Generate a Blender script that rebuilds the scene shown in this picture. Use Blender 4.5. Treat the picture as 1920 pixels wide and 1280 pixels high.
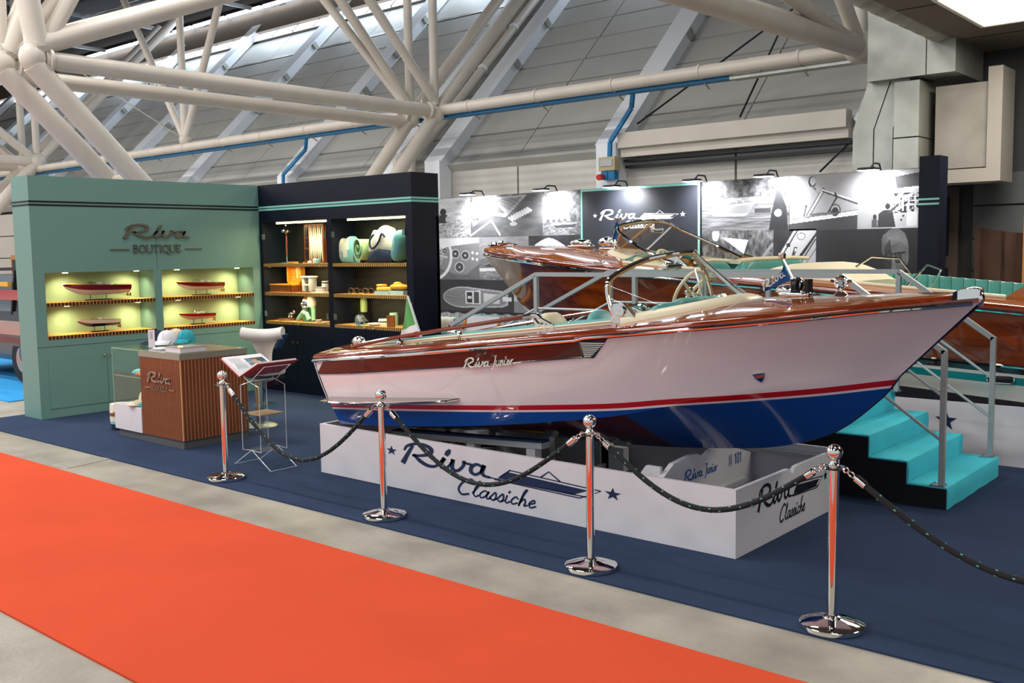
import bpy, bmesh, math, random
import numpy as np
from mathutils import Vector, Matrix

for o in list(bpy.data.objects):
    bpy.data.objects.remove(o)
SC = bpy.context.scene
COL = SC.collection
PI = math.pi
random.seed(7)

# ---------------------------------------------------------------- camera, world, lamps, exposure
YAW, PITCH, ROLL, FPX, CAMH = -0.709521, -0.0921382, -0.0158468, 1851.0, 2.0

def _axes():
    f = np.array([math.sin(YAW)*math.cos(PITCH), math.cos(YAW)*math.cos(PITCH), math.sin(PITCH)])
    r = np.array([math.cos(YAW), -math.sin(YAW), 0.0])
    u = np.cross(r, f)
    c, s = math.cos(ROLL), math.sin(ROLL)
    return c*r+s*u, -s*r+c*u, f
CR, CU, CF = _axes()
CP = np.array([0, 0, CAMH])

def at(x, y, X=None, Y=None, Z=None):
    """surveying helper: the point of the plane X=, Y= or Z= seen at pixel (x, y) of the photograph"""
    d = CF+CR*(x-960)/FPX-CU*(y-640)/FPX
    if X is not None: t = (X-CP[0])/d[0]
    elif Y is not None: t = (Y-CP[1])/d[1]
    else: t = (Z-CP[2])/d[2]
    return Vector(CP+t*d)

cd = bpy.data.cameras.new('camera')
cam = bpy.data.objects.new('camera', cd)
COL.objects.link(cam)
cd.sensor_width = 36.0
cd.lens = FPX*36/1920
cd.clip_end = 300
m = Matrix(((CR[0], CU[0], -CF[0], 0), (CR[1], CU[1], -CF[1], 0), (CR[2], CU[2], -CF[2], CAMH), (0, 0, 0, 1)))
cam.matrix_world = m
SC.camera = cam

w = bpy.data.worlds.new('world')
SC.world = w
w.use_nodes = True
bg = w.node_tree.nodes['Background']
bg.inputs[0].default_value = (0.86, 0.93, 1.0, 1)
bg.inputs[1].default_value = 0.62

SC.view_settings.view_transform = 'Standard'
SC.view_settings.look = 'None'
SC.view_settings.gamma = 1.0
SC.view_settings.use_curve_mapping = False
SC.view_settings.exposure = -0.05

def area(name, loc, sx, sy, power, col=(1, .97, .93), rot=(0, 0, 0)):
    l = bpy.data.lights.new(name, 'AREA')
    l.shape = 'RECTANGLE'
    l.size, l.size_y, l.energy, l.color = sx, sy, power, col
    o = bpy.data.objects.new(name, l)
    o.location = loc
    o.rotation_euler = rot
    COL.objects.link(o)
    return o

# rows of long hall lamps hanging under the dark roof
for ly, pw in ((-9.0, 640), (-2.5, 640), (4.0, 480), (11.0, 380)):
    for lx, k in ((-52, 1.0), (-43, 1.0), (-34, 1.1), (-25.5, 1.1), (-17, 1.1), (-8.5, .62), (0.0, .5)):  # far-left columns added to brighten the wall at that end
        area('hall_lamp', (lx, ly, 11.2), 3.4, 0.5, pw*k)

def spot(name, loc, tgt, power, size, blend=.6, col=(1, .9, .72), rad=.02):
    l = bpy.data.lights.new(name, 'SPOT')
    l.energy, l.spot_size, l.spot_blend, l.color, l.shadow_soft_size = power, size, blend, col, rad
    o = bpy.data.objects.new(name, l)
    o.location = loc
    o.rotation_euler = (Vector(tgt)-Vector(loc)).to_track_quat('-Z', 'Y').to_euler()
    COL.objects.link(o)
    return o

# ---------------------------------------------------------------- materials
def lin(h):
    if isinstance(h, str):
        h = h.lstrip('#')
        c = [int(h[i:i+2], 16)/255 for i in (0, 2, 4)]
    else:
        c = h
    return tuple((v/12.92 if v <= .04045 else ((v+.055)/1.055)**2.4) for v in c)

MT = {}
def mat(name, col, rough=.5, metal=0., coat=0., bump=0., bscale=60., var=0., vscale=3., emit=0., ecol=None, alpha=None, spec=None, stretch=None, trans=0., ior=1.45):
    if name in MT: return MT[name]
    m = bpy.data.materials.new(name)
    m.use_nodes = True
    nt = m.node_tree
    b = nt.nodes['Principled BSDF']
    c = lin(col)
    b.inputs['Base Color'].default_value = (*c, 1)
    b.inputs['Roughness'].default_value = rough
    b.inputs['Metallic'].default_value = metal
    b.inputs['Coat Weight'].default_value = coat
    b.inputs['Coat Roughness'].default_value = .03
    b.inputs['IOR'].default_value = ior
    if spec is not None: b.inputs['Specular IOR Level'].default_value = spec
    if trans: b.inputs['Transmission Weight'].default_value = trans
    if emit:
        b.inputs['Emission Color'].default_value = (*lin(ecol or col), 1)
        b.inputs['Emission Strength'].default_value = emit
    tc = mp = None
    if var or bump:
        tc = nt.nodes.new('ShaderNodeTexCoord')
        mp = nt.nodes.new('ShaderNodeMapping')
        if stretch: mp.inputs['Scale'].default_value = stretch
        nt.links.new(tc.outputs['Object'], mp.inputs[0])
    if var:
        n = nt.nodes.new('ShaderNodeTexNoise')
        n.inputs['Scale'].default_value = vscale
        n.inputs['Detail'].default_value = 6
        nt.links.new(mp.outputs[0], n.inputs['Vector'])
        r = nt.nodes.new('ShaderNodeMapRange')
        r.inputs['From Min'].default_value = .3
        r.inputs['From Max'].default_value = .7
        r.inputs['To Min'].default_value = 1-var
        r.inputs['To Max'].default_value = 1+var
        nt.links.new(n.outputs[0], r.inputs[0])
        x = nt.nodes.new('ShaderNodeMix')
        x.data_type = 'RGBA'
        x.blend_type = 'MULTIPLY'
        x.inputs[0].default_value = 1
        x.inputs[6].default_value = (*c, 1)
        nt.links.new(r.outputs[0], x.inputs[7])
        nt.links.new(x.outputs[2], b.inputs['Base Color'])
    if bump:
        n2 = nt.nodes.new('ShaderNodeTexNoise')
        n2.inputs['Scale'].default_value = bscale
        n2.inputs['Detail'].default_value = 4
        nt.links.new(mp.outputs[0], n2.inputs['Vector'])
        bm = nt.nodes.new('ShaderNodeBump')
        bm.inputs['Strength'].default_value = bump
        bm.inputs['Distance'].default_value = .01
        nt.links.new(n2.outputs[0], bm.inputs['Height'])
        nt.links.new(bm.outputs[0], b.inputs['Normal'])
    MT[name] = m
    return m

def wood(name, c1, c2, rough=.35, coat=0., axis=0, scale=1., plank=0., seam='#e8cfa0', seamw=.06):
    """grain running along an object axis; plank>0 adds thin caulk seams every plank metres across"""
    if name in MT: return MT[name]
    m = mat(name, c1, rough, coat=coat)
    nt = m.node_tree
    b = nt.nodes['Principled BSDF']
    tc = nt.nodes.new('ShaderNodeTexCoord')
    mp = nt.nodes.new('ShaderNodeMapping')
    s = [14*scale]*3
    s[axis] = .9*scale
    mp.inputs['Scale'].default_value = s
    nt.links.new(tc.outputs['Object'], mp.inputs[0])
    n = nt.nodes.new('ShaderNodeTexNoise')
    n.inputs['Scale'].default_value = 2.2
    n.inputs['Detail'].default_value = 7
    nt.links.new(mp.outputs[0], n.inputs['Vector'])
    rp = nt.nodes.new('ShaderNodeValToRGB')
    rp.color_ramp.elements[0].position = .36
    rp.color_ramp.elements[1].position = .66
    rp.color_ramp.elements[0].color = (*lin(c1), 1)
    rp.color_ramp.elements[1].color = (*lin(c2), 1)
    nt.links.new(n.outputs[0], rp.inputs[0])
    out = rp.outputs[0]
    if plank:
        sp = nt.nodes.new('ShaderNodeSeparateXYZ')
        nt.links.new(tc.outputs['Object'], sp.inputs[0])
        a = nt.nodes.new('ShaderNodeMath'); a.operation = 'DIVIDE'; a.inputs[1].default_value = plank
        nt.links.new(sp.outputs[1], a.inputs[0])
        f = nt.nodes.new('ShaderNodeMath'); f.operation = 'FRACT'
        nt.links.new(a.outputs[0], f.inputs[0])
        l = nt.nodes.new('ShaderNodeMath'); l.operation = 'LESS_THAN'; l.inputs[1].default_value = seamw
        nt.links.new(f.outputs[0], l.inputs[0])
        x = nt.nodes.new('ShaderNodeMix'); x.data_type = 'RGBA'
        nt.links.new(l.outputs[0], x.inputs[0])
        nt.links.new(out, x.inputs[6])
        x.inputs[7].default_value = (*lin(seam), 1)
        out = x.outputs[2]
    nt.links.new(out, b.inputs['Base Color'])
    return m

def strips(name, c1, c2, axis, period, duty=.5, rough=.4):
    """alternating end-grain blocks along an object axis"""
    if name in MT: return MT[name]
    m = mat(name, c1, rough)
    nt = m.node_tree
    b = nt.nodes['Principled BSDF']
    tc = nt.nodes.new('ShaderNodeTexCoord')
    sp = nt.nodes.new('ShaderNodeSeparateXYZ')
    nt.links.new(tc.outputs['Object'], sp.inputs[0])
    a = nt.nodes.new('ShaderNodeMath'); a.operation = 'DIVIDE'; a.inputs[1].default_value = period
    nt.links.new(sp.outputs[axis], a.inputs[0])
    f = nt.nodes.new('ShaderNodeMath'); f.operation = 'FRACT'
    nt.links.new(a.outputs[0], f.inputs[0])
    l = nt.nodes.new('ShaderNodeMath'); l.operation = 'LESS_THAN'; l.inputs[1].default_value = duty
    nt.links.new(f.outputs[0], l.inputs[0])
    x = nt.nodes.new('ShaderNodeMix'); x.data_type = 'RGBA'
    nt.links.new(l.outputs[0], x.inputs[0])
    x.inputs[6].default_value = (*lin(c2), 1)
    x.inputs[7].default_value = (*lin(c1), 1)
    nt.links.new(x.outputs[2], b.inputs['Base Color'])
    return m

def glass(name, tint=(1, 1, 1), amt=.9, rough=.02):
    """thin sheet: mostly clear, mirror-like at grazing angles"""
    if name in MT: return MT[name]
    m = bpy.data.materials.new(name)
    m.use_nodes = True
    nt = m.node_tree
    nt.nodes.clear()
    out = nt.nodes.new('ShaderNodeOutputMaterial')
    tr = nt.nodes.new('ShaderNodeBsdfTransparent')
    tr.inputs[0].default_value = (*tint, 1)
    gl = nt.nodes.new('ShaderNodeBsdfGlossy')
    gl.inputs['Roughness'].default_value = rough
    fr = nt.nodes.new('ShaderNodeLayerWeight')
    fr.inputs[0].default_value = .5
    pw = nt.nodes.new('ShaderNodeMath'); pw.operation = 'POWER'; pw.inputs[1].default_value = 4.5
    nt.links.new(fr.outputs['Facing'], pw.inputs[0])
    sc = nt.nodes.new('ShaderNodeMath'); sc.operation = 'MULTIPLY_ADD'; sc.inputs[1].default_value = .7*amt; sc.inputs[2].default_value = .022*amt
    nt.links.new(pw.outputs[0], sc.inputs[0])
    mx = nt.nodes.new('ShaderNodeMixShader')
    nt.links.new(sc.outputs[0], mx.inputs[0])
    nt.links.new(tr.outputs[0], mx.inputs[1])
    nt.links.new(gl.outputs[0], mx.inputs[2])
    nt.links.new(mx.outputs[0], out.inputs[0])
    MT[name] = m
    return m

# ---------------------------------------------------------------- geometry helpers
OFF = {}
def V3(p): return Vector(p)

class MB:
    def __init__(s):
        s.v = []; s.f = []; s.mi = []; s.c = 0
    def m(s, i):
        s.c = i
        return s
    def face(s, idx):
        s.f.append(tuple(idx)); s.mi.append(s.c)
    def poly(s, pts):
        b = len(s.v)
        s.v += [tuple(p) for p in pts]
        s.face(range(b, b+len(pts)))
        return s
    def grid(s, rows, closed=False):
        b = len(s.v); n = len(rows[0])
        for r in rows: s.v += [tuple(p) for p in r]
        for i in range(len(rows)-1):
            for j in range(n if closed else n-1):
                k = (j+1) % n
                s.face((b+i*n+j, b+i*n+k, b+(i+1)*n+k, b+(i+1)*n+j))
        return s
    def box(s, x0, x1, y0, y1, z0, z1):
        b = len(s.v)
        s.v += [(x0, y0, z0), (x1, y0, z0), (x1, y1, z0), (x0, y1, z0), (x0, y0, z1), (x1, y0, z1), (x1, y1, z1), (x0, y1, z1)]
        for f in ((0, 3, 2, 1), (4, 5, 6, 7), (0, 1, 5, 4), (1, 2, 6, 5), (2, 3, 7, 6), (3, 0, 4, 7)):
            s.face([b+i for i in f])
        return s
    def obox(s, c, a, b_, d):
        c, a, b_, d = V3(c), V3(a), V3(b_), V3(d)
        b = len(s.v)
        for sz in (-1, 1):
            for sx, sy in ((-1, -1), (1, -1), (1, 1), (-1, 1)):
                s.v.append(tuple(c+a*sx+b_*sy+d*sz))
        for f in ((0, 3, 2, 1), (4, 5, 6, 7), (0, 1, 5, 4), (1, 2, 6, 5), (2, 3, 7, 6), (3, 0, 4, 7)):
            s.face([b+i for i in f])
        return s
    def bar(s, p, q, w, h, up=(0, 0, 1)):
        p, q = V3(p), V3(q)
        d = (q-p).normalized()
        u = V3(up)
        if abs(d.dot(u)) > .98: u = V3((1, 0, 0))
        a = d.cross(u).normalized(); b_ = a.cross(d)
        return s.obox((p+q)/2, a*w/2, b_*h/2, (q-p)/2)
    def prism(s, pts, vec):
        pts = [V3(p) for p in pts]; vec = V3(vec)
        b = len(s.v); n = len(pts)
        s.v += [tuple(p) for p in pts]+[tuple(p+vec) for p in pts]
        s.face(range(b+n-1, b-1, -1)); s.face(range(b+n, b+2*n))
        for i in range(n):
            j = (i+1) % n
            s.face((b+i, b+j, b+n+j, b+n+i))
        return s
    def tube(s, pts, r, n=8, closed=False, cap=True, sq=1.0):
        pts = [V3(p) for p in pts]
        k = len(pts)
        rr = r if isinstance(r, (list, tuple)) else [r]*k
        tg = []
        for i in range(k):
            a = pts[(i-1) % k] if (closed or i > 0) else pts[i]
            c = pts[(i+1) % k] if (closed or i < k-1) else pts[i]
            t = (c-a)
            tg.append(t.normalized() if t.length > 1e-9 else V3((0, 0, 1)))
        u = V3((0, 0, 1))
        if abs(tg[0].dot(u)) > .95: u = V3((1, 0, 0))
        a = tg[0].cross(u).normalized()
        rows = []
        for i in range(k):
            a = (a-tg[i]*a.dot(tg[i]))
            a = a.normalized() if a.length > 1e-6 else tg[i].orthogonal().normalized()
            b_ = tg[i].cross(a)
            rows.append([pts[i]+(a*math.cos(2*PI*j/n)+b_*math.sin(2*PI*j/n)*sq)*rr[i] for j in range(n)])
        if closed: rows.append(rows[0])
        b = len(s.v)
        s.grid(rows, True)
        if cap and not closed:
            s.face([b+j for j in range(n-1, -1, -1)])
            e = b+(k-1)*n
            s.face([e+j for j in range(n)])
        return s
    def lathe(s, prof, c=(0, 0, 0), n=24, ax=(0, 0, 1)):
        c, ax = V3(c), V3(ax).normalized()
        a = ax.orthogonal().normalized(); b_ = ax.cross(a)
        rows = [[c+ax*z+(a*math.cos(2*PI*j/n)+b_*math.sin(2*PI*j/n))*max(r, 1e-5) for j in range(n)] for r, z in prof]
        s.grid(rows, True)
        return s
    def cyl(s, p, q, r, n=16, r2=None):
        return s.tube([p, q], [r, r if r2 is None else r2], n)
    def ball(s, c, r, nu=16, nv=10):
        if not isinstance(r, (tuple, list)): r = (r, r, r)
        c = V3(c)
        rows = []
        for i in range(nv+1):
            th = PI*i/nv
            st = max(math.sin(th), 1e-4)
            rows.append([c+V3((r[0]*st*math.cos(2*PI*j/nu), r[1]*st*math.sin(2*PI*j/nu), -r[2]*math.cos(th))) for j in range(nu)])
        return s.grid(rows, True)
    def soft(s, x0, x1, y0, y1, z0, z1, r=.03, k=3):
        """cushion-like rounded box (superellipse rings)"""
        rows = []
        cx, cy = (x0+x1)/2, (y0+y1)/2
        hx, hy = (x1-x0)/2, (y1-y0)/2
        n = 8*k
        zz = [(z0, .0)]+[(z0+r*(1-math.cos(a)), r*math.sin(a)) for a in [PI/2*i/k for i in range(1, k+1)]]
        zz += [(z1-r*(1-math.cos(a)), r*math.sin(a)) for a in [PI/2*i/k for i in range(k, 0, -1)]]+[(z1, 0)]
        for z, g in zz:
            ex, ey = hx-r+g, hy-r+g
            row = []
            for j in range(n):
                a = 2*PI*j/n
                c_, s_ = math.cos(a), math.sin(a)
                row.append((cx+ex*math.copysign(abs(c_)**.35, c_), cy+ey*math.copysign(abs(s_)**.35, s_), z))
            rows.append(row)
        b = len(s.v)
        s.grid(rows, True)
        s.face([b+j for j in range(n-1, -1, -1)])
        e = b+(len(rows)-1)*n
        s.face([e+j for j in range(n)])
        return s
    def xf(s, M, i0=0):
        for i in range(i0, len(s.v)): s.v[i] = tuple(M @ Vector(s.v[i]))
        return s
    def mesh(s, name, mats, off=(0, 0, 0), smooth=35, fix=True):
        me = bpy.data.meshes.new(name)
        o = Vector(off)
        me.from_pydata([tuple(Vector(p)-o) for p in s.v], [], s.f)
        if not isinstance(mats, (list, tuple)): mats = [mats]
        for m_ in mats: me.materials.append(m_)
        me.polygons.foreach_set('material_index', s.mi)
        if fix:
            bm = bmesh.new(); bm.from_mesh(me)
            bmesh.ops.remove_doubles(bm, verts=bm.verts, dist=1e-5)
            bmesh.ops.recalc_face_normals(bm, faces=bm.faces)
            bm.to_mesh(me); bm.free()
        if smooth:
            me.polygons.foreach_set('use_smooth', [True]*len(me.polygons))
            me.set_sharp_from_angle(angle=math.radians(smooth))
        me.update()
        return me
    def build(s, name, mats, parent=None, smooth=35, loc=None, fix=True, label=None, kind=None):
        off = OFF.get(parent.name, Vector((0, 0, 0))) if parent is not None else Vector(loc or (0, 0, 0))
        o = bpy.data.objects.new(name, s.mesh(name, mats, off, smooth, fix))
        COL.objects.link(o)
        if parent is not None: o.parent = parent
        else: o.location = off
        OFF[o.name] = off
        if label: o['label'] = label
        if kind: o['kind'] = kind
        return o

def tag(o, label=None, cat=None, group=None, kind=None):
    if label: o['label'] = label
    if cat: o['category'] = cat
    if group: o['group'] = group
    if kind: o['kind'] = kind
    return o

def thing(name, label, cat, loc=(0, 0, 0), group=None):
    o = bpy.data.objects.new(name, None)
    o.empty_display_size = .1
    o.location = loc
    COL.objects.link(o)
    OFF[o.name] = Vector(loc)
    return tag(o, label, cat, group)

def struct(name, mb, mats, **k):
    o = mb.build(name, mats, **k)
    o['kind'] = 'structure'
    return o

def inst(me, name, parent, loc=(0, 0, 0), rz=0., scale=None):
    """one more piece that shares mesh data"""
    o = bpy.data.objects.new(name, me)
    COL.objects.link(o)
    if parent is not None:
        o.parent = parent
        loc = Vector(loc)-OFF.get(parent.name, Vector((0, 0, 0)))
    o.location = loc
    if rz: o.rotation_euler.z = rz
    if scale: o.scale = scale
    return o

def dup(root, loc, label, group=None, rz=None):
    r = root.copy(); COL.objects.link(r)
    r.location = loc
    OFF[r.name] = Vector(loc)
    if rz is not None: r.rotation_euler.z = rz
    r['label'] = label
    if group: r['group'] = group
    for ch in list(root.children):
        c = ch.copy(); COL.objects.link(c); c.parent = r
        for g in list(ch.children):
            d = g.copy(); COL.objects.link(d); d.parent = c
    return r

# ---------------------------------------------------------------- lettering made of strokes
def smooth_pts(p, k=6):
    if len(p) < 3: return [tuple(map(float, q)) for q in p]
    P = [np.array(q, float) for q in p]
    P = [2*P[0]-P[1]]+P+[2*P[-1]-P[-2]]
    out = []
    for i in range(1, len(P)-2):
        for j in range(k):
            t = j/k
            a, b, c, d = P[i-1], P[i], P[i+1], P[i+2]
            out.append(tuple(.5*((2*b)+(c-a)*t+(2*a-5*b+4*c-d)*t*t+(3*b-a-3*c+d)*t**3)))
    out.append(tuple(P[-2]))
    return out

def stroke(mb, pts, w, fr, th, curve=True):
    """ribbon letter stroke; fr = (origin, ux, uy, normal)"""
    o, ux, uy, nn = [V3(q) for q in fr]
    k = 6
    n0 = len(pts)
    p = smooth_pts(pts, k) if curve else [tuple(map(float, q)) for q in pts]
    ws = w if isinstance(w, (list, tuple)) else [w]*n0
    ww = np.interp(np.linspace(0, n0-1, len(p)), range(n0), ws)
    L = []; R = []
    for i, q in enumerate(p):
        a = np.array(p[max(i-1, 0)]); c = np.array(p[min(i+1, len(p)-1)])
        d = c-a
        d = d/(np.linalg.norm(d)+1e-9)
        nrm = np.array([-d[1], d[0]])*ww[i]/2
        q = np.array(q)
        if i == 0: q = q-d*ww[i]*.3
        if i == len(p)-1: q = q+d*ww[i]*.3
        L.append(q+nrm); R.append(q-nrm)
    W = lambda q, h: o+ux*q[0]+uy*q[1]+nn*h
    for i in range(len(p)-1):
        a, b, c, d = L[i], L[i+1], R[i+1], R[i]
        mb.poly([W(a, th), W(d, th), W(c, th), W(b, th)])
        mb.poly([W(a, 0), W(a, th), W(b, th), W(b, 0)])
        mb.poly([W(d, th), W(d, 0), W(c, 0), W(c, th)])
    for e in (0, -1):
        mb.poly([W(L[e], 0), W(R[e], 0), W(R[e], th), W(L[e], th)])

def plate(mb, pts, fr, th):
    o, ux, uy, nn = [V3(q) for q in fr]
    mb.prism([o+ux*a+uy*b for a, b in pts], nn*th)

RIVA = [([(.02, .0), (.2, .38), (.44, .84)], [.17, .13, .1]),
        ([(.08, .6), (.2, .8), (.55, .97), (.95, .98), (1.22, .84), (1.18, .62), (.85, .47), (.45, .4)], [.07, .1, .1, .12, .16, .14, .1, .09]),
        ([(.5, .43), (.75, .2), (1.05, .05), (1.35, .06), (1.6, .26), (1.76, .5)], [.1, .15, .13, .1, .08, .1]),
        ([(1.76, .5), (1.62, .2), (1.7, .05), (1.86, .1), (2.02, .3), (2.12, .5)], [.13, .14, .12, .08, .08, .1]),
        ([(1.86, .7), (1.93, .82), (1.99, .93)], [.13, .17, .1]),
        ([(2.12, .5), (2.08, .2), (2.18, .04), (2.36, .1), (2.54, .34), (2.56, .5), (2.66, .46), (2.84, .45)], [.13, .14, .12, .1, .1, .12, .09, .08]),
        ([(3.3, .42), (3.06, .5), (2.86, .34), (2.84, .12), (3.0, .03), (3.2, .18), (3.34, .46)], [.1, .1, .12, .13, .1, .08, .1]),
        ([(3.34, .48), (3.26, .2), (3.34, .05), (3.56, .02)], [.13, .13, .11, .07])]
GLY = {
 'C': ([([(1.0, .9), (.75, 1.02), (.35, .75), (.2, .3), (.45, .0), (.85, .1)], .12)], 1.0),
 'l': ([([(.05, .2), (.3, .7), (.32, 1.0), (.2, .8), (.12, .2), (.28, .02), (.42, .14)], .09)], .4),
 'a': ([([(.52, .4), (.3, .48), (.1, .25), (.16, .03), (.38, .12), (.55, .46)], .09), ([(.55, .46), (.48, .15), (.58, .02), (.72, .14)], .09)], .66),
 's': ([([(.0, .12), (.25, .5), (.34, .2), (.24, .02), (.08, .06)], .09), ([(.24, .02), (.42, .14)], .07)], .42),
 'i': ([([(.08, .46), (.06, .12), (.16, .02), (.3, .14)], .09), ([(.14, .64), (.18, .74)], .1)], .3),
 'c': ([([(.4, .38), (.25, .48), (.08, .25), (.16, .03), (.42, .14)], .09)], .42),
 'h': ([([(.1, .0), (.2, .6), (.34, 1.0), (.22, .9), (.12, .3), (.1, .0)], .08), ([(.12, .2), (.3, .45), (.4, .3), (.38, .05), (.54, .12)], .09)], .54),
 'e': ([([(.08, .2), (.34, .34), (.26, .48), (.08, .26), (.18, .02), (.44, .14)], .09)], .44),
 'J': ([([(.3, .95), (.5, .9), (.42, .3), (.25, -.2), (.1, -.25)], .1), ([(.2, .95), (.6, .95)], .08)], .55),
 'u': ([([(.08, .48), (.06, .1), (.2, .02), (.36, .2), (.4, .48)], .09), ([(.4, .48), (.38, .1), (.5, .04)], .09)], .52),
 'n': ([([(.06, .46), (.08, .02)], .09), ([(.08, .25), (.25, .48), (.36, .36), (.34, .06), (.46, .04)], .09)], .48),
 'o': ([([(.2, .48), (.06, .25), (.2, .02), (.36, .22), (.2, .48)], .09)], .42),
 'r': ([([(.06, .46), (.08, .02)], .09), ([(.08, .25), (.2, .46), (.34, .44)], .09)], .36),
}
SER = {  # straight roman capitals: (points, width, curved)
 'B': ([([(.12, 0), (.12, 1)], .11, 0), ([(.12, 1), (.42, .97), (.52, .76), (.4, .56), (.12, .53)], .07, 1), ([(.12, .53), (.46, .5), (.58, .26), (.44, .04), (.12, 0)], .08, 1)], .7),
 'O': ([([(.42, 1.0), (.14, .82), (.07, .5), (.14, .18), (.42, .0), (.7, .18), (.77, .5), (.7, .82), (.42, 1.0)], .09, 1)], .88),
 'U': ([([(.1, 1), (.1, .32), (.2, .05), (.4, -.02), (.6, .06), (.68, .32), (.68, 1)], .08, 1), ([(.0, 1), (.22, 1)], .04, 0), ([(.58, 1), (.78, 1)], .04, 0)], .82),
 'T': ([([(.34, 0), (.34, 1)], .1, 0), ([(.02, .85), (.04, .98), (.64, .98), (.66, .85)], .05, 0), ([(.22, 0), (.46, 0)], .04, 0)], .72),
 'I': ([([(.16, 0), (.16, 1)], .1, 0), ([(.04, 0), (.28, 0)], .04, 0), ([(.04, 1), (.28, 1)], .04, 0)], .36),
 'Q': ([([(.42, 1.0), (.14, .82), (.07, .5), (.14, .18), (.42, .0), (.7, .18), (.77, .5), (.7, .82), (.42, 1.0)], .09, 1), ([(.42, .02), (.62, -.16), (.95, -.22)], .07, 1)], .88),
 'E': ([([(.12, 0), (.12, 1)], .1, 0), ([(.12, .97), (.52, .97), (.54, .84)], .05, 0), ([(.12, .52), (.42, .52)], .05, 0), ([(.12, .03), (.54, .03), (.57, .18)], .05, 0)], .62),
 'N': ([([(.08, 0), (.08, 1), (.5, 0), (.5, 1)], .1, 0)], .66),
 '1': ([([(.05, .8), (.22, 1), (.22, 0)], .1, 0)], .42),
 '0': ([([(.25, 1), (.08, .75), (.08, .25), (.25, 0), (.42, .25), (.42, .75), (.25, 1)], .1, 1)], .58),
 ' ': ([], .4),
}
def word(mb, txt, fr, th, tab=GLY, slant=0.):
    o, ux, uy, nn = [V3(q) for q in fr]
    x = 0
    for ch in txt:
        st, adv = tab[ch]
        for q in st:
            pts, w_ = q[0], q[1]
            cv = q[2] if len(q) > 2 else 1
            stroke(mb, [(a+x+slant*b, b) for a, b in pts], w_, (o, ux, uy, nn), th, bool(cv))
        x += adv
    return x

def star(r, cx=0, cy=0, rot=0.):
    return [(cx+(r if i % 2 == 0 else r*.4)*math.sin(rot+PI*i/5), cy+(r if i % 2 == 0 else r*.4)*math.cos(rot+PI*i/5)) for i in range(10)]

def riva_mark(mb, fr, th, s=1.25):
    for p, w_ in RIVA: stroke(mb, p, [q*s for q in w_], fr, th)

def classic_mark(mb, fr, th, stars=True, word2=True):
    """script name running into a speedboat outline, a second line of script and a star on each side"""
    riva_mark(mb, fr, th)
    stroke(mb, [(3.5, .02), (3.95, .0), (6.9, -.06)], .05, fr, th, False)
    plate(mb, [(3.84, .05), (4.22, .4), (6.98, .22), (6.48, -.06)], fr, th)
    stroke(mb, [(4.28, .49), (7.38, .29), (6.7, -.15), (3.74, -.03)], .045, fr, th, False)
    stroke(mb, [(4.3, .48), (3.95, .14)], .05, fr, th, False)
    stroke(mb, [(5.4, .43), (5.68, .72), (6.05, .4)], .055, fr, th, False)
    if word2:
        o, ux, uy, nn = [V3(q) for q in fr]
        word(mb, 'Classiche', (o+ux*2.15-uy*.98, ux*.66, uy*.74, nn), th, GLY, .25)
    if stars:
        plate(mb, star(.24, -.5, .45), fr, th)
        plate(mb, star(.26, 7.75, .25), fr, th)
# ================================================================ THE HALL
concrete = mat('concrete', '#9a9489', .4, var=.24, vscale=2.2, bump=.3, bscale=26)
m_red = mat('red_carpet', '#d85335', .95, bump=.5, bscale=420, var=.05, vscale=1.2, spec=.1)
m_navy = mat('navy_carpet', '#33415c', .95, bump=.5, bscale=420, var=.1, vscale=1.1, spec=.1)
m_blue = mat('blue_carpet', '#1d8fd0', .95, bump=.4, bscale=300)
m_steelw = mat('painted_steel', '#d0c8bd', .42, var=.05, vscale=2)
m_rib = mat('rib_paint', '#e8ecf2', .45)
m_panel = mat('facade_panel', '#b6b5b0', .55, var=.05, vscale=.8)
m_panel2 = mat('pale_panel', '#d2d2cc', .55, var=.04, vscale=.8)
m_gap = mat('joint_dark', '#2e2822', .9)  # dark brown of the joints between panels
m_corr = mat('ribbed_panel', '#c9c6bf', .45, var=.03)
m_brown = mat('fascia_brown', '#7d7064', .6, var=.05)
m_dark = mat('roof_dark', '#17171b', .85)
m_lamp = mat('lamp_white', '#ffffff', .4, emit=5)
m_win = mat('window_light', '#f4f9ff', .4, emit=2.2, ecol='#eef6ff')
m_traybl = mat('tray_blue', '#1573a8', .5)
m_galv = mat('galvanised', '#a9aba4', .38, metal=.55, var=.16, vscale=2.5)
m_blackm = mat('black_metal', '#111318', .4)
m_chrome = mat('chrome', '#f2f0ec', .04, metal=1)
m_rough_ch = mat('satin_steel', '#b8b8b8', .25, metal=1)
m_white = mat('white_paint', '#dedbe0', .42)
m_ltgrey = mat('grey_paint', '#b9bbbc', .4)

# corrugation grooves on the lower wall panels
def add_wave(m, scale, axis):
    nt = m.node_tree
    tc = nt.nodes.new('ShaderNodeTexCoord')
    wv = nt.nodes.new('ShaderNodeTexWave'); wv.bands_direction = axis
    wv.inputs['Scale'].default_value = scale
    nt.links.new(tc.outputs['Object'], wv.inputs['Vector'])
    bp = nt.nodes.new('ShaderNodeBump'); bp.inputs['Strength'].default_value = .5; bp.inputs['Distance'].default_value = .02
    nt.links.new(wv.outputs[0], bp.inputs['Height'])
    nt.links.new(bp.outputs[0], nt.nodes['Principled BSDF'].inputs['Normal'])
add_wave(m_corr, 1.6, 'Z')

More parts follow.
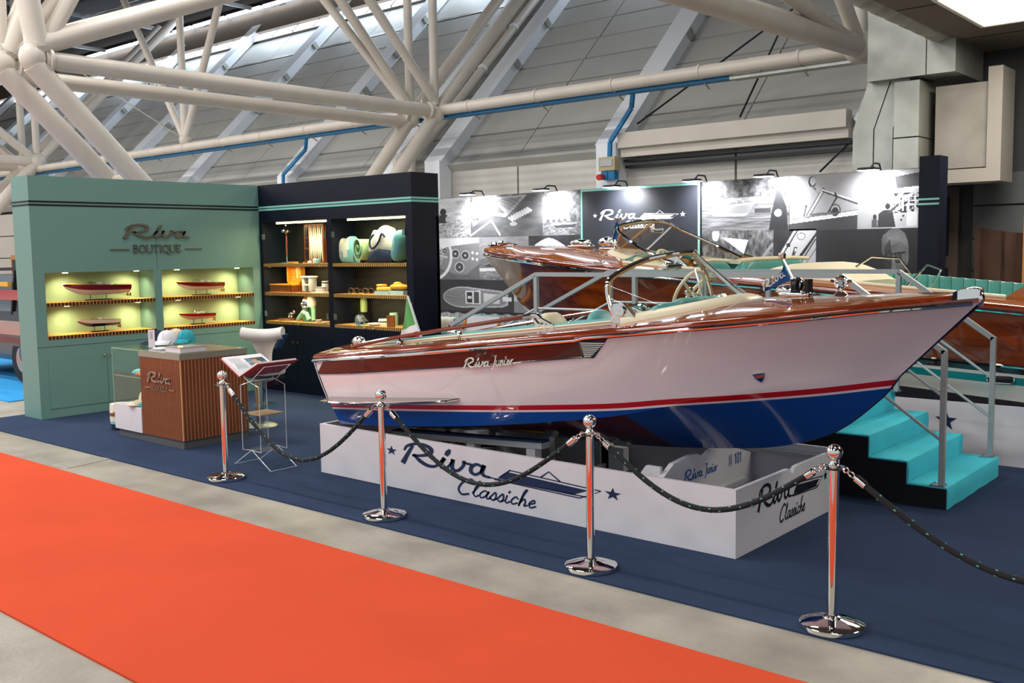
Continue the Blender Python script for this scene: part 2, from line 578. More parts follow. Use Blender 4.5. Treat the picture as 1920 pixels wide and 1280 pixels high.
floor = struct('floor', MB().box(-80, 14, -14, 22, -.3, -.012), concrete, smooth=0)
mb = MB()
for px, py in ((92, 868), (112, 878)): pass
a, b, c, d = at(92, 869, Z=0), at(125, 877, Z=0), at(208, 858, Z=0), at(176, 853, Z=0)
mb.prism([p+Vector((0, 0, -.014)) for p in (a, b, c, d)], (0, 0, .006))
g0 = mb.build('floor_grate', mat('grate_grey', '#a8a096', .5, metal=.2, bump=.9, bscale=60), floor, smooth=0)
mb = MB()
for i in range(1, 12):
    p = a.lerp(d, i/12); q = b.lerp(c, i/12)
    mb.bar(p+Vector((0, 0, -.007)), q+Vector((0, 0, -.007)), .012, .004)
mb.build('grate_bar', m_galv, floor, smooth=0, kind='stuff')

def carpet(name, x0, x1, y0, y1, m, label, th=.0115):
    o = MB().box(x0, x1, y0, y1, -.012, -.012+th).build(name, m, smooth=0, loc=((x0+x1)/2, (y0+y1)/2, -.012))
    return tag(o, label, 'carpet')
carpet('red_carpet', -40, 7, 2.24, 4.19, m_red, 'long red carpet runner along the aisle on bare concrete')
carpet('navy_carpet', -12.95, 6, 4.74, 13.4, m_navy, 'large navy blue carpet under the boats and shop stand')
carpet('blue_carpet', -24, -14.3, 5.8, 10.4, m_blue, 'bright blue carpet under the vehicle at far left')

# --- sloping facade -------------------------------------------------------------
SL, FY, FZ = 1.03, 19.5, 4.35
sv = Vector((0, SL, 1)).normalized(); nv = Vector((0, -1, SL)).normalized()
def fac(x, z, out=0.): return Vector((x, FY+SL*(z-FZ), z))+nv*out
RX = [-13.4-6.15*k for k in range(-2, 11)]
fa = MB()
p0, p1, p2, p3 = fac(-78, 4.3, -.12), fac(14, 4.3, -.12), fac(14, 13.4, -.12), fac(-78, 13.4, -.12)
fa.prism([p0, p1, p2, p3], -nv*.2)
wall_slope = struct('wall_sloping', fa, m_gap, smooth=0)
pm = MB().obox((0, 0, 0), (1.52, 0, 0), sv*.462, nv*.05).mesh('panel', m_panel, smooth=0)
pm2 = MB().obox((0, 0, 0), (1.515, 0, 0), sv*.88, nv*.05).mesh('panel', m_panel2, smooth=0)
for k in range(len(RX)-1):
    xa, xb = RX[k+1], RX[k]
    rows = 8 if xa < -14 else 10
    for h in (0, 1):
        xc = xa+(h+.5)*(xb-xa)/2
        for r in range(rows):
            inst(pm, 'panel', wall_slope, fac(xc, 4.45+.69*(r+.5), -.05+.004*((r*7+k*3+h) % 3)))
        if rows == 8:
            inst(pm2, 'panel', wall_slope, fac(xc, 10.66, -.1))
st = MB()
for k in range(len(RX)-1):
    if RX[k] < -14: st.prism([fac(RX[k+1], 9.98, .02), fac(RX[k], 9.98, .02), fac(RX[k], 10.06, .02), fac(RX[k+1], 10.06, .02)], -nv*.2)
struct('trim_1', st, m_galv, smooth=0)
struct('trim_5', MB().prism([(-78, 19.56, 4.1), (-78, 19.35, 4.3), tuple(fac(-78, 4.47, .03)), tuple(fac(-78, 4.47, -.1))], (92, 0, 0)), m_panel, smooth=0)
# daylight entering through the clerestory strip
for k in range(2, 9):
    o = area('clerestory_light', fac((RX[k]+RX[k+1])/2, 11.5, .55), 5.4, .35, 170, (.74, .86, 1.0))
    o.rotation_euler = (-sv*1.0+nv*.42).to_track_quat('-Z', 'Y').to_euler()
# clerestory strip windows above the panels
n = 1
for k in range(2, len(RX)-1):
    for h in range(2):
        xa = RX[k+1]+.25+h*2.85
        o = struct('window_%d' % n, MB().prism([fac(xa, 11.38, 0), fac(xa+2.78, 11.38, 0), fac(xa+2.78, 11.74, 0), fac(xa, 11.74, 0)], nv*.05), m_win, smooth=0)
        fr = MB()
        for q in (xa-.03, xa+1.39, xa+2.81): fr.prism([fac(q-.025, 11.36, .02), fac(q+.025, 11.36, .02), fac(q+.025, 11.76, .02), fac(q-.025, 11.76, .02)], nv*.06)
        fr.build('window_frame', m_rib, o, smooth=0)
        n += 1
yb = fac(0, 11.78).y
struct('trim_2', MB().prism([(-78, yb-.35, 11.78), (-78, yb+.2, 11.7), (-78, yb+1.3, 12.75), (-78, yb+.45, 12.95)], (70, 0, 0)), m_brown, smooth=0)
mstrip = MB().box(-1.32, 1.32, -.09, .09, -.05, .05).mesh('tube', m_lamp, smooth=0)
mhous = MB().box(-1.36, 1.36, -.06, .12, .05, .14).mesh('housing', m_blackm, smooth=0)
first = True
for i in range(12):
    x = -25.2-2.85*i
    t = thing('strip_lamp', 'long white strip lamp in the row under the dark roof edge', 'lamp', (x, yb+.3, 13.08), 'strip lamps along the roof edge')
    t['label'] = '%s from the right in the row of white strip lamps under the dark roof edge' % ('first', 'second', 'third', 'fourth', 'fifth', 'sixth', 'seventh', 'eighth', 'ninth', 'tenth', 'eleventh', 'twelfth')[i]
    inst(mhous, 'housing', t, (x, yb+.3, 13.08)); inst(mstrip, 'tube', t, (x, yb+.3, 13.08))

# ribs
for k, x in enumerate(RX):
    for dx in ((0,) if k != 3 else (.45, -1.35)):
        mb = MB()
        mb.obox((fac(x+dx, 4.2, .16)+fac(x+dx, 13.2, .16))/2, (.27, 0, 0), sv*6.5, nv*.16)
        mb.obox((fac(x+dx, 4.2, .33)+fac(x+dx, 13.2, .33))/2, (.33, 0, 0), sv*6.5, nv*.015)
        mb.box(x+dx-.28, x+dx+.28, 19.05, 19.5, 0, 4.42)
        mb.prism([(x+dx-.26, 19.06, 4.4), (x+dx-.26, 19.5, 4.4), tuple(fac(x+dx-.26, 4.75, .0)), tuple(fac(x+dx-.26, 4.75, .3))], (.52, 0, 0))
        rb = struct('trim_%d' % (10+k*2+(1 if dx < 0 else 0)), mb, m_rib, smooth=0)
        cl = MB()
        for zz in (5.83, 7.21, 8.59, 9.97): cl.obox(fac(x+dx+.32, zz, .2), (.05, 0, 0), sv*.09, nv*.12)
        cl.build('bracket', m_galv, rb, smooth=0)
# rain pipes between the double ribs
for dx, r in ((-.25, .13), (-.75, .16)):
    pts = [(RX[3]+dx, 18.95, .0), (RX[3]+dx, 18.95, 4.5), tuple(fac(RX[3]+dx, 4.95, .42)), tuple(fac(RX[3]+dx, 12.9, .42))]
    t = MB().tube(pts, r, 14).build('rain_pipe', m_steelw, loc=(RX[3]+dx, 18.95, 0))
    tag(t, ('thinner' if r < .15 else 'thicker')+' white rain pipe bent up the sloping wall behind the central truss', 'pipe')
    cl = MB()
    for zz in (5.6, 7.0, 8.4, 9.8): cl.tube([fac(RX[3]+dx, zz-.03, .42), fac(RX[3]+dx, zz+.03, .42)], r+.02, 14)
    cl.build('collar', m_rib, t)

# lower wall
lw = struct('wall_back', MB().box(-78, 14, 19.62, 19.9, -.3, 4.5), m_gap, smooth=0)
pc = MB().box(-1.51, 1.51, -.05, .05, -2.14, 2.14).mesh('panel', m_corr, smooth=0)
pq = MB().box(-1.0, 1.0, -.05, .05, -.48, .48).mesh('panel', mat('tile_panel', '#cfc8c0', .5), smooth=0)
for k in range(len(RX)-1):
    xa, xb = RX[k+1], RX[k]
    if xb > -38:
        for h in (0, 1): inst(pc, 'panel', lw, (xa+(h+.5)*(xb-xa)/2, 19.57, 2.15))
    else:
        for h in range(3):
            for r in range(4): inst(pq, 'panel', lw, (xa+(h+.5)*(xb-xa)/3, 19.57, .5+r))
wl = struct('wall_left', MB().box(-78.2, -78, -14, 28, -.3, 13.4), m_panel, smooth=0)
wr = struct('wall_right', MB().box(14, 14.2, 6, 20, -.3, 6), m_brown, smooth=0)

# white beam over the roller opening on the right
a, b = at(1165, 262, Y=19.15), at(1592, 214, Y=19.15)
mb = MB(); mb.box(a.x, b.x, 19.0, 19.3, a.z-.2, a.z+.14); mb.box(a.x, b.x, 19.12, 19.45, a.z-.4, a.z-.2)
o = struct('trim_3', mb, m_steelw, smooth=0)
mb = MB(); mb.box(a.x, b.x, 19.25, 19.5, a.z-.5, a.z-.45); mb.box(a.x, b.x, 19.3, 19.52, a.z-.64, a.z-.58)
mb.build('track', m_blackm, o, smooth=0)

# roof
roof = struct('ceiling', MB().box(-80, 14, -14, yb+.6, 13.3, 13.5), m_dark, smooth=0)
pur = MB()
for i in range(13): pur.bar((-78, 3+i*1.8, 13.0), (6, 3+i*1.8, 13.0), .07, .07)
for i in range(11):
    x = -70+i*6.5
    pur.bar((x, 2, 12.75), (x, yb-.7, 12.75), .1, .16)
    for j in range(7): pur.bar((x, 4+j*3, 12.75), (x+3.2, 5.5+j*3, 13.1), .05, .05)
pur.build('purlin', mat('purlin_grey', '#8e8f92', .5), roof, smooth=0, kind='stuff')

# --- steel tube trusses -----------------------------------------------------------
def pipe(root, p, q, r, n=18, ext=0., name='tube'):
    p, q = Vector(p), Vector(q)
    if ext: q = q+(q-p)*ext
    return MB().cyl(p, q, r, n).build(name, m_steelw, root)
XA, XB = -17.95, -18.85
tr = thing('roof_truss', 'nearest cream steel tube truss, its V legs rising behind the green and navy walls', 'truss', (-18.4, 13.1, 0))
for X in (XA, XB):
    foot = Vector((X, 13.1, .1))
    N2 = Vector((X, 18.05, 5.42)); N1 = Vector((X, 8.05 if X == XA else 7.9, 5.4))
    pipe(tr, foot+Vector((0, .3, 0)), N2, .172, name='leg'); pipe(tr, foot-Vector((0, -.1, 0)), N1, .195, name='leg')
    zo = .1 if X == XA else -.1
    pipe(tr, N1+Vector((0, .2, zo)), N2+Vector((0, 0, zo)), .165 if X == XA else .15, name='chord')
    b0, b1 = at(28, 80, X=X), at(317, 3, X=X)
    pipe(tr, N1+Vector((0, 0, .3)), N1+Vector((0, 0, .3))+(b1-b0), .19, ext=1.6, name='chord')
    MB().ball(N2, (.235, .24, .24), 16, 10).build('node', m_steelw, tr)
    MB().ball(N1+Vector((0, 0, .12)), (.215, .23, .26), 16, 10).build('node', m_steelw, tr)
    for dy in (-.3, .3): MB().box(X-.02, X+.02, N2.y+dy-.16, N2.y+dy+.16, N2.z+.02, N2.z+.34).build('gusset', m_steelw, tr, smooth=0)
    for c_, d_ in ((N1+Vector((0, .28, .1)), Vector((0, 1, 0))), (N2+Vector((0, -.26, .1)), Vector((0, 1, 0)))):
        MB().cyl(c_-d_*.025, c_+d_*.025, .23, 16).build('flange', m_steelw, tr)
    pipe(tr, N2+Vector((0, .15, .2)), N2+Vector((0, 4.2, 4.3)), .15, ext=.5, name='strut')
    pipe(tr, N2+Vector((0, 0, .25)), N2+Vector((0, 0, 4.4)), .11, ext=1.1, name='post')
    pipe(tr, N1+Vector((0, .0, .3)), N1+Vector((0, 0, 3)), .13, ext=1.3, name='post')
    pipe(tr, N1+Vector((0, .2, .3)), at(130 if X == XA else 105, 0, X=X), .14, ext=1.5, name='strut')
    pipe(tr, N1+Vector((0, .1, .3)), at(52, 0, X=X), .2, ext=1.5, name='strut')
pipe(tr, at(815, 188, X=XA), at(693, 0, X=XA), .12, ext=.5, name='strut')
pipe(tr, at(763, 190, X=XB), at(638, 0, X=XB), .12, ext=.5, name='strut')
pipe(tr, at(755, 190, X=XB), at(608, 0, X=XB-1.2), .11, ext=.5, name='strut')
for f in (.18, .32):
    for N in ((0, .4, 0, 18.05, 5.42), (0, 0, 0, 8.05, 5.4)):
        y = 13.1+(N[3]-13.1)*f*2; z = .1+(N[4]-.1)*f*2
        pipe(tr, (XA, y, z), (XB, y, z), .1, name='rung')

lt = thing('roof_truss', 'distant cream steel tube truss fanning out at the far left edge', 'truss', (-41.3, 13.1, 0))
for X, nd in ((-40.7, (70, 303)), (-42.0, (45, 313))):
    N = at(*nd, Y=18.2); N.x = X
    for tp in ((48, 203), (68, 215)): pass
    pipe(lt, N, N+Vector((0, 0, 4)), .14, ext=.8, name='post')
    pipe(lt, N, (X, 13.3, .3), .24, name='leg')
    pipe(lt, N, (X, 8.0, N.z), .2, name='chord')
    pipe(lt, N, N+Vector((0, 4.3, 4.4)), .18, ext=.5, name='strut')
    pipe(lt, N, N+Vector((0, -4.0, 3.2)), .15, ext=.6, name='strut')
    pipe(lt, N, N+Vector((-4.0, -2.0, 3.2)), .15, ext=.6, name='strut')
    MB().ball(N, .36, 14, 8).build('node', m_steelw, lt)

rt = thing('roof_truss', 'cream steel tube truss end beside the silver duct at upper right', 'truss', (-7.16, 18.2, 5.5))
N3 = at(1612, 88, Y=18.2)
pipe(rt, N3, at(1330, 0, X=N3.x), .2, ext=.8, name='chord')
pipe(rt, N3, at(1490, 0, X=N3.x+.2), .12, ext=.8, name='strut')
pipe(rt, N3, at(1580, 0, X=N3.x+.1), .13, ext=.8, name='strut')
pipe(rt, N3, N3+Vector((.02, 0, 3)), .12, name='post')
pipe(rt, N3, N3+Vector((0, 2.2, 2.3)), .14, name='strut')
MB().ball(N3, .3, 16, 10).build('node', m_steelw, rt)

sp = thing('service_pipe', 'long straight cream pipe along the sloping wall over a blue tray', 'pipe', (-20, 18.2, 5.55))
MB().cyl((-60, 18.2, 5.58), (N3.x, 18.2, 5.56), .135, 20).build('tube', m_steelw, sp)
colm = MB().cyl((-.03, 0, 0), (.03, 0, 0), .15, 20).mesh('collar', m_steelw)
hook = MB().bar((0, .02, -.12), (0, .4, -.3), .035, .02).mesh('bracket', m_galv, smooth=0)
for i in range(17):
    x = -8.3-i*2.15
    inst(colm, 'collar', sp, (x, 18.2, 5.57)); inst(hook, 'bracket', sp, (x, 18.2, 5.57))
for q in (205, 345, 480):
    pass
nj = at(347, 262, Y=18.2)
for dx, dz in ((-4.8, 7.0), (0, 7.1), (4.0, 7.0)):
    pipe(sp, nj, nj+Vector((dx, 0, dz)), .12, name='strut')
MB().ball(nj, .2, 12, 8).build('node', m_steelw, sp)
ct = thing('cable_tray', 'blue cable tray under the long cream pipe with two drop conduits', 'cable tray', (-20, 18.45, 5.3))
a = at(1375, 145, Y=18.45)
MB().box(-60, a.x, 18.28, 18.56, 5.37, 5.47).build('tray', m_traybl, ct, smooth=0)
MB().box(a.x, N3.x+.3, 18.28, 18.56, 5.35, 5.43).build('tray', m_galv, ct, smooth=0, label='bare galvanised end of the tray')
for pts in ([(575, 252), (573, 280), (531, 327), (531, 345)], [(1187, 172), (1184, 202), (1144, 266), (1143, 300)]):
    P = [at(px, py, Y=18.9) for px, py in pts]
    mb = MB()
    for i in range(3): mb.bar(P[i], P[i+1], .09, .07, (0, 1, 0))
    mb.build('drop_conduit', m_traybl, ct, smooth=0)

eb = thing('socket_box', 'cream fuse box with two blue sockets on a wall column', 'electrical box', at(1141, 340, Y=18.95))
a = at(1127, 296, Y=18.95); b = at(1157, 319, Y=18.95)
MB().box(a.x, b.x, 18.85, 19.08, b.z, a.z).build('box', mat('cream_plastic', '#b9ad8c', .5), eb, smooth=0)
MB().box(a.x+.06, b.x-.06, 18.83, 18.86, b.z+.1, a.z-.06).build('cover', m_ltgrey, eb, smooth=0)
c = at(1130, 322, Y=18.95); d = at(1156, 336, Y=18.95)
w2 = (d.x-c.x)/2
for i in (0, 1):
    s_ = MB().box(c.x+i*w2+.01, c.x+(i+1)*w2-.01, 18.87, 19.05, d.z, c.z).build('socket', m_traybl, eb, smooth=0)
MB().cyl((c.x+.06, 18.85, d.z+.07), (c.x+.06, 18.7, d.z+.05), .07, 14).build('plug', mat('red_plastic', '#c33226', .5), eb)

for pts in ([(1500, 7), (1195, 232)], [(1463, 57), (1387, 220)], [(1590, 270), (1537, 322)]):
    p, q = [at(x, y, Y=19.3) for x, y in pts]
    MB().cyl(p, q, .022, 8).build('tie_rod', m_blackm, wall_slope)
MB().cyl(at(155, 138, X=-33.5), nj, .022, 8).build('tie_rod', m_galv, sp)

# --- ventilation ducts, soffit and dark bay on the right -------------------------------
Yd = 15.5
def dz(x, y): return at(x, y, Y=Yd)
du = thing('ventilation_duct', 'dented silver sheet metal air duct turning down behind the photo wall', 'duct', (-5.2, 16.2, 0))
a, b = dz(1628, 30), dz(1735, 140)
c = dz(1792, 100)
MB().box(a.x, b.x, Yd, Yd+1.4, b.z, a.z+.6).build('duct_box', m_galv, du, smooth=0)
MB().box(b.x+.015, c.x, Yd, Yd+1.4, b.z, a.z-.05).build('duct_box', m_galv, du, smooth=0)
e = dz(1650, 150)
f = dz(1590, 245)
w1 = dz(1628, 250).x; w2 = dz(1665, 250).x
for (x0, x1, t0, t1) in ((f.x, w1, a.x-.05, a.x+.3), (w1+.02, w2, a.x+.32, a.x+.6)):
    mb = MB()
    mb.prism([(x0, Yd+.2, 0), (x1, Yd+.2, 0), (x1, Yd+.2, f.z), (t1, Yd+.2, e.z+.05), (t0, Yd+.2, e.z+.05), (x0, Yd+.2, f.z)], (0, .8, 0))
    mb.build('duct_run', m_galv, du, smooth=0)
a, b = dz(1675, 160), dz(1720, 255)
MB().box(a.x, b.x, Yd+.05, Yd+.9, b.z+.01, a.z+.05).build('duct_run', m_galv, du, smooth=0)
MB().box(a.x, b.x, Yd+.05, Yd+.9, 0, b.z-.01).build('duct_run', m_galv, du, smooth=0)
mp_ = thing('metal_panel', 'big grey sheet metal hatch above the dark bay at right', 'panel', (-4.3, 16, 3))
a, b = at(1755, 163, Y=15.9), at(1848, 312, Y=15.9)
MB().box(a.x, b.x, 15.9, 16.4, b.z, a.z).build('hatch', mat('dull_panel', '#8b8780', .45, metal=.3, var=.14, vscale=2), mp_, smooth=0)
mb = MB()
mb.box(a.x-.06, b.x+.22, 15.84, 16.5, b.z-.22, b.z-.02); mb.box(b.x+.02, b.x+.22, 15.84, 16.5, b.z-.02, a.z+.2)
mb.build('frame', mat('dull_frame', '#8f8a84', .5), mp_, smooth=0)
sof = MB(); sof.box(-4.72, 14, 4.5, 18.5, 5.0, 5.5)
so = struct('trim_4', sof, mat('soffit', '#6e655f', .7), smooth=0)
# joints of the soffit panels
mb = MB()
for y in (8.2, 10.7, 13.2, 15.7): mb.box(-4.7, 13, y-.012, y+.012, 4.994, 5.0)
for x in (-3.3, -1.9): mb.box(x-.012, x+.012, 4.6, 18, 4.994, 5.0)
mb.build('panel_joint', m_gap, so, smooth=0)
sl_ = thing('ceiling_light', 'bright square light panel recessed in the dark soffit', 'light', (-3.2, 14.2, 4.99))
a = at(1775, 0, Z=4.99); b = at(1845, 45, Z=4.99)
y1 = b.y; x0 = b.x
MB().box(x0, x0+2.2, y1-2.0, y1, 4.965, 4.99).build('diffuser', mat('warm_panel', '#fff4e0', .5, emit=2.0, ecol='#ffeccb'), sl_, smooth=0)
mb = MB()
mb.box(x0-.05, x0, y1-2.05, y1+.05, 4.95, 5.0); mb.box(x0, x0+2.2, y1, y1+.05, 4.95, 5.0); mb.box(x0, x0+2.2, y1-2.05, y1-2.0, 4.95, 5.0)
mb.build('frame', m_rib, sl_, smooth=0)
area('soffit_lamp_and_fill', (x0+1.1, y1-1, 4.93), 2.0, 1.8, 260, (1, .93, .8))
area('soffit_lamp_and_fill', (1.5, 9.0, 4.93), 2.0, 1.8, 180, (1, .93, .8))  # unseen fill added to lift the dark right side, no panel here
# ribbed flexible duct hugging the soffit edge
fx = MB()
k = 70
pts = [(-4.88, 11.5+6.2*i/k, 5.16) for i in range(k+1)]
fx.tube(pts, [.2 if i % 6 < 4 else .17 for i in range(k+1)], 14)
tag(fx.build('flexible_duct', m_galv, loc=(-4.88, 14, 5.16)), 'ribbed silver flexible hose along the soffit edge', 'hose')
# dark bay: wall of big boards, a door and a hung brown cloth
bay = struct('wall_bay', MB().box(-5.6, 14, 17.0, 17.2, 0, 5.0), mat('bay_dark', '#2c2d31', .6), smooth=0)
bm_ = MB().box(-.86, .86, -.02, .02, -.245, .245).mesh('board', mat('bay_board', '#4b4e52', .5, var=.1), smooth=0)
for i in range(5):
    for j in range(6): inst(bm_, 'board', bay, (-3.9+1.75*i, 16.97, .25+.52*j))
wn = struct('window_90', MB().box(-3.75, 4, 16.9, 16.98, 3.4, 4.7), mat('bay_glass', '#37666c', .15), smooth=0)
MB().box(-3.85, 4, 16.86, 17.0, 3.28, 3.4).build('window_frame', mat('bay_frame', '#5f5f66', .5), wn, smooth=0)
a = at(1762, 350, Y=16.9); b = at(1797, 350, Y=16.9)
dr = struct('door_1', MB().box(a.x-.1, b.x+.02, 16.88, 16.98, 0, 2.9), mat('door_brown', '#4c403b', .5), smooth=0)
MB().box(a.x, b.x-.12, 16.86, 16.9, .3, 1.6).build('pane', mat('door_pane', '#1b2028', .2), dr, smooth=0)
MB().box(a.x, b.x-.12, 16.86, 16.9, 1.8, 2.75).build('pane', mat('door_pane', '#1b2028', .2), dr, smooth=0)
MB().cyl((b.x-.07, 16.84, 1.0), (b.x-.07, 16.84, 1.4), .015, 8).build('door_handle', m_galv, dr)
a, b = at(1828, 430, Y=16.6), at(1905, 560, Y=16.6)
rows = []
for i in range(15):
    z = .1+(2.25-.1)*i/14
    rows.append([(a.x+(b.x-a.x+1.2)*j/24, 16.6+.05*math.sin(j*1.7)+.02*math.sin(i*.9+j), z*(1-.0*j)-.12*math.sin(PI*j/24)*(i/14)) for j in range(25)])
cl = MB().grid(rows).build('hanging_cloth', mat('brown_cloth', '#3f2a20', .9), loc=(a.x, 16.6, 0))
tag(cl, 'dark brown cloth hung across the bay at far right', 'cloth')
tag(MB().box(b.x+.12, b.x+.2, 16.4, 16.5, 0, 2.45).build('timber_post', mat('raw_timber', '#a06a35', .6), loc=(b.x+.16, 16.45, 0)), 'slim tan timber post beside the brown cloth', 'post')
# ================================================================ SHOP STAND
m_green = mat('sage_lacquer', '#6b938c', .5, bump=.05, bscale=90)
m_black = mat('midnight_lacquer', '#080d20', .5, spec=.25)
m_gap = MT['joint_dark']
m_teal = mat('teal_stripe', '#7fc0b4', .5)
m_logo = mat('bronze_letter', '#6b655a', .35, metal=.4)
m_block = strips('block_edge_y', '#2c1209', '#b06a2c', 1, .046, .62)
m_blockx = strips('block_edge_x', '#4a2a14', '#d9a35c', 0, .036, .5)
m_shelf = wood('shelf_wood', '#c98a3e', '#e0a557', .4, axis=1)
m_shelfx = wood('shelf_wood_x', '#c98a3e', '#e0a557', .4, axis=0)
m_glass = glass('clear_glass', (.97, 1, .99), .5)
m_gedge = mat('glass_edge', '#7fa79a', .1)
m_brass = mat('brass', '#caa24e', .2, metal=1)
warm = (1, .86, .5)

GX, GY0, GY1, WT = -12.33, 5.38, 8.69, .47
gw = thing('display_wall', 'sage green shop wall with lit niches and bronze lettering', 'display wall', (-12.56, 7.0, 0))
mb = MB()
for (y0, y1, z0, z1) in ((GY0, GY1, 0, .98), (GY0, GY1, 1.81, 3.0), (GY0, 5.52, .98, 1.81), (6.98, 7.09, .98, 1.81), (8.555, GY1, .98, 1.81)):
    mb.box(GX-WT, GX, y0, y1, z0, z1)
mb.build('body', m_green, gw, smooth=0)
bk = MB()
for y0, y1 in ((5.52, 6.98), (7.09, 8.555)): bk.box(GX-WT+.02, GX-WT+.06, y0, y1, .98, 1.81)
bk.build('niche_back', mat('niche_green', '#a3bb94', .55), gw, smooth=0)
for z in (2.686, 2.645):
    mb = MB()
    mb.box(GX, GX+.003, GY0-.003, GY1, z-.011, z+.011); mb.box(GX-WT, GX+.003, GY0-.003, GY0, z-.011, z+.011)
    mb.build('stripe', m_blackm, gw, smooth=0)
for y0, y1 in ((5.52, 6.98), (7.09, 8.555)):
    for z0, z1 in ((1.39, 1.435), (.98, 1.022)):
        o = MB().box(GX-WT+.06, GX-.012, y0, y1, z0, z1).build('shelf', m_shelf, gw, smooth=0)
        MB().box(GX-.012, GX+.004, y0, y1, z0, z1).build('shelf_edge', m_block, o, smooth=0)
    for z in (1.805, 1.386):
        yy = y1-.14
        MB().cyl((GX-.2, yy, z), (GX-.2, yy, z-.008), .035, 16).build('downlight', mat('downlight_glow', '#fff2c0', .4, emit=9, ecol='#fff0b0'), gw)
        spot('niche_spot', (GX-.19, yy, z-.015), (GX-.3, yy-.12, z-.6), 19.0, 2.6, 1, warm)
        yy = y0+.35
        MB().cyl((GX-.2, yy, z), (GX-.2, yy, z-.008), .035, 16).build('downlight', MT['downlight_glow'], gw)
        spot('niche_spot', (GX-.19, yy, z-.015), (GX-.28, yy+.1, z-.6), 19.0, 2.6, 1, warm)
for y in (5.505, 6.27, 7.07, 7.835):
    d = MB().box(GX, GX+.006, y, y+.75, .115, .764).build('door', m_green, gw, smooth=0)
    ky = y+.71 if abs(y-5.505) < .01 or abs(y-7.07) < .01 else y+.04
    MB().lathe([(.0, .03), (.014, .026), (.014, .018), (.006, .01), (.006, 0)], (GX+.006, ky, .726), 12, (1, 0, 0)).build('knob', m_brass, d)
mb = MB(); mb.box(GX-.001, GX+.0015, GY0, GY1, .888, .893); mb.box(GX-.001, GX+.0015, 7.034, 7.038, 1.82, 2.26)
mb.build('panel_joint', m_gap, gw, smooth=0)
mb = MB(); riva_mark(mb, ((GX+.002, 6.585, 2.245), (0, .262, 0), (0, 0, .172), (1, 0, 0)), .02)
mb.build('lettering', m_logo, gw)
mb = MB(); word(mb, 'BOUTIQUE', ((GX+.002, 6.69, 2.05), (0, .122, 0), (0, 0, .098), (1, 0, 0)), .015, SER)
for y0, y1 in ((6.38, 6.64), (7.46, 7.72)): mb.box(GX, GX+.012, y0, y1, 2.084, 2.096)
mb.build('lettering', m_logo, gw)

# --- navy cabinet ------------------------------------------------------------
BY, BX0, BX1 = 8.69, -12.33, -9.09
bc = thing('display_cabinet', 'tall midnight blue cabinet with glass doors and lit shelves', 'cabinet', (-10.7, 8.93, 0))
OL, OR_ = (-12.26, -10.775), (-10.678, -9.21)
mb = MB()
D = .48
mb.box(BX0, BX1, BY, BY+D, 0, .98); mb.box(BX0, BX1, BY, BY+D, 2.46, 3.0)
for x0, x1 in ((BX0, OL[0]), (OL[1], OR_[0]), (OR_[1], BX1)): mb.box(x0, x1, BY, BY+D, .98, 2.46)
mb.build('body', m_black, bc, smooth=0)
MB().box(BX0, BX1, BY+D-.05, BY+D-.01, .98, 2.46).build('back_panel', mat('cabinet_back', '#1c1b1a', .5), bc, smooth=0)
for z in (2.68, 2.642):
    mb = MB(); mb.box(BX0, BX1+.003, BY-.003, BY, z-.014, z+.012); mb.box(BX1, BX1+.003, BY-.003, BY+D, z-.014, z+.012)
    mb.build('stripe', m_teal, bc, smooth=0)
SZ3 = (1.86, 1.443, 1.022)
for x0, x1 in (OL, OR_):
    for z in SZ3:
        o = MB().box(x0, x1, BY+.02, BY+D-.05, z-.046, z).build('shelf', m_shelfx, bc, smooth=0)
        MB().box(x0, x1, BY+.006, BY+.02, z-.046, z).build('shelf_edge', m_blockx, o, smooth=0)
    MB().box(x0+.3, x1-.02, BY+.03, BY+.05, 2.43, 2.455).build('light_strip', mat('strip_glow', '#ffe9a0', .4, emit=7, ecol='#ffe79c'), bc, smooth=0)
    area('shelf_lamp', ((x0+x1)/2+.1, BY+.08, 2.42), 1.1, .03, 13, warm)
    for z in (1.80, 1.385): area('shelf_lamp', ((x0+x1)/2, BY+.06, z), 1.2, .02, 9, (1, .8, .45))
    xm = (x0+x1)/2
    for xa, xb, hx, kx in ((x0+.004, xm-.003, x0+.03, xm-.09), (xm+.003, x1-.004, x1-.03, xm+.09)):
        g = MB().box(xa, xb, BY-.002, BY+.003, .985, 2.455).build('glass_door', m_glass, bc, smooth=0)
        for z in (1.13, 2.25): MB().box(hx-.025, hx+.025, BY-.012, BY+.008, z-.04, z+.04).build('hinge', m_rough_ch, g, smooth=0)
        MB().lathe([(.0, .035), (.02, .03), (.022, .02), (.008, .012), (.01, 0)], (kx, BY-.002, 1.0), 14, (0, -1, 0)).build('knob', m_chrome, g)
for i, (xa, xb) in enumerate(((-12.3, -11.53), (-11.52, -10.75), (-10.7, -9.92), (-9.91, -9.13))):
    d = MB().box(xa, xb, BY-.006, BY, .11, .79).build('door', m_black, bc, smooth=0)
    kx = xb-.045 if i % 2 == 0 else xa+.045
    MB().lathe([(.0, .03), (.014, .026), (.014, .018), (.006, .01), (.006, 0)], (kx, BY-.006, .736), 12, (0, -1, 0)).build('knob', m_brass, d)

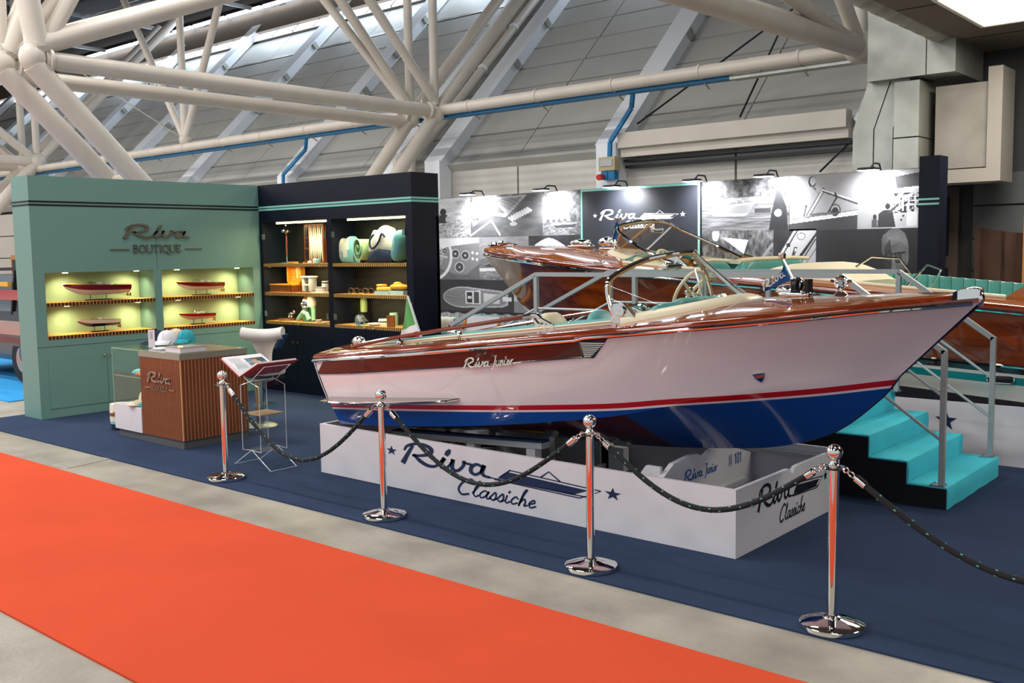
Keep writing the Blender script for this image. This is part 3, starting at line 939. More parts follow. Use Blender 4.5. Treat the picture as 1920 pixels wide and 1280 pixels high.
# --- model speedboats in the niches ------------------------------------------
def small_hull(mb, L, B, Hh, bow, s0=0, flat=0):
    """hull of length L along local x (stern 0 .. bow L), keel at z=0; rows from keel to sheer"""
    rows = []
    for i in range(15):
        t = i/14
        hb = B/2*(.82+.18*math.sin(PI*min(t*1.3, 1)/1)) if t < .55 else B/2*max(1-((t-.55)/.45)**2.2, .02)
        ks = Hh*(.06*max(0, 1-t*3)+.0)+Hh*.62*max(0, (t-.62)/.38)**2.2
        sh = Hh*(.78+.22*t**1.5)
        ch = ks+(sh-ks)*(.42+.1*t)
        xs = L*t*(1 if t < .7 else 1)
        row = []
        for f, z in ((0, ks), (.78*min(1, 1.3-t*.5), ch), (.93, ch+(sh-ch)*.5), (1, sh)):
            xx = xs-(1-z/Hh)*L*.10*max(0, (t-.6)/.4)**2
            row.append((xx, hb*f, z))
        rows.append(row)
    return rows
def model_boat(c, L, label, side, bottom, split=.55, trim='#c98a35'):
    """bow towards -Y; c = middle of its little stand on the shelf"""
    t = thing('model_boat', label, 'model boat', c, 'model boats in the niches')
    B, Hh = L*.2, L*.17
    zb = .07
    R = Matrix.Translation(Vector(c)+Vector((0, L/2, zb))) @ Matrix.Rotation(-PI/2, 4, 'Z')
    rows = small_hull(None, L, B, Hh, 1)
    mb = MB()
    full = [[(x, -y, z) for x, y, z in reversed(r)]+[p for p in r[1:]] for r in rows]
    mb.m(0); n0 = 0
    up = MB()
    for r in rows: pass
    low = [[(x, -y, z) for x, y, z in reversed(r[:2])]+list(r[1:2]) for r in rows]
    mb.grid(low); mb.poly(low[0])
    mb.xf(R).build('hull_bottom', mat('model_'+bottom, bottom, .2, coat=.5), t)
    mb = MB()
    mb.grid([[(x, y, z) for x, y, z in r[1:]] for r in rows]); mb.grid([[(x, -y, z) for x, y, z in r[1:]] for r in rows])
    r = rows[0]; mb.poly([r[1], r[2], r[3], (r[3][0], -r[3][1], r[3][2]), (r[2][0], -r[2][1], r[2][2]), (r[1][0], -r[1][1], r[1][2])])
    mb.xf(R).build('hull_side', mat('model_'+side, side, .2, coat=.5), t)
    mb = MB()
    for i in range(14):
        a, b = rows[i][3], rows[i+1][3]
        op = 3 <= i <= 7
        cr = B*.06
        if not op: mb.grid([[a, (a[0], 0, a[2]+cr), (a[0], -a[1], a[2])], [b, (b[0], 0, b[2]+cr), (b[0], -b[1], b[2])]])
        else:
            for s in (1, -1): mb.poly([(a[0], s*a[1], a[2]), (b[0], s*b[1], b[2]), (b[0], s*b[1]*.72, b[2]+.003), (a[0], s*a[1]*.72, a[2]+.003)])
            mb.m(1).poly([(a[0], a[1]*.72, a[2]-.012), (b[0], b[1]*.72, b[2]-.012), (b[0], -b[1]*.72, b[2]-.012), (a[0], -a[1]*.72, a[2]-.012)]).m(0)
    mb.xf(R).build('deck', [mat('model_deck', '#b8702c', .15, coat=.6), mat('model_seat', '#e8e2cf', .5)], t)
    zt = Hh*.95
    mb = MB(); mb.soft(L*.3, L*.38, -B*.3, B*.3, zt-.01, zt+.02, .008, 2); mb.soft(L*.43, L*.5, -B*.3, B*.3, zt-.01, zt+.018, .008, 2)
    mb.xf(R).build('seat', MT['model_seat'], t)
    mb = MB()
    P = [(L*(.6-.07*abs(s)), B*.36*s, zt+.03-.02*abs(s)) for s in (-1, -.5, 0, .5, 1)]
    mb.tube(P, .0035, 6); mb.tube([P[0], (L*.58, -B*.36, zt)], .003, 6); mb.tube([P[4], (L*.58, B*.36, zt)], .003, 6); mb.tube([P[2], (L*.66, 0, zt+.006)], .003, 6)
    mb.xf(R).build('windshield_frame', m_chrome, t)
    mb = MB(); mb.soft(L*.28, L*.68, -B*.22, B*.22, -zb, -zb+.012, .004, 2); mb.cyl((L*.36, 0, -zb+.01), (L*.36, 0, .01), .004, 8); mb.cyl((L*.6, 0, -zb+.01), (L*.6, 0, .01), .004, 8)
    mb.xf(R).build('stand', m_blackm, t, smooth=30)
    mb = MB()
    for s in (-1, 1):
        mb.cyl((L*.22, s*B*.2, .004), (L*.02, s*B*.2, -.018), .0025, 6); mb.cyl((L*.025, s*B*.2, -.018), (L*.01, s*B*.2, -.018), .013, 8); mb.box(-.004, .012, s*B*.2-.003, s*B*.2+.003, -.035, .01)
    mb.xf(R).build('propeller_gear', m_brass, t)
MX = GX-.2
def nb(x0, x1, z):
    a, b = at(x0, 540, X=MX), at(x1, 540, X=MX)
    return (MX, (a.y+b.y)/2, z), b.y-a.y
c, L = nb(117, 242, 1.437); model_boat(c, L, 'largest dark red model speedboat on the upper left niche shelf', '#6d1014', '#d8d4d0')
c, L = nb(140, 221, 1.024); model_boat(c, L, 'white model speedboat with navy bottom on the lower left niche shelf', '#e3ddd6', '#141c4a')
c, L = nb(331, 418, 1.437); model_boat(c, L, 'dark red model speedboat on the upper right niche shelf', '#701214', '#dcd6d2')
c, L = nb(333, 400, 1.024); model_boat(c, L, 'smallest red model launch on the lower right niche shelf', '#8a1a16', '#c9a9a0')

# --- goods in the navy cabinet -----------------------------------------------
IY = 8.9
def bx(px, z, y=IY):
    lo = at(px, 560, Y=y)
    return lo.x
def item(name, label, cat, px, z, y=IY):
    return thing(name, label, cat, (bx(px, z, y), y, z))
S1, S2, S3 = SZ3
cream = mat('cream_cloth', '#ece3cf', .9, bump=.2, bscale=200); tealc = mat('teal_cloth', '#7fc6c8', .9, bump=.2, bscale=200)
navyc = mat('navy_cloth', '#16233f', .85, bump=.2, bscale=200); mintc = mat('mint_cloth', '#a9cba0', .9, bump=.2, bscale=200)
walnut = wood('walnut', '#5a2a14', '#8a4a24', .4, axis=2)
honey = wood('honey_wood', '#d98d1e', '#f0ab3a', .35, axis=0)
whitec = mat('white_ceramic', '#ece8df', .25)
t = item('desk_lamp', 'chrome domed desk lamp with a slim wooden stem on the top shelf', 'lamp', 541, S1)
x, y, z = t.location
mb = MB(); mb.box(x-.22, x+.18, y-.05, y+.05, z, z+.015); mb.cyl((x, y, z+.015), (x, y, z+.1), .012, 12); mb.build('base', m_chrome, t)
MB().cyl((x, y, z+.1), (x, y, z+.43), .013, 12).build('stem', walnut, t)
MB().lathe([(.005, .57), (.02, .56), (.02, .545), (.06, .52), (.085, .48), (.075, .45), (.03, .43), (.015, .42)], (x, y, z), 20).build('shade', m_chrome, t)
t = item('backgammon_case', 'open wooden backgammon case with cream playing field on the top shelf', 'game', 594, S1, 8.98)
x, y, z = t.location
MB().box(x-.24, x+.2, y, y+.05, z, z+.56).build('case', walnut, t, smooth=0)
MB().box(x-.12, x+.17, y-.006, y, z+.03, z+.53).build('playing_field', mat('field_cream', '#e9dcb8', .8), t, smooth=0)
mb = MB()
for i in range(6):
    xx = x-.115+.047*i
    mb.m(i % 2)
    mb.prism([(xx, y-.006, z+.53), (xx+.045, y-.006, z+.53), (xx+.0225, y-.006, z+.36)], (0, -.002, 0))
    mb.prism([(xx, y-.006, z+.03), (xx+.045, y-.006, z+.03), (xx+.0225, y-.006, z+.2)], (0, -.002, 0))
mb.build('points', [mat('point_brown', '#7a4a25', .8), mat('point_dark', '#20262c', .8)], t, smooth=0)
mb = MB()
for z0, z1 in ((.04, .2), (.23, .3), (.31, .36), (.38, .52)): mb.box(x-.215, x-.15, y-.012, y+.0, z+z0, z+z1)
mb.build('piece_tray', m_blackm, t, smooth=0)
for px, r, h, m_, lab in ((583, .03, .03, whitec, 'small white pebble dish in front of the backgammon case'), (593, .032, .06, whitec, 'small white jar in front of the backgammon case'), (599, .03, .058, tealc, 'small teal jar in front of the backgammon case')):
    t = item('jar', lab, 'jar', px, S1, 8.78)
    x, y, z = t.location
    MB().lathe([(.001, 0), (r*.8, 0), (r, h*.2), (r, h*.8), (r*.9, h)], (x, y, z), 16).build('body', m_, t)
    MB().lathe([(r*.9, h*.92), (r*.9, h), (r*.5, h+.006), (.001, h+.008)], (x, y, z), 16).build('lid', m_, t)
t = item('wooden_box', 'honey coloured wooden box with raised lid on the middle shelf', 'box', 541, S2, 8.92)
x, y, z = t.location
MB().box(x-.27, x+.27, y-.13, y+.1, z, z+.1).build('body', walnut, t, smooth=0)
MB().box(x-.28, x+.28, y-.14, y+.11, z+.1, z+.118).build('rim', honey, t, smooth=0)
mb = MB(); lx = x+.13
mb.box(lx-.15, lx+.17, y+.06, y+.09, z+.118, z+.44)
ld = mb.build('lid', honey, t, smooth=0)
mb = MB()
for a, b, c, d in ((-.15, -.12, .118, .44), (.14, .17, .118, .44), (-.15, .17, .41, .44), (-.15, .17, .118, .14)): mb.box(lx+a, lx+b, y+.0, y+.06, z+c, z+d)
mb.build('lid_rim', honey, ld, smooth=0)
mb = MB(); mb.cyl((lx+.03, y+.058, z+.33), (lx+.03, y+.05, z+.33), .03, 14); mb.box(lx+.02, lx+.04, y+.05, y+.058, z+.2, z+.3)
mb.build('dial', mat('dial_cream', '#fff0c4', .4), ld)
t = item('display_stand', 'small grey pillar stand with a cream top on the middle shelf', 'stand', 581, S2)
x, y, z = t.location
mb = MB()
for s in (-1, 1): mb.soft(x+s*.075-.03, x+s*.075+.03, y-.06, y+.06, z+.015, z+.21, .01, 2)
mb.build('pillar', m_ltgrey, t)
mb = MB(); mb.soft(x-.13, x+.13, y-.08, y+.08, z+.21, z+.235, .01, 2); mb.box(x-.05, x+.05, y-.05, y+.05, z+.1, z+.12)
mb.build('top', cream, t); MB().box(x-.11, x+.11, y-.07, y+.07, z, z+.015).build('base', m_rough_ch, t, smooth=0)
def cup(px, z, y, r, h, lab, m_, kind='cup'):
    t = item('cup', lab, kind, px, z, y)
    X, Y, Z = t.location
    MB().lathe([(.001, .003), (r*.7, 0), (r*.95, h*.35), (r, h), (r*.92, h), (r*.85, h*.4), (r*.6, .012), (.001, .01)], (X, Y, Z), 20).build('body', m_, t)
    MB().tube([(X-r*.95, Y, Z+h*.85), (X-r*1.5, Y, Z+h*.75), (X-r*1.5, Y, Z+h*.4), (X-r*.9, Y, Z+h*.28)], r*.13, 8).build('handle', m_, t)
    MB().lathe([(r*1.005, h*.78), (r*1.01, h*.86), (r*1.005, h*.9)], (X, Y, Z), 20).build('band', navyc, t)
sa = item('serving_tray', 'white oval tray carrying the coffee cups', 'tray', 603, S2, 8.87)
X, Y, Z = sa.location
MB().soft(X-.15, X+.15, Y-.1, Y+.1, Z, Z+.012, .005, 2).build('plate', whitec, sa)
MB().tube([(X+.145*math.cos(a), Y+.095*math.sin(a), Z+.014) for a in [2*PI*i/24 for i in range(24)]], .005, 6, True).build('rim', whitec, sa)
cup(598, S2+.013, 8.86, .05, .07, 'left white coffee cup with a dark rim line on the oval tray', whitec)
cup(606, S2+.013, 8.84, .045, .07, 'front right white coffee cup on the oval tray', whitec)
cup(611, S2+.013, 8.93, .05, .15, 'tall white mug at the back of the oval tray', whitec, 'mug')
t = item('sculpture', 'little silver winged ornament on a round dark wooden disc', 'ornament', 541, S3, 8.95)
x, y, z = t.location
MB().lathe([(.001, 0), (.16, 0), (.17, .012), (.16, .022), (.001, .022)], (x, y, z), 28).build('disc', walnut, t)
mb = MB(); mb.ball((x+.03, y, z+.1), (.075, .03, .018)); mb.ball((x+.1, y, z+.12), (.04, .012, .03)); mb.ball((x+.0, y, z+.045), (.025, .025, .025)); mb.ball((x+.06, y, z+.045), (.025, .025, .025)); mb.cyl((x, y, z+.03), (x, y, z+.1), .012, 8); mb.cyl((x+.06, y, z+.03), (x+.06, y, z+.1), .012, 8)
mb.build('figure', m_chrome, t)
t = item('mannequin_head', 'chrome mannequin head wearing a cream and green scarf', 'mannequin', 577, S3, 8.9)
x, y, z = t.location
mb = MB()
mb.lathe([(.09, 0), (.07, .02), (.045, .06), (.04, .14)], (x, y, z), 18)
mb.ball((x, y-.005, z+.27), (.07, .085, .1)); mb.ball((x-.01, y-.055, z+.2), (.045, .04, .05)); mb.ball((x-.02, y-.09, z+.25), (.012, .02, .025)); mb.ball((x-.02, y-.078, z+.205), (.02, .012, .008))
mb.build('head', m_chrome, t)
rows = []
for i in range(11):
    th = PI*.5*i/10*1.25
    rows.append([(x+.01+.1*math.sin(th)*math.cos(a)*1.0, y+.02+.1*math.sin(th)*math.sin(a), z+.27+.12*math.cos(th)) for a in [(-.32+1.5*j/16)*PI for j in range(17)]])
for i in range(1, 7):
    f = i/6
    rows.append([(x+.01+(.095+.05*f*abs(math.cos(a)))*math.cos(a), y+.02+(.095-.02*f)*math.sin(a)-.03*f, z+.23-.2*f+.01*math.sin(a*6)) for a in [(-.15+1.3*j/16)*PI for j in range(17)]])
mb = MB(); mb.grid(rows[:11]).m(1).grid(rows[10:])
mb.build('scarf', [cream, mat('green_scarf', '#8fc9ac', .8)], t)
mb = MB(); mb.tube([(x-.05, y-.06, z+.15), (x-.01, y-.1, z+.13), (x+.05, y-.07, z+.12), (x+.1, y-.06, z+.03)], [.015, .03, .03, .04], 8)
mb.tube([(x-.03, y-.09, z+.13), (x-.09, y-.1, z+.05), (x-.13, y-.11, z+.012)], [.02, .03, .012], 8)
mb.build('scarf_tail', MT['green_scarf'], t)
for px, y, r, h, lab in ((596, 8.8, .05, .045, 'small white bowl right of the mannequin head'), (609, 8.8, .075, .015, 'flat white dish at the right end of the lower left shelf')):
    o = item('dish', lab, 'dish', px, S3, y)
    X, Y, Z = o.location
    MB().lathe([(.001, 0), (r*.6, 0), (r, h), (r*.94, h), (r*.55, .008), (.001, .006)], (X, Y, Z), 20).build('bowl', whitec, o)
    MB().lathe([(r*.4, 0), (r*.55, -.0), (r*.55, .004)], (X, Y, Z), 16).build('foot', whitec, o)
# right bay
t = item('beach_towel', 'cream and teal beach towel folded on the top right shelf', 'towel', 654, S1, 8.92)
x, y, z = t.location
def blob(x0, x1, z0, prof, y, d, nz=9, wob=.012):
    rows = []
    for i in range(13):
        u = i/12
        h = np.interp(u, [p[0] for p in prof], [p[1] for p in prof])
        row = []
        for j in range(nz*2):
            a = 2*PI*j/(nz*2)
            c_, s_ = math.cos(a), math.sin(a)
            row.append((x0+(x1-x0)*u+wob*math.sin(3*a+u*5), y+d*math.copysign(abs(c_)**.7, c_)*(.6+.4*math.sin(PI*min(max(u, .04), .96))), z0+h*(.5+.5*math.copysign(abs(s_)**.6, s_))))
        rows.append(row)
    return rows
rows = blob(x-.21, x+.2, z, [(0, .02), (.1, .16), (.3, .36), (.55, .31), (.8, .38), (1, .3)], y, .11)
mb = MB()
for i in range(12):
    for j in range(18):
        k = (j+1) % 18
        q = [rows[i][j], rows[i][k], rows[i+1][k], rows[i+1][j]]
        zc = sum(p[2] for p in q)/4-z; xc = sum(p[0] for p in q)/4
        mb.m(1 if zc < .12 or xc > x+.12 else 0).poly(q)
mb.build('towel', [cream, tealc], t)
t = item('rolled_towel', 'rolled mint towel standing end-on beside the folded one', 'towel', 684, S1, 8.88)
x, y, z = t.location
mb = MB()
sp_ = [(x+(.012+.0105*a)*math.cos(a)*.75, z+.2+(.015+.0135*a)*math.sin(a)) for a in [i*.35 for i in range(38)]]
mb.grid([[(px, yy, pz) for px, pz in sp_] for yy in (y-.1, y+.13)])
mb.tube([(px, y-.1, pz) for px, pz in sp_], .009, 6)
mb.build('roll', [mintc], t)
t = item('tote_bag', 'cream tote bag with navy base and dark strap on the top right shelf', 'bag', 722, S1, 8.9)
x, y, z = t.location
rows = blob(x-.22, x+.24, z+.14, [(0, .1), (.15, .3), (.35, .28), (.55, .36), (.85, .32), (1, .2)], y, .11)
MB().grid(rows, True).build('body', cream, t)
rows = blob(x-.24, x+.24, z, [(0, .08), (.12, .16), (.5, .2), (.9, .17), (1, .1)], y-.01, .12)
MB().grid(rows, True).build('base', navyc, t)
MB().tube(smooth_pts([(x-.06, y-.115, z+.38), (x-.12, y-.13, z+.3), (x-.11, y-.135, z+.21), (x-.04, y-.135, z+.2), (x+.05, y-.13, z+.28), (x+.1, y-.12, z+.38), (x+.15, y-.11, z+.34)]), .014, 8).build('strap', navyc, t)
t = item('duffel_bag', 'dark navy bag half hidden behind the cream tote', 'bag', 699, S1, 9.02)
x, y, z = t.location
MB().grid(blob(x-.1, x+.14, z, [(0, .15), (.3, .32), (.8, .3), (1, .15)], y, .07), True).build('body', navyc, t)
MB().tube([(x-.05, y, z+.3), (x, y-.02, z+.36), (x+.06, y, z+.3)], .01, 6).build('handle', navyc, t)
t = item('cushion', 'puffy teal cushion at the right end of the top shelf', 'cushion', 754, S1, 8.87)
x, y, z = t.location
R = Matrix.Translation((x, y, z+.22)) @ Matrix.Rotation(.25, 4, 'Y')
mb = MB()
rows = []
for i in range(11):
    th = PI*i/10
    rows.append([Vector((.085*math.sin(th)*math.cos(a), .13*math.copysign(abs(math.sin(a))**.5, math.sin(a))*math.sin(th)**.5, .21*-math.copysign(abs(math.cos(th))**.6, math.cos(th)))) for a in [2*PI*j/16 for j in range(16)]])
mb.grid(rows, True).xf(R).build('cover', mat('teal_velvet', '#5f9aa0', .8, bump=.3, bscale=40), t)
MB().tube([R @ Vector((0, .13*math.cos(a), .21*math.sin(a))) for a in [2*PI*i/28 for i in range(28)]], .006, 6, True).build('piping', cream, t)
for px, lab in ((668, 'left pair of dark framed glasses on the middle right shelf'), (695, 'second pair of dark framed glasses, beside the yellow case')):
    t = item('eyeglasses', lab, 'glasses', px, S2, 8.85)
    x, y, z = t.location
    mb = MB()
    for s in (-1, 1):
        mb.tube([(x+s*.06+.05*math.cos(a), y-.04, z+.045+.035*math.sin(a)) for a in [2*PI*i/16 for i in range(16)]], .007, 6, True)
        mb.tube([(x+s*.11, y-.04, z+.06), (x+s*.115, y+.08, z+.06), (x+s*.11, y+.12, z+.02)], .006, 6)
    mb.tube([(x-.012, y-.04, z+.055), (x+.012, y-.04, z+.055)], .006, 6)
    mb.build('frame', mat('horn_frame', '#4b3a24', .25), t)
    mb = MB()
    for s in (-1, 1): mb.cyl((x+s*.06, y-.041, z+.045), (x+s*.06, y-.038, z+.045), .038, 16)
    mb.build('lens', mat('smoke_lens', '#1a221c', .1), t)
t = item('leather_case', 'tan yellow sunglasses case on a pale blue box', 'case', 724, S2, 8.85)
x, y, z = t.location
MB().soft(x-.14, x+.12, y-.06, y+.06, z+.045, z+.1, .02, 3).build('case', mat('tan_yellow', '#dda63f', .5), t)
MB().soft(x-.14, x-.02, y-.055, y+.055, z+.1, z+.135, .015, 3).build('flap', MT['tan_yellow'], t)
MB().box(x-.15, x+.13, y-.07, y+.07, z, z+.045).build('box', mat('pale_blue', '#8fb4c4', .6), t, smooth=0)
t = item('leather_case', 'orange yellow case on a pale blue box at the right end of the shelf', 'case', 749, S2, 8.87)
x, y, z = t.location
MB().ball((x, y, z+.105), (.17, .06, .04)).build('case', mat('orange_yellow', '#e39420', .5), t)
MB().ball((x-.03, y, z+.14), (.07, .04, .03)).build('flap', MT['orange_yellow'], t)
MB().box(x-.13, x+.15, y-.07, y+.07, z, z+.05).build('box', MT['pale_blue'], t, smooth=0)
def shoe(px, y, z, rz, up, sole, lab):
    t = item('sneaker', lab, 'shoe', px, z, y)
    X, Y, Z = t.location
    R = Matrix.Translation((X, Y, Z)) @ Matrix.Rotation(rz, 4, 'Z')
    prof = [(-.13, .035, .045), (-.12, .042, .11), (-.06, .045, .12), (0, .044, .085), (.06, .045, .06), (.11, .04, .045), (.14, .02, .03)]
    rows = [[(x, w*math.cos(a), .02+h*max(0, math.sin(a))**.7) for a in [PI*j/8 for j in range(9)]] for x, w, h in prof]
    MB().grid(rows).xf(R).build('upper', up, t)
    mb = MB(); mb.prism([(x, w+.004, 0) for x, w, h in prof]+[(x, -w-.004, 0) for x, w, h in reversed(prof)], (0, 0, .022)); mb.xf(R).build('sole', sole, t)
    mb = MB()
    for i in range(4): mb.tube([(-.01+.025*i, -.02, .105-.014*i), (-.01+.025*i, .02, .105-.014*i)], .004, 5)
    mb.xf(R).build('laces', whitec, t)
shoe(673, 8.8, S3, -.5, mat('shoe_grey', '#46525c', .8), mat('shoe_sole', '#7f9aa6', .7), 'grey blue sneaker lying in front on the lower right shelf')
shoe(680, 8.92, S3, -.4, mat('shoe_dark', '#3c4048', .8), mat('shoe_sole_green', '#8fae6a', .7), 'dark sneaker with pale green sole behind the grey blue one')
t = item('drink_bottle', 'pale green bottle standing on a black box behind the sneakers', 'bottle', 682, S3, 9.03)
x, y, z = t.location
MB().box(x-.07, x+.07, y-.05, y+.05, z, z+.16).build('box', m_blackm, t, smooth=0)
MB().lathe([(.001, .16), (.045, .16), (.05, .18), (.05, .32), (.035, .36), (.001, .37)], (x, y, z), 18).build('bottle', mat('pale_green', '#a9c27c', .4), t)
t = item('candle_tin', 'round cream tin with a dark band on the lower right shelf', 'tin', 719, S3)
x, y, z = t.location
MB().lathe([(.001, 0), (.075, 0), (.078, .01), (.078, .07), (.07, .09), (.001, .095)], (x, y, z), 22).build('tin', cream, t)
MB().lathe([(.079, .045), (.08, .05), (.08, .058), (.079, .062)], (x, y, z), 22).build('band', navyc, t)
t = item('wooden_cup', 'brown ribbed wooden beaker at the front of the lower right shelf', 'beaker', 732, S3, 8.78)
x, y, z = t.location
MB().lathe([(.001, 0), (.056, 0), (.056, .15), (.048, .15), (.048, .02), (.001, .02)], (x, y, z), 20).build('body', mat('tan_brown', '#8c4f22', .5), t)
MB().lathe([(.057, .14), (.058, .15), (.05, .152)], (x, y, z), 20).build('rim', walnut, t)
t = item('candle', 'mint green glass candle behind the wooden beaker', 'candle', 738, S3, 8.98)
x, y, z = t.location
MB().lathe([(.001, 0), (.055, 0), (.06, .17), (.055, .17), (.05, .02), (.001, .02)], (x, y, z), 20).build('glass', mat('mint_glass', '#9fd0bd', .2), t)
MB().lathe([(.001, .13), (.05, .13)], (x, y, z), 20).build('wax', cream, t)
t = item('plate_stack', 'low stack of cream plates beside the round tin', 'plates', 702, S3, 8.82)
x, y, z = t.location
for i in range(2): MB().lathe([(.001, .012*i), (.06, .012*i), (.1, .02+.012*i), (.097, .024+.012*i), (.058, .008+.012*i), (.001, .006+.012*i)], (x, y, z), 24).build('plate', cream, t)

# --- sales counter -------------------------------------------------------------
CX0, CX1, CY0, CY1 = -9.935, -9.12, 5.4, 6.2
tan_b = mat('slat_gap_tan', '#dcae74', .5)
slatm = wood('slat_mahogany', '#6b3016', '#8a4722', .45, axis=2)
m_top = mat('counter_top', '#8d8778', .18, coat=.3)
ct_ = thing('sales_counter', 'square shop counter clad in upright mahogany slats', 'counter', (-9.53, 5.8, 0))
MB().box(CX0+.008, CX1-.005, CY0+.005, CY1, .09, .93).build('carcass', tan_b, ct_, smooth=0)
MB().box(CX0, CX1-.02, CY0+.02, CY1, 0, .09).build('plinth', mat('plinth_grey', '#5b5c5e', .5), ct_, smooth=0)
MB().box(CX0, CX1+.004, CY0-.004, CY1+.01, .93, .995).build('worktop', m_top, ct_, smooth=0)
sA = MB().box(-.0145, .0145, -.012, .0, .09, .93).mesh('slat', slatm, smooth=0)
nA = 19
for i in range(nA): inst(sA, 'slat', ct_, (CX0+.008+(CX1-CX0-.02)*(i+.5)/nA, CY0+.012, 0))
sB = MB().box(.0, .012, -.0155, .0155, .09, .93).mesh('slat', slatm, smooth=0)
nB = 19
for i in range(nB): inst(sB, 'slat', ct_, (CX1-.012, CY0+.012+(CY1-CY0-.012)*(i+.5)/nB, 0))
mb = MB(); riva_mark(mb, ((-9.755, CY0-.002, .672), (.128, 0, .0), (0, 0, .105), (0, -1, 0)), .012)
word(mb, 'BOUTIQUE', ((-9.70, CY0-.002, .585), (.058, 0, 0), (0, 0, .05), (0, -1, 0)), .006, SER)
for x0, x1 in ((-9.81, -9.715), (-9.34, -9.24)): mb.box(x0, x1, CY0-.012, CY0-.002, .603, .612)
mb.build('lettering', mat('letter_taupe', '#9c8776', .45, metal=.2), ct_)
# glass case with its white plinth
gc = thing('glass_showcase', 'glass display case on a white plinth joined to the counter', 'showcase', (-10.2, 5.75, 0))
GC0 = -10.52
MB().box(GC0, CX0-.004, CY0, 6.1, .09, .362).build('plinth', m_white, gc, smooth=0)
MB().box(GC0+.04, CX0-.004, CY0+.03, 6.1, 0, .09).build('plinth_foot', MT['plinth_grey'], gc, smooth=0)
mb = MB(); mb.box(GC0, CX0-.004, CY0, CY0+.008, .365, .985); mb.box(GC0, GC0+.008, CY0+.01, 6.09, .365, .985); mb.box(GC0, CX0-.004, 6.09, 6.098, .365, .985)
mb.build('pane', m_glass, gc, smooth=0)
MB().box(GC0, CX0-.004, CY0, 6.1, .986, .996).build('top_pane', m_glass, gc, smooth=0)
MB().box(GC0+.01, CX0-.006, CY0+.01, 6.08, .685, .693).build('glass_shelf', m_glass, gc, smooth=0)
mb = MB()
for (x, y) in ((GC0, CY0), (GC0, 6.092)): mb.box(x-.001, x+.006, y-.001, y+.006, .365, .985)
mb.box(GC0-.001, CX0-.005, CY0-.003, CY0, .985, .997); mb.box(GC0-.003, GC0, CY0, 6.1, .985, .997); mb.box(GC0+.01, CX0-.006, CY0+.008, CY0+.011, .684, .694)
mb.build('glass_edge', m_gedge, gc, smooth=0)

def cap(loc, rz, cm, under, label, s=1.):
    t = thing('baseball_cap', label, 'cap', loc)
    R = Matrix.Translation(Vector(loc)) @ Matrix.Rotation(rz, 4, 'Z') @ Matrix.Scale(s, 4)
    rows = []
    for i in range(10):
        th = PI/2*i/9
        r = math.sin(th)**.8
        rows.append([(.092*r*math.cos(a)+.004, .08*r*math.sin(a), .02+.115*max(math.cos(th), 0)**.85) for a in [2*PI*j/24 for j in range(24)]])
    rows.append([(.093*math.cos(a)+.004, .081*math.sin(a), .004) for a in [2*PI*j/24 for j in range(24)]])
    MB().grid(rows, True).xf(R).build('crown', cm, t)
    up = []; dn = []
    for i in range(5):
        f = i/4
        ru = []; rd = []
        for j in range(13):
            a = (-1+2*j/12)*1.25
            x0, y0 = .09*math.cos(a), .08*math.sin(a)
            ext = .115*f*math.cos(a*.85)
            z = .016-.03*f*f+.0+.012*(1-abs(a)/1.25)*(1-f*.2)
            ru.append((x0+ext, y0*(1+.08*f), z+.008)); rd.append((x0+ext, y0*(1+.08*f), z+.004))
        up.append(ru); dn.append(rd)
    mb = MB(); mb.grid(up).m(1).grid(dn)
    mb.xf(R @ Matrix.Translation((0, 0, .014))).build('visor', [cm, under], t, fix=False)
    MB().ball((.004, 0, .136), (.009, .009, .006), 10, 6).xf(R).build('button', cm, t)
    mb = MB()
    for k in range(3):
        a0 = PI*k/3+.26
        mb.tube([(.0945*math.copysign(abs(math.sin(th))**.8, th)*math.cos(a0)+.004, .0825*math.copysign(abs(math.sin(th))**.8, th)*math.sin(a0), .021+.1165*max(math.cos(th), 0)**.85) for th in [PI/2*(i-9)/9 for i in range(19)]], .0015, 4)
    mb.xf(R).build('seam', cm, t)
    return t
ZT = .995
cb = mat('cap_navy', '#1a2238', .85); cw = mat('cap_white', '#e6e4ec', .85); cg = mat('cap_beige', '#dccbb2', .85); ctl = mat('cap_teal', '#2f9fb0', .85); cgu = mat('cap_under_green', '#17564f', .85)
def on_top(px, py): return at(px, py, Z=ZT)
def caploc(px, py):
    p = on_top(px, py); return (p.x, p.y, ZT)
cap(caploc(297, 645), -1.5, cb, cgu, 'navy cap behind the price card on the counter', 1.15)
cap(caploc(314, 646), -1.25, cw, cgu, 'white cap with a small dark mark, front of the counter caps', 1.2)
cap(caploc(331, 641), -1.4, cg, cgu, 'beige cap at the back of the counter caps', 1.15)
cap(caploc(350, 643), -1.25, ctl, cgu, 'bright teal cap on the counter beside the beige one', 1.15)
p = on_top(266+19, 652)
pc_ = thing('price_card', 'white printed card upright in a holder on the counter', 'card', (p.x, p.y, ZT))
R = Matrix.Translation((p.x, p.y, ZT)) @ Matrix.Rotation(.7, 4, 'Z')
MB().box(-.035, .035, -.004, .004, .004, .2).xf(R).build('card', mat('card_white', '#e6e2ea', .6), pc_, smooth=0)
mb = MB(); mb.box(-.05, .06, -.03, .03, 0, .004); mb.xf(R).build('holder', m_glass, pc_, smooth=0)
mb = MB()
for i in range(8): mb.box(-.016, .012+.006*(i % 2), -.0048, -.004, .1+.01*i, .104+.01*i)
mb.xf(R).build('print', mat('print_grey', '#7d7680', .6), pc_, smooth=0)
a, b = on_top(338, 663), on_top(388, 656)
bk_ = thing('picture_book', 'thick grey coffee table book lying at the counter corner', 'book', ((a.x+b.x)/2, (a.y+b.y)/2, ZT))
q0, q1 = CX1-.33, CX1-.03; q2, q3 = CY0+.03, CY0+.34
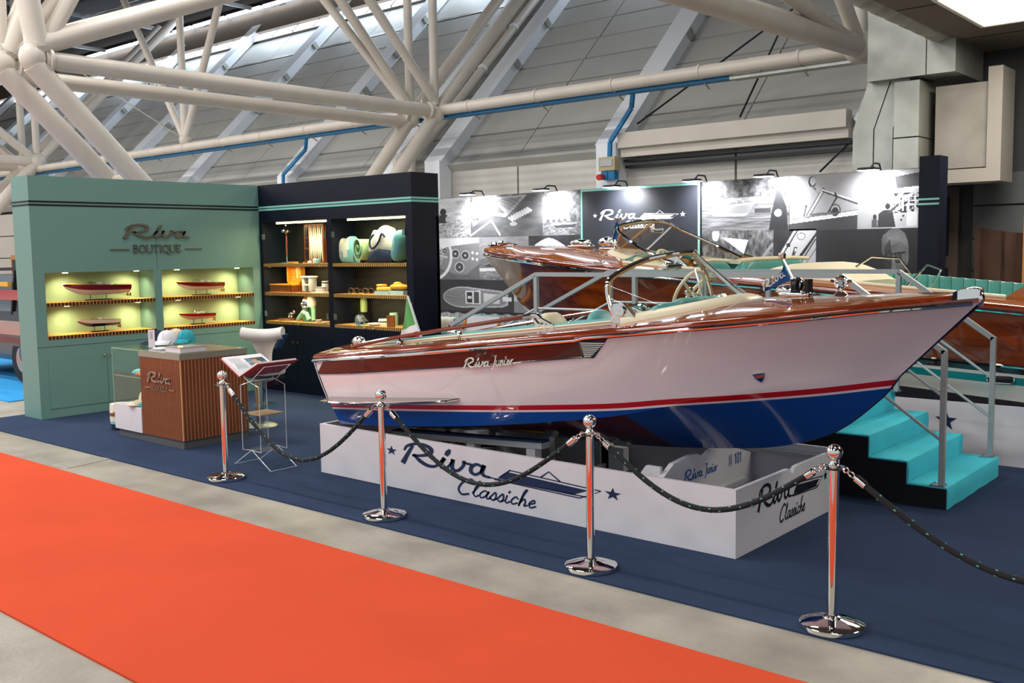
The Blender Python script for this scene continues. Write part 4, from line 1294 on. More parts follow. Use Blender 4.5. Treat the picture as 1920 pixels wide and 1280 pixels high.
MB().box(q0+.006, q1-.006, q2+.004, q3-.006, ZT+.006, ZT+.054).build('pages', mat('paper', '#dcd8de', .8), bk_, smooth=0)
mb = MB(); mb.box(q0, q1, q2, q3, ZT, ZT+.005); mb.box(q0, q1, q2, q3, ZT+.055, ZT+.06)
mb.build('cover', mat('book_grey', '#9a958a', .35, coat=.3), bk_, smooth=0)
mb = MB()
for i in range(3): mb.prism([(q0+.1+.05*i+a_, q2+.16+b_, ZT+.0602) for a_, b_ in star(.014)], (0, 0, .0006))
mb.build('print', mat('white_print', '#f0eef0', .5), bk_, smooth=0)
p = on_top(304, 655)
o = MB().soft(p.x-.1, p.x+.08, p.y-.07, p.y+.06, ZT, ZT+.02, .008, 2).build('leaflet_stack', mat('paper', '#dcd8de', .8), loc=(p.x, p.y, ZT))
tag(o, 'small stack of white leaflets under the white cap', 'leaflets')
p = at(252, 757, Y=5.6)
cap((-10.13, 5.62, .362), -1.6, cg, cg, 'beige cap inside the glass case on the white plinth', 1.35)
cap((-9.99, 5.58, .362), -2.2, ctl, ctl, 'teal cap beside the beige one in the glass case', 1.0)
fs = thing('folded_scarf', 'pale blue folded scarf with orange edge on the glass shelf', 'scarf', (-10.15, 5.6, .694))
MB().grid(blob(-10.36, -10.0, .694, [(0, .03), (.2, .06), (.6, .07), (.8, .08), (1, .05)], 5.6, .1), True).build('cloth', tealc, fs)
MB().grid(blob(-10.16, -9.98, .694, [(0, .03), (.3, .05), (1, .03)], 5.5, .04), True).build('edge', mat('orange_edge', '#c9855a', .8), fs)
p = at(213, 803, Z=0)
hb_ = thing('canvas_bag', 'striped white, tan and navy canvas bag on the carpet behind the counter', 'bag', (p.x+.04, p.y+.1, 0))
x, y = p.x+.09, p.y+.05
for z0, z1, m_ in ((.005, .07, navyc), (.07, .1, tealc), (.1, .16, cream), (.16, .2, mat('tan_leather', '#8a5530', .6)), (.2, .3, cream)):
    MB().lathe([(.12*(.9+.1*math.sin(z0*9)), z0), (.12*(.9+.1*math.sin(z1*9)), z1)]+([(.001, z1)] if z1 == .3 else []), (x, y, 0), 20).build('band', m_, hb_)
MB().tube([(x-.08, y, .29), (x-.06, y-.09, .24), (x+.05, y-.11, .2), (x+.08, y-.02, .29)], .01, 8).build('handle', MT['tan_leather'], hb_)

# --- white helm chair behind the counter -----------------------------------------
hc = thing('helm_chair', 'white and navy upholstered pilot chair on a pedestal behind the counter', 'chair', (-9.66, 6.72, 0))
xw, yw = -9.66, 6.72
wl_ = mat('white_leather', '#e2ded8', .45)
A = at(443, 645, Y=yw); B = at(530, 622, Y=yw)
u = Vector((.78, .62, 0)).normalized(); v = Vector((-u.y, u.x, 0))
cpt = Vector((xw+.12, yw, 0))
def loc_(a, b, z): return cpt+u*a+v*b+Vector((0, 0, z))
rows = []
for i in range(9):
    s = -1+2*i/8
    rows.append([loc_(.235*s, -.02+.1*math.cos(th)+.05*(1-abs(s)), 1.07+.03*s*s+.072*math.sin(th)) for th in [2*PI*j/12 for j in range(12)]])
mb = MB(); mb.grid(rows, True); mb.poly(rows[0]); mb.poly(rows[-1]); mb.build('head_bolster', wl_, hc, smooth=60)
rows = []
for i in range(9):
    f = i/8
    w_ = .075+.15*(1-f)**3.2
    rows.append([loc_(w_*s, .1*math.cos(s*1.2)-.06+.1*f, 1.07-.4*f) for s in [-1+2*j/8 for j in range(9)]])
mb = MB(); mb.grid(rows); mb.build('back_shell', wl_, hc, fix=False)
mb = MB(); mb.prism([loc_(.23, -.07, 1.08), loc_(.25, .07, 1.08), loc_(.15, .1, .92), loc_(.12, -.04, .92)], u*.03)
mb.build('side_panel', mat('navy_leather', '#2b466e', .5), hc)
mb = MB(); mb.soft(-.17, .17, -.17, .17, 0, .09, .04, 3); mb.xf(Matrix.Translation(cpt+v*.1+Vector((0, 0, .6)))); mb.build('seat', wl_, hc)
mb = MB(); mb.box(-.2, .16, -.14, .14, 0, .03); mb.xf(Matrix.Translation(cpt+v*.08+Vector((0, 0, .565)))); mb.build('seat_plate', m_blackm, hc, smooth=0)
MB().cyl((xw, yw, .03), (xw, yw, .58), .05, 18).build('pedestal', m_rough_ch, hc)
MB().lathe([(.001, .035), (.17, .03), (.2, .012), (.2, 0), (.001, 0)], (xw, yw, 0), 28).build('base', mat('base_grey', '#9aa39a', .35, metal=.5), hc)
mb = MB(); mb.box(xw+.05, xw+.2, yw-.12, yw+.1, .26, .285); mb.build('foot_rest', m_rough_ch, hc, smooth=0)

# --- acrylic lectern and open book ------------------------------------------------
le = thing('acrylic_lectern', 'clear acrylic book stand with a small brown shelf', 'lectern', (-7.85, 5.48, 0))
Y0, Y1 = 5.33, 5.62
xl = at(453, 780, Y=Y0).x; xr = at(487, 780, Y=Y0).x
zt = at(453, 722, Y=Y0).z; zbm = at(455, 842, Y=Y0).z
xm = (xl+xr)/2
acr = glass('acrylic', (.95, .98, .98), 1.0, .03)
edge_m = mat('acrylic_edge', '#d9dde0', .15, coat=.5)
V0 = at(451, 709, Y=Y0)
def sheet(P, name):
    mb = MB()
    for i in range(len(P)-1):
        (xa, za), (xb, zb) = P[i], P[i+1]
        mb.poly([(xa, Y0, za), (xb, Y0, zb), (xb, Y1, zb), (xa, Y1, za)])
    o = mb.build('sheet', acr, le, smooth=0)
    e = MB()
    for yy in (Y0, Y1): e.tube([(x, yy, z) for x, z in P], .004, 6)
    for i in (0, len(P)-1, 1, len(P)-2): e.tube([(P[i][0], Y0, P[i][1]), (P[i][0], Y1, P[i][1])], .003, 6)
    e.build('edge', edge_m, o)
zc = zt+.5*(V0.z-zt)*.9
sheet([(xr+.14, .006), (xm, .17), (xl, zbm), (xl, zt), (xm+.02, V0.z-.02), (xr+.1, V0.z+.13)], 'sheet')
sheet([(xl-.14, .006), (xm, .17), (xr, zbm), (xr, zt), (xm-.02, V0.z-.02), (xl-.1, V0.z+.13)], 'sheet')
zs = at(470, 778, Y=Y0).z
MB().box(xl+.003, xr-.003, Y0+.01, Y1-.01, zs, zs+.008).build('shelf', mat('kraft', '#a3845c', .6), le, smooth=0)
ob = thing('open_book', 'large open photo book with red covers resting on the acrylic stand', 'book', (xm, 5.48, V0.z))
vx, vz = V0.x, V0.z+.012
L1 = at(410, 667, Y=Y0); R1 = at(490, 680, Y=Y0)
yb0, yb1 = Y0-.02, Y0+.44
redc = mat('book_red', '#a8281c', .4)
for nm, E in (('left', L1), ('right', R1)):
    d = Vector((E.x-vx, 0, E.z-vz)).normalized()
    ln = .34
    nn = Vector((-d.z, 0, d.x)) if d.x > 0 else Vector((d.z, 0, -d.x))
    o_ = Vector((vx, (yb0+yb1)/2, vz))
    mb = MB(); mb.obox(o_+d*ln/2, d*ln/2, (0, (yb1-yb0)/2, 0), nn*.003); mb.build('cover', redc, ob, smooth=0, label='red '+nm+' board cover')
    rows = []
    for i in range(9):
        f = i/8
        h = .008+.03*math.sin(min(f*2.4, 1)*PI/2)*(1-.5*f)
        q = o_+d*(ln-.015)*f
        rows.append([q+Vector((0, -.22, 0))+nn*.003, q+Vector((0, -.22, 0))+nn*h, q+Vector((0, .22, 0))+nn*h, q+Vector((0, .22, 0))+nn*.003])
    mb = MB(); mb.grid(rows); mb.poly(rows[-1])
    pg = mb.build('pages', mat('page_white', '#e9e6ea', .7), ob, smooth=25)
    if nm == 'left':
        def onp(f, y, e=.0012):
            h = .008+.03*math.sin(min(f*2.4, 1)*PI/2)*(1-.5*f)
            return o_+d*(ln-.015)*f+Vector((0, y, 0))+nn*(h+e)
        mb = MB()
        fs_ = [.3+.5*i/6 for i in range(7)]
        for i in range(6):
            for (ya, yc, k) in ((-.02, .04, 0), (.04, .1, 1), (.1, .19, 2)):
                kk = 1 if k == 1 and i < 5 else (0 if i < 3 or k == 0 else 2)
                mb.m(kk).poly([onp(fs_[i], ya), onp(fs_[i+1], ya), onp(fs_[i+1], yc), onp(fs_[i], yc)])
        mb.build('photo_print', [mat('photo_sea', '#5f7f90', .5), mat('photo_tan', '#c08a63', .5), mat('photo_deep', '#2f4a52', .5)], pg, fix=False)
        mb = MB()
        for i in range(11):
            f = .3+.055*i
            mb.poly([onp(f, -.19), onp(f+.018, -.19), onp(f+.018, -.06), onp(f, -.06)])
        mb.build('text_lines', mat('text_grey', '#b9b6be', .7), pg, fix=False)
# ================================================================ BOATS
def herm(T, V, t):
    """smooth interpolation through (T, V)"""
    T = np.array(T, float); V = np.array(V, float)
    if T[0] > T[-1]: T, V = T[::-1], V[::-1]
    d = np.gradient(V, T)
    t = np.clip(np.asarray(t, float), T[0], T[-1])
    i = np.clip(np.searchsorted(T, t)-1, 0, len(T)-2)
    h = T[i+1]-T[i]; s = (t-T[i])/h
    return (V[i]*(2*s**3-3*s**2+1)+d[i]*h*(s**3-2*s**2+s)+V[i+1]*(-2*s**3+3*s**2)+d[i+1]*h*(s**3-s**2))

m_mahog = wood('mahogany_band', '#3f0b05', '#4f1007', .3, coat=.45, axis=0, scale=.8)
m_deck = wood('mahogany_deck', '#94471f', '#b96630', .1, coat=1, axis=0, scale=.7, plank=.075, seam='#c98a4e', seamw=.07)
m_roll = wood('mahogany_edge', '#6d230b', '#8c3512', .08, coat=1, axis=0, scale=.7)
for q_ in (m_deck,): q_.node_tree.nodes['Principled BSDF'].inputs['Coat IOR'].default_value = 1.85
m_hull2 = wood('mahogany_hull', '#5a200c', '#8a3d14', .1, coat=1, axis=0, scale=.45)
m_upt = mat('turquoise_vinyl', '#5fa3a2', .42); m_upc = mat('cream_vinyl', '#e6d9b8', .42)
m_upt2 = mat('teal_vinyl', '#4c988f', .45)
m_ivory = mat('ivory_trim', '#ece0c2', .35)
m_ws = glass('windscreen', (.93, .98, .96), .9)

def ramp_mat(name, stops, base, attr='band', rough=.12, coat=1.):
    """paint bands by height above the waterline: stops = [(height, colour)] going up"""
    m = mat(name, base, rough, coat=coat)
    nt = m.node_tree
    a = nt.nodes.new('ShaderNodeAttribute'); a.attribute_name = attr
    r = nt.nodes.new('ShaderNodeMapRange'); r.inputs[1].default_value = -1; r.inputs[2].default_value = 1
    c = nt.nodes.new('ShaderNodeValToRGB'); c.color_ramp.interpolation = 'CONSTANT'
    el = c.color_ramp.elements
    el[0].position = 0; el[0].color = (*lin(base), 1)
    el[1].position = (stops[0][0]+1)/2; el[1].color = (*lin(stops[0][1]), 1)
    for h, col in stops[1:]:
        e = el.new((h+1)/2); e.color = (*lin(col), 1)
    nt.links.new(a.outputs['Fac'], r.inputs[0]); nt.links.new(r.outputs[0], c.inputs[0])
    nt.links.new(c.outputs[0], nt.nodes['Principled BSDF'].inputs['Base Color'])
    return m

class Hull:
    """sheer, chine and keel curves over t (0 stern, 1 stem); side = -1 is the side facing the aisle"""
    def __init__(s, yc, sh, ch, ke, flare=.0, N=56):
        s.yc = yc; s.N = N
        s.sh, s.ch, s.ke = sh, ch, ke
        s.flare = flare
    def crv(s, C, t):
        x = C['x0']+(C['x1']-C['x0'])*t
        o = 1 if C['x1'] > C['x0'] else -1
        return x, float(herm(C['X'], C['Z'], x)), float(max(herm(C['HX'], C['H'], x), .004)) if 'H' in C else 0.
    def side(s, t, v, out=0.):
        """v = 0 sheer .. 1 chine -> (x, half breadth, z)"""
        a, b = s.crv(s.sh, t), s.crv(s.ch, t)
        f = s.flare*max(0, (t-.45)/.55)**1.3*(1-max(0, (t-.85)/.15)**2)-.02*(1-t)
        return (a[0]+(b[0]-a[0])*v, max(a[1+1]+(b[2]-a[2])*v-f*4*v*(1-v), .003)+out, a[1]+(b[1]-a[1])*v)
    def find(s, x, z):
        t = v = .5
        for _ in range(25):
            a, b = s.crv(s.sh, t), s.crv(s.ch, t)
            v = (a[1]-z)/(a[1]-b[1])
            X = a[0]+(b[0]-a[0])*v
            t = min(max(t+(x-X)/(s.sh['x1']-s.sh['x0'])*.8, 0), 1)
        return t, v
    def pt(s, x, z, out=0., side=-1):
        t, v = s.find(x, z)
        q = s.side(t, v, out)
        return Vector((q[0], s.yc+side*q[1], q[2]))
    def build_shell(s, root, mats, zref, nv=14, nb=9, bottom_slot=None, transom=0):
        ts = [1-(1-i/s.N)**1.15 for i in range(s.N+1)]
        mb = MB(); bands = []
        def add_rows(rows, slot=0, slotf=None):
            b = len(mb.v); n = len(rows[0])
            for r in rows: mb.v += [tuple(p) for p in r]
            for i in range(len(rows)-1):
                for j in range(n-1):
                    mb.m(slotf(rows[i][0]) if slotf else slot).face((b+i*n+j, b+i*n+j+1, b+(i+1)*n+j+1, b+(i+1)*n+j))
        for sd in (-1, 1):
            add_rows([[(q[0], s.yc+sd*q[1], q[2]) for q in [s.side(t, j/nv) for j in range(nv+1)]] for t in ts])
            rows = []
            for t in ts:
                c, k = s.crv(s.ch, t), s.crv(s.ke, t)
                cz = s.side(t, 1)
                rows.append([(cz[0]+(k[0]-cz[0])*f, s.yc+sd*cz[1]*(1-f)*(1+.18*f*max(0, t-.4)), cz[2]+(k[1]-cz[2])*f) for f in [j/nb for j in range(nb+1)]])
            add_rows(rows, 0, bottom_slot)
        t0 = [(q[0], q[1], q[2]) for q in [s.side(0, j/nv) for j in range(nv+1)]]
        k = s.crv(s.ke, 0)
        for j in range(nv):
            a, b = t0[j], t0[j+1]
            mb.m(transom).poly([(a[0], s.yc-a[1], a[2]), (b[0], s.yc-b[1], b[2]), (b[0], s.yc+b[1], b[2]), (a[0], s.yc+a[1], a[2])])
        c = t0[-1]
        mb.poly([(c[0], s.yc-c[1], c[2]), (k[0], s.yc, k[1]), (c[0], s.yc+c[1], c[2])])
        o = mb.build('hull', mats, root, smooth=28)
        off = OFF[root.name]
        at_ = o.data.attributes.new('band', 'FLOAT', 'POINT')
        at_.data.foreach_set('value', [(v.co.z+off.z)-float(zref(v.co.x+off.x)) for v in o.data.vertices])
        return o
    def deckpt(s, t, w, crown, up=.05):
        x, z, h = s.crv(s.sh, t)
        return Vector((x, s.yc+w*h, z+up+crown*(1-w*w)))
    def rail(s, t0, t1, dz=0., out=.012, n=60, side=-1):
        P = []
        for i in range(n+1):
            t = t0+(t1-t0)*i/n
            x, z, h = s.crv(s.sh, t)
            P.append(Vector((x, s.yc+side*(h+out), z+dz)))
        return P

# ---------------------------------------------------------------- the white runabout
YC = 6.45
HBX = [-7.4, -6.5, -5.5, -4.8, -4.2, -3.6, -3.0, -2.6, -2.2, -1.95, -1.75]
HB = [.80, .90, .97, .98, .96, .89, .75, .60, .40, .22, .035]
h1 = Hull(YC,
    dict(x0=-7.219, x1=-1.753, X=[-7.22, -6.2, -5.246, -4.6, -4.015, -3.485, -2.882, -2.58, -2.233, -1.931, -1.753], Z=[1.035, 1.145, 1.253, 1.325, 1.39, 1.449, 1.514, 1.549, 1.592, 1.62, 1.636], HX=HBX, H=HB),
    dict(x0=-6.93, x1=-2.224, X=[-6.93, -6.105, -5.205, -4.411, -3.988, -3.6, -3.237, -2.773, -2.33, -2.224], Z=[.462, .53, .629, .74, .81, .905, .99, 1.083, 1.137, 1.155], HX=[-7.4, -6.5, -5.5, -4.8, -4.2, -3.6, -3.0, -2.6, -2.35, -2.2], H=[.76, .79, .80, .78, .72, .62, .43, .24, .08, .006]),
    dict(x0=-6.9, x1=-2.224, X=[-6.9, -5.8, -4.858, -4.315, -3.817, -3.398, -3.155, -2.907, -2.644, -2.397, -2.286, -2.224], Z=[.33, .39, .436, .455, .49, .535, .568, .631, .744, .946, 1.062, 1.155]), flare=.06)
ZRX = [-7.3, -6.98, -5.2, -4.526, -3.881, -3.63, -3.085, -2.668, -2.218, -1.7]
ZRZ = [.628, .653, .799, .857, .919, .954, 1.014, 1.064, 1.131, 1.2]
zref = lambda x: herm(ZRX, ZRZ, x)
b1 = thing('runabout_boat', 'white wooden runabout with blue bottom and mahogany deck on the white plinth', 'boat', (-4.6, YC, .45))
hm = ramp_mat('runabout_paint', [(-.062, '#e9e0e4'), (-.0455, '#b80d18'), (0, '#e9e0e4')], '#0a4596', rough=.18)
m_maroon = mat('bottom_maroon', '#4d0c12', .2, coat=.7)  # dark maroon on the after part of the bottom
h1.build_shell(b1, [hm, m_maroon, m_mahog], zref, bottom_slot=lambda p: 1 if p[0] < -4.0 else 0, transom=2)
# stem band and transom edge
P = [Vector((x, YC, float(herm([-2.907, -2.644, -2.397, -2.286, -2.224], [.631, .744, .946, 1.062, 1.155], x)))) for x in np.linspace(-2.9, -2.224, 14)]+[Vector((-2.0, YC, 1.383)), Vector((-1.76, YC, 1.62))]
MB().tube(P, .007, 8).build('stem_band', mat('stem_dark', '#1b2a55', .25, metal=.6), b1)
for sd in (-1, 1):
    P = [Vector((q[0]-.004, YC+sd*(q[1]+.002), q[2])) for q in [h1.side(0, v) for v in np.linspace(.02, .68, 12)]]
    MB().tube(P, .011, 8).build('transom_edge', m_chrome, b1)
# mahogany band along the after topside with its chrome line
ztop = lambda x: float(herm(h1.sh['X'], h1.sh['Z'], x))
zthin = lambda x: float(np.interp(x, [-7.06, -5.215, -4.112, -3.9], [.908, 1.115, 1.244, 1.268]))
for sd in (-1, 1):
    rows = []
    for x in np.linspace(-7.05, -4.11, 60):
        a, b = ztop(x)-.012, zthin(x)
        rows.append([h1.pt(x-.12*(1-f)*max(0, (-6.7-x))/.35, b+(a-b)*f, .008, sd) for f in np.linspace(0, 1, 5)])
    MB().grid(rows).build('side_band', m_mahog, b1, fix=False)
    MB().tube([r[0] for r in rows], .0055, 6).build('chrome_line', m_chrome, b1)
# rub rails: aft rail lower, forward rail higher with a step at the vent
for sd in (-1, 1):
    P = h1.rail(.0, .565, -.012, .016, 50, sd)+[h1.rail(.58, .58, .0, .02, 1, sd)[0]+Vector((0, 0, .0))]+h1.rail(.6, .995, .0, .022, 40, sd)
    MB().tube(P, .0155, 10).build('rub_rail', m_chrome, b1)
# louvred vents
for sd in (-1, 1):
    q = [(-4.11, zthin(-4.11)-.004), (-4.025, zthin(-4.11)-.002), (-3.87, ztop(-3.9)-.004), (-4.1, ztop(-4.1)-.018)]
    P = [h1.pt(x, z, .006, sd) for x, z in q]
    o = MB().poly(P).build('side_vent', mat('vent_navy', '#101c3c', .4), b1, smooth=0, fix=False)
    for i in range(8):
        f = (i+.7)/8.6
        z0 = q[0][1]+(q[3][1]-q[0][1])*f
        x1 = q[1][0]+(q[2][0]-q[1][0])*f-.02
        MB().bar(h1.pt(-4.095, z0, .01, sd), h1.pt(x1-.005, z0+.004, .012, sd), .005, .006).build('louvre', m_chrome, o, smooth=0)
# deck
def wcol(inner):  # deck columns: rounded edge, side deck, middle
    return inner
def deck1(t):
    x, z, h = h1.crv(h1.sh, t)
    return x, z, h
TF = [i/64 for i in range(65)]
X2T = lambda x: (x-h1.sh['x0'])/(h1.sh['x1']-h1.sh['x0'])
t_a, t_f = X2T(-6.72), X2T(-3.7)
TS = sorted(set([0, .012, t_a, t_f, 1]+[i/70 for i in range(1, 70)]))
CRN = lambda t: float(np.interp(t, [0, .3, .743, .887, .966, 1], [.07, .1, .105, .05, .02, .012]))
edge_rows = {}
mb = MB(); roll = MB()
for sd in (-1, 1):
    er = []; dr = []
    for t in TS:
        x, z, h = deck1(t)
        f = min(1, (1-t)/.06)
        e = [(h+.004, 0), (h+.016*f, .012), (h+.012*f, .032), (h-.012*f, .046), (h-.05*f, .055)]
        er.append([Vector((x, YC+sd*max(a, .0), z+b)) for a, b in e])
        wi = max(h-.235, 0)/h if t < t_f else None
        hh = max(h-.05*f, .0)
        ins = (h-.235) if h > .3 else h*.3
        cols = [hh+(ins-hh)*j/5 for j in range(6)]
        dz = lambda a: z+.055+CRN(t)*(1-(a/max(hh, .01))**2) if hh > .01 else z+.055
        dr.append([Vector((x, YC+sd*a, dz(a))) for a in cols])
    roll.grid(er)
    mb.grid(dr)
    edge_rows[sd] = dr
roll.build('deck_edge', m_roll, b1, smooth=60)
for i in range(len(TS)-1):
    t0, t1 = TS[i], TS[i+1]
    if t0 >= t_a-1e-6 and t1 <= t_f+1e-6: continue
    rows = []
    for k in (i, i+1):
        a, b = edge_rows[-1][k][-1], edge_rows[1][k][-1]
        x, z, h = deck1(TS[k])
        hh = max(h-.05*min(1, (1-TS[k])/.06), .01)
        r = []
        for j in range(9):
            y = a.y+(b.y-a.y)*j/8
            r.append(Vector((x, y, z+.055+CRN(TS[k])*(1-((y-YC)/hh)**2))))
        rows.append(r)
    mb.grid(rows)
mb.build('deck', m_deck, b1, smooth=40)
# cockpit tub and trims
ia = [k for k, t in enumerate(TS) if t_a-1e-6 <= t <= t_f+1e-6]
Lp = [edge_rows[-1][k][-1] for k in ia]; Rp = [edge_rows[1][k][-1] for k in ia]
loop = Lp+Rp[::-1]
mb = MB()
mb.grid([[Vector((p.x, p.y, p.z)), Vector((p.x, YC+(p.y-YC)*.97, p.z-.42))] for p in loop+[loop[0]]])
mb.build('cockpit_lining', m_upt2, b1, fix=False)
mb = MB(); mb.grid([[Vector((p.x, p.y, p.z-.42)), Vector((q.x, q.y, q.z-.42))] for p, q in zip(Lp, Rp)])
mb.build('cockpit_floor', mat('floor_cream', '#c9bda0', .6), b1, fix=False)
def dense(P, k=1): return P
for side_, P in (('near', Lp), ('far', Rp)):
    s_ = -1 if side_ == 'near' else 1
    MB().tube([p+Vector((0, -s_*.012, .006)) for p in P], .022, 8).build('coaming_pad', m_upt, b1)
    MB().tube([p+Vector((0, s_*.012, .004)) for p in P], .008, 6).build('coaming_bead', m_ivory, b1)
def dzc(x, y):
    t = X2T(x); X_, z, h = deck1(t); return z+.055+CRN(t)*(1-((y-YC)/max(h-.05, .05))**2)
# aft sun pad, engine box and seats
mb = MB(); mb.soft(-6.62, -5.25, YC-.6, YC+.6, 0, .2, .05, 3)
for i, v in enumerate(mb.v): mb.v[i] = (v[0], v[1], v[2]+dzc(v[0], YC)-.29)
mb.build('sun_pad', m_upt, b1)
def seat(x, y0, y1, zb, h, lean, m_):
    rows = []
    for i in range(9):
        u = i/8
        y = y0+(y1-y0)*u
        e = (1-abs(2*u-1)**4)
        rows.append([Vector((x+.06*math.cos(a)-lean*(.5+.5*math.sin(a))*h, y, zb+h*e*(.5+.5*math.copysign(abs(math.sin(a))**.7, math.sin(a))))) for a in [2*PI*j/14 for j in range(14)]])
    return MB().grid(rows, True).build('seat_back', m_, b1, smooth=60)
zs = dzc(-4.6, YC)
seat(-4.72, YC-.62, YC-.08, 1.05, .46, .25, m_upc)
seat(-4.75, YC+.08, YC+.62, 1.05, .44, .25, m_upt)
mb = MB(); mb.soft(-4.65, -4.15, YC-.6, YC+.6, 1.0, 1.16, .05, 3); mb.build('bench_seat', m_upt, b1)
mb = MB(); mb.soft(-4.55, -3.78, YC+.38, YC+.66, 1.36, 1.47, .04, 3); mb.build('side_pad', m_upt, b1)
mb = MB(); mb.soft(-4.32, -3.95, YC+.42, YC+.66, 1.46, 1.52, .025, 3); mb.build('side_pad', m_upc, b1)
# dash pad (turquoise hump across the front of the cockpit)
P = [Vector((-3.72+.03*math.cos(a*2), YC+y, dzc(-3.72, YC+y)+.012)) for y, a in [(-.64+1.28*i/14, i) for i in range(15)]]
MB().tube(P, [.02]+[.045]*13+[.02], 10).build('dash_pad', m_upt, b1)
mb = MB(); mb.grid([[Vector((-3.72, p.y, p.z-.02)) for p in P], [Vector((-3.76, p.y, p.z-.3)) for p in P]])
mb.build('dashboard', m_roll, b1, fix=False)
mb = MB()
for y in (.12, .24, .36, .5): mb.lathe([(.045, 0), (.05, .012), (.04, .014), (.001, .01)], (-3.75, YC+y, dzc(-3.72, YC+y)-.1), 16, (-1, 0, .15))
mb.build('gauges', m_chrome, b1)
# steering wheel
wc = Vector((-4.0, 6.8, 1.66)); ax = Vector((-.88, 0, .47)).normalized(); ua = Vector((0, 1, 0)); ub = ax.cross(ua)
mb = MB(); mb.tube([wc+(ua*math.cos(a)+ub*math.sin(a))*.175 for a in [2*PI*i/36 for i in range(36)]], .014, 8, True)
for a in (PI/2, PI/2+2.1, PI/2-2.1): mb.tube([wc-ax*.02, wc+(ua*math.cos(a)+ub*math.sin(a))*.17], [.016, .012], 6)
sw = mb.build('steering_wheel', m_ivory, b1)
mb = MB(); mb.lathe([(.001, .02), (.035, .012), (.04, -.01), (.02, -.03)], wc, 16, ax); mb.cyl(wc-ax*.02, wc-ax*.3, .018, 10)
mb.build('wheel_hub', m_chrome, sw)
# windscreen
def base_pt(s):  # s -1 near foot .. 1 far foot
    y = YC+.72*s
    x = -3.34-.57*abs(s)**2.4
    return Vector((x, y, dzc(x, y)+.012))
topk = [(-3.985, 1.56, .725), (-4.03, 1.70, .715), (-4.03, 1.80, .66), (-3.96, 1.905, .4), (-3.85, 1.95, .2), (-3.76, 1.968, 0)]
TP = [Vector((x, YC-h_, z)) for x, z, h_ in topk]+[Vector((x, YC+h_, z)) for x, z, h_ in topk[-2::-1]]
TPs = [Vector(q) for q in smooth_pts([tuple(p) for p in TP], 6)]
n = len(TPs)
BP = []
for i in range(n):
    s_ = (TPs[i].y-YC)/.725
    BP.append(base_pt(max(-1, min(1, -1+2*i/(n-1)))))
foot = (base_pt(-1)+Vector((-.04, 0, 0)), base_pt(1)+Vector((-.04, 0, 0)))
wsf = MB().tube([foot[0]]+TPs+[foot[1]], .016, 8).build('windshield_frame', m_chrome, b1)
MB().tube([p+Vector((.014, 0, -.014)) for p in [foot[0]]+TPs+[foot[1]]], .009, 6).build('inner_trim', mat('gold_trim', '#c7a574', .3, metal=.4), wsf)
MB().grid([TPs, BP]).build('windshield_glass', m_ws, b1, fix=False)
mid = n//2
mb = MB(); mb.bar(TPs[mid], BP[mid]+Vector((0, 0, .0)), .02, .022); mb.build('mullion', m_chrome, wsf, smooth=0)
MB().tube([TPs[mid]+Vector((-.02, .012, -.02)), BP[mid]+Vector((-.02, .012, .01))], .007, 6).build('inner_trim', MT['gold_trim'], wsf)
MB().tube([TPs[mid]+Vector((.01, 0, -.12)), Vector((-3.66, YC, dzc(-3.66, YC)))], .007, 8).build('support_rod', m_chrome, wsf)
P = [base_pt(s_) for s_ in np.linspace(-1.0, 1.0, 40)]
rows = []
for i, p in enumerate(P):
    a = P[max(i-1, 0)]; b = P[min(i+1, 39)]
    d = (b-a).normalized(); nrm = Vector((d.y, -d.x, 0)).normalized()
    if nrm.x < 0: nrm = -nrm
    rows.append([p-nrm*.02+Vector((0, 0, -.03)), p-nrm*.015+Vector((0, 0, .03)), p+nrm*.03+Vector((0, 0, .022)), p+nrm*.075+Vector((0, 0, -.002)), p+nrm*.085+Vector((0, 0, -.03))])
MB().grid(rows).build('windshield_base', m_ivory, b1, smooth=50)
for s_ in (-1, 1):
    f = foot[0 if s_ < 0 else 1]
    mb = MB(); mb.prism([f+Vector((-.05, s_*.012, -.02)), f+Vector((.2, s_*.012, -.015)), f+Vector((.13, s_*.012, .05)), f+Vector((.06, s_*.012, .12)), f+Vector((-.02, s_*.012, .11))], (0, -s_*.05, 0))
    mb.build('windshield_bracket', m_chrome, b1, smooth=30)
    c = f+Vector((.05, s_*.02, .06))
    MB().lathe([(.03, 0), (.036, .012), (.02, .016), (.001, .01)], c, 16, (0, s_, 0)).build('bracket_knob', m_chrome, b1)
rm = Vector((-3.9, YC-.06, 1.86))
mb = MB(); mb.soft(-.025, .025, -.11, .11, -.03, .03, .02, 3); mb.xf(Matrix.Translation(rm)); mb.cyl(rm, rm+Vector((.08, .03, .1)), .006, 8); mb.build('rear_mirror', m_chrome, b1)
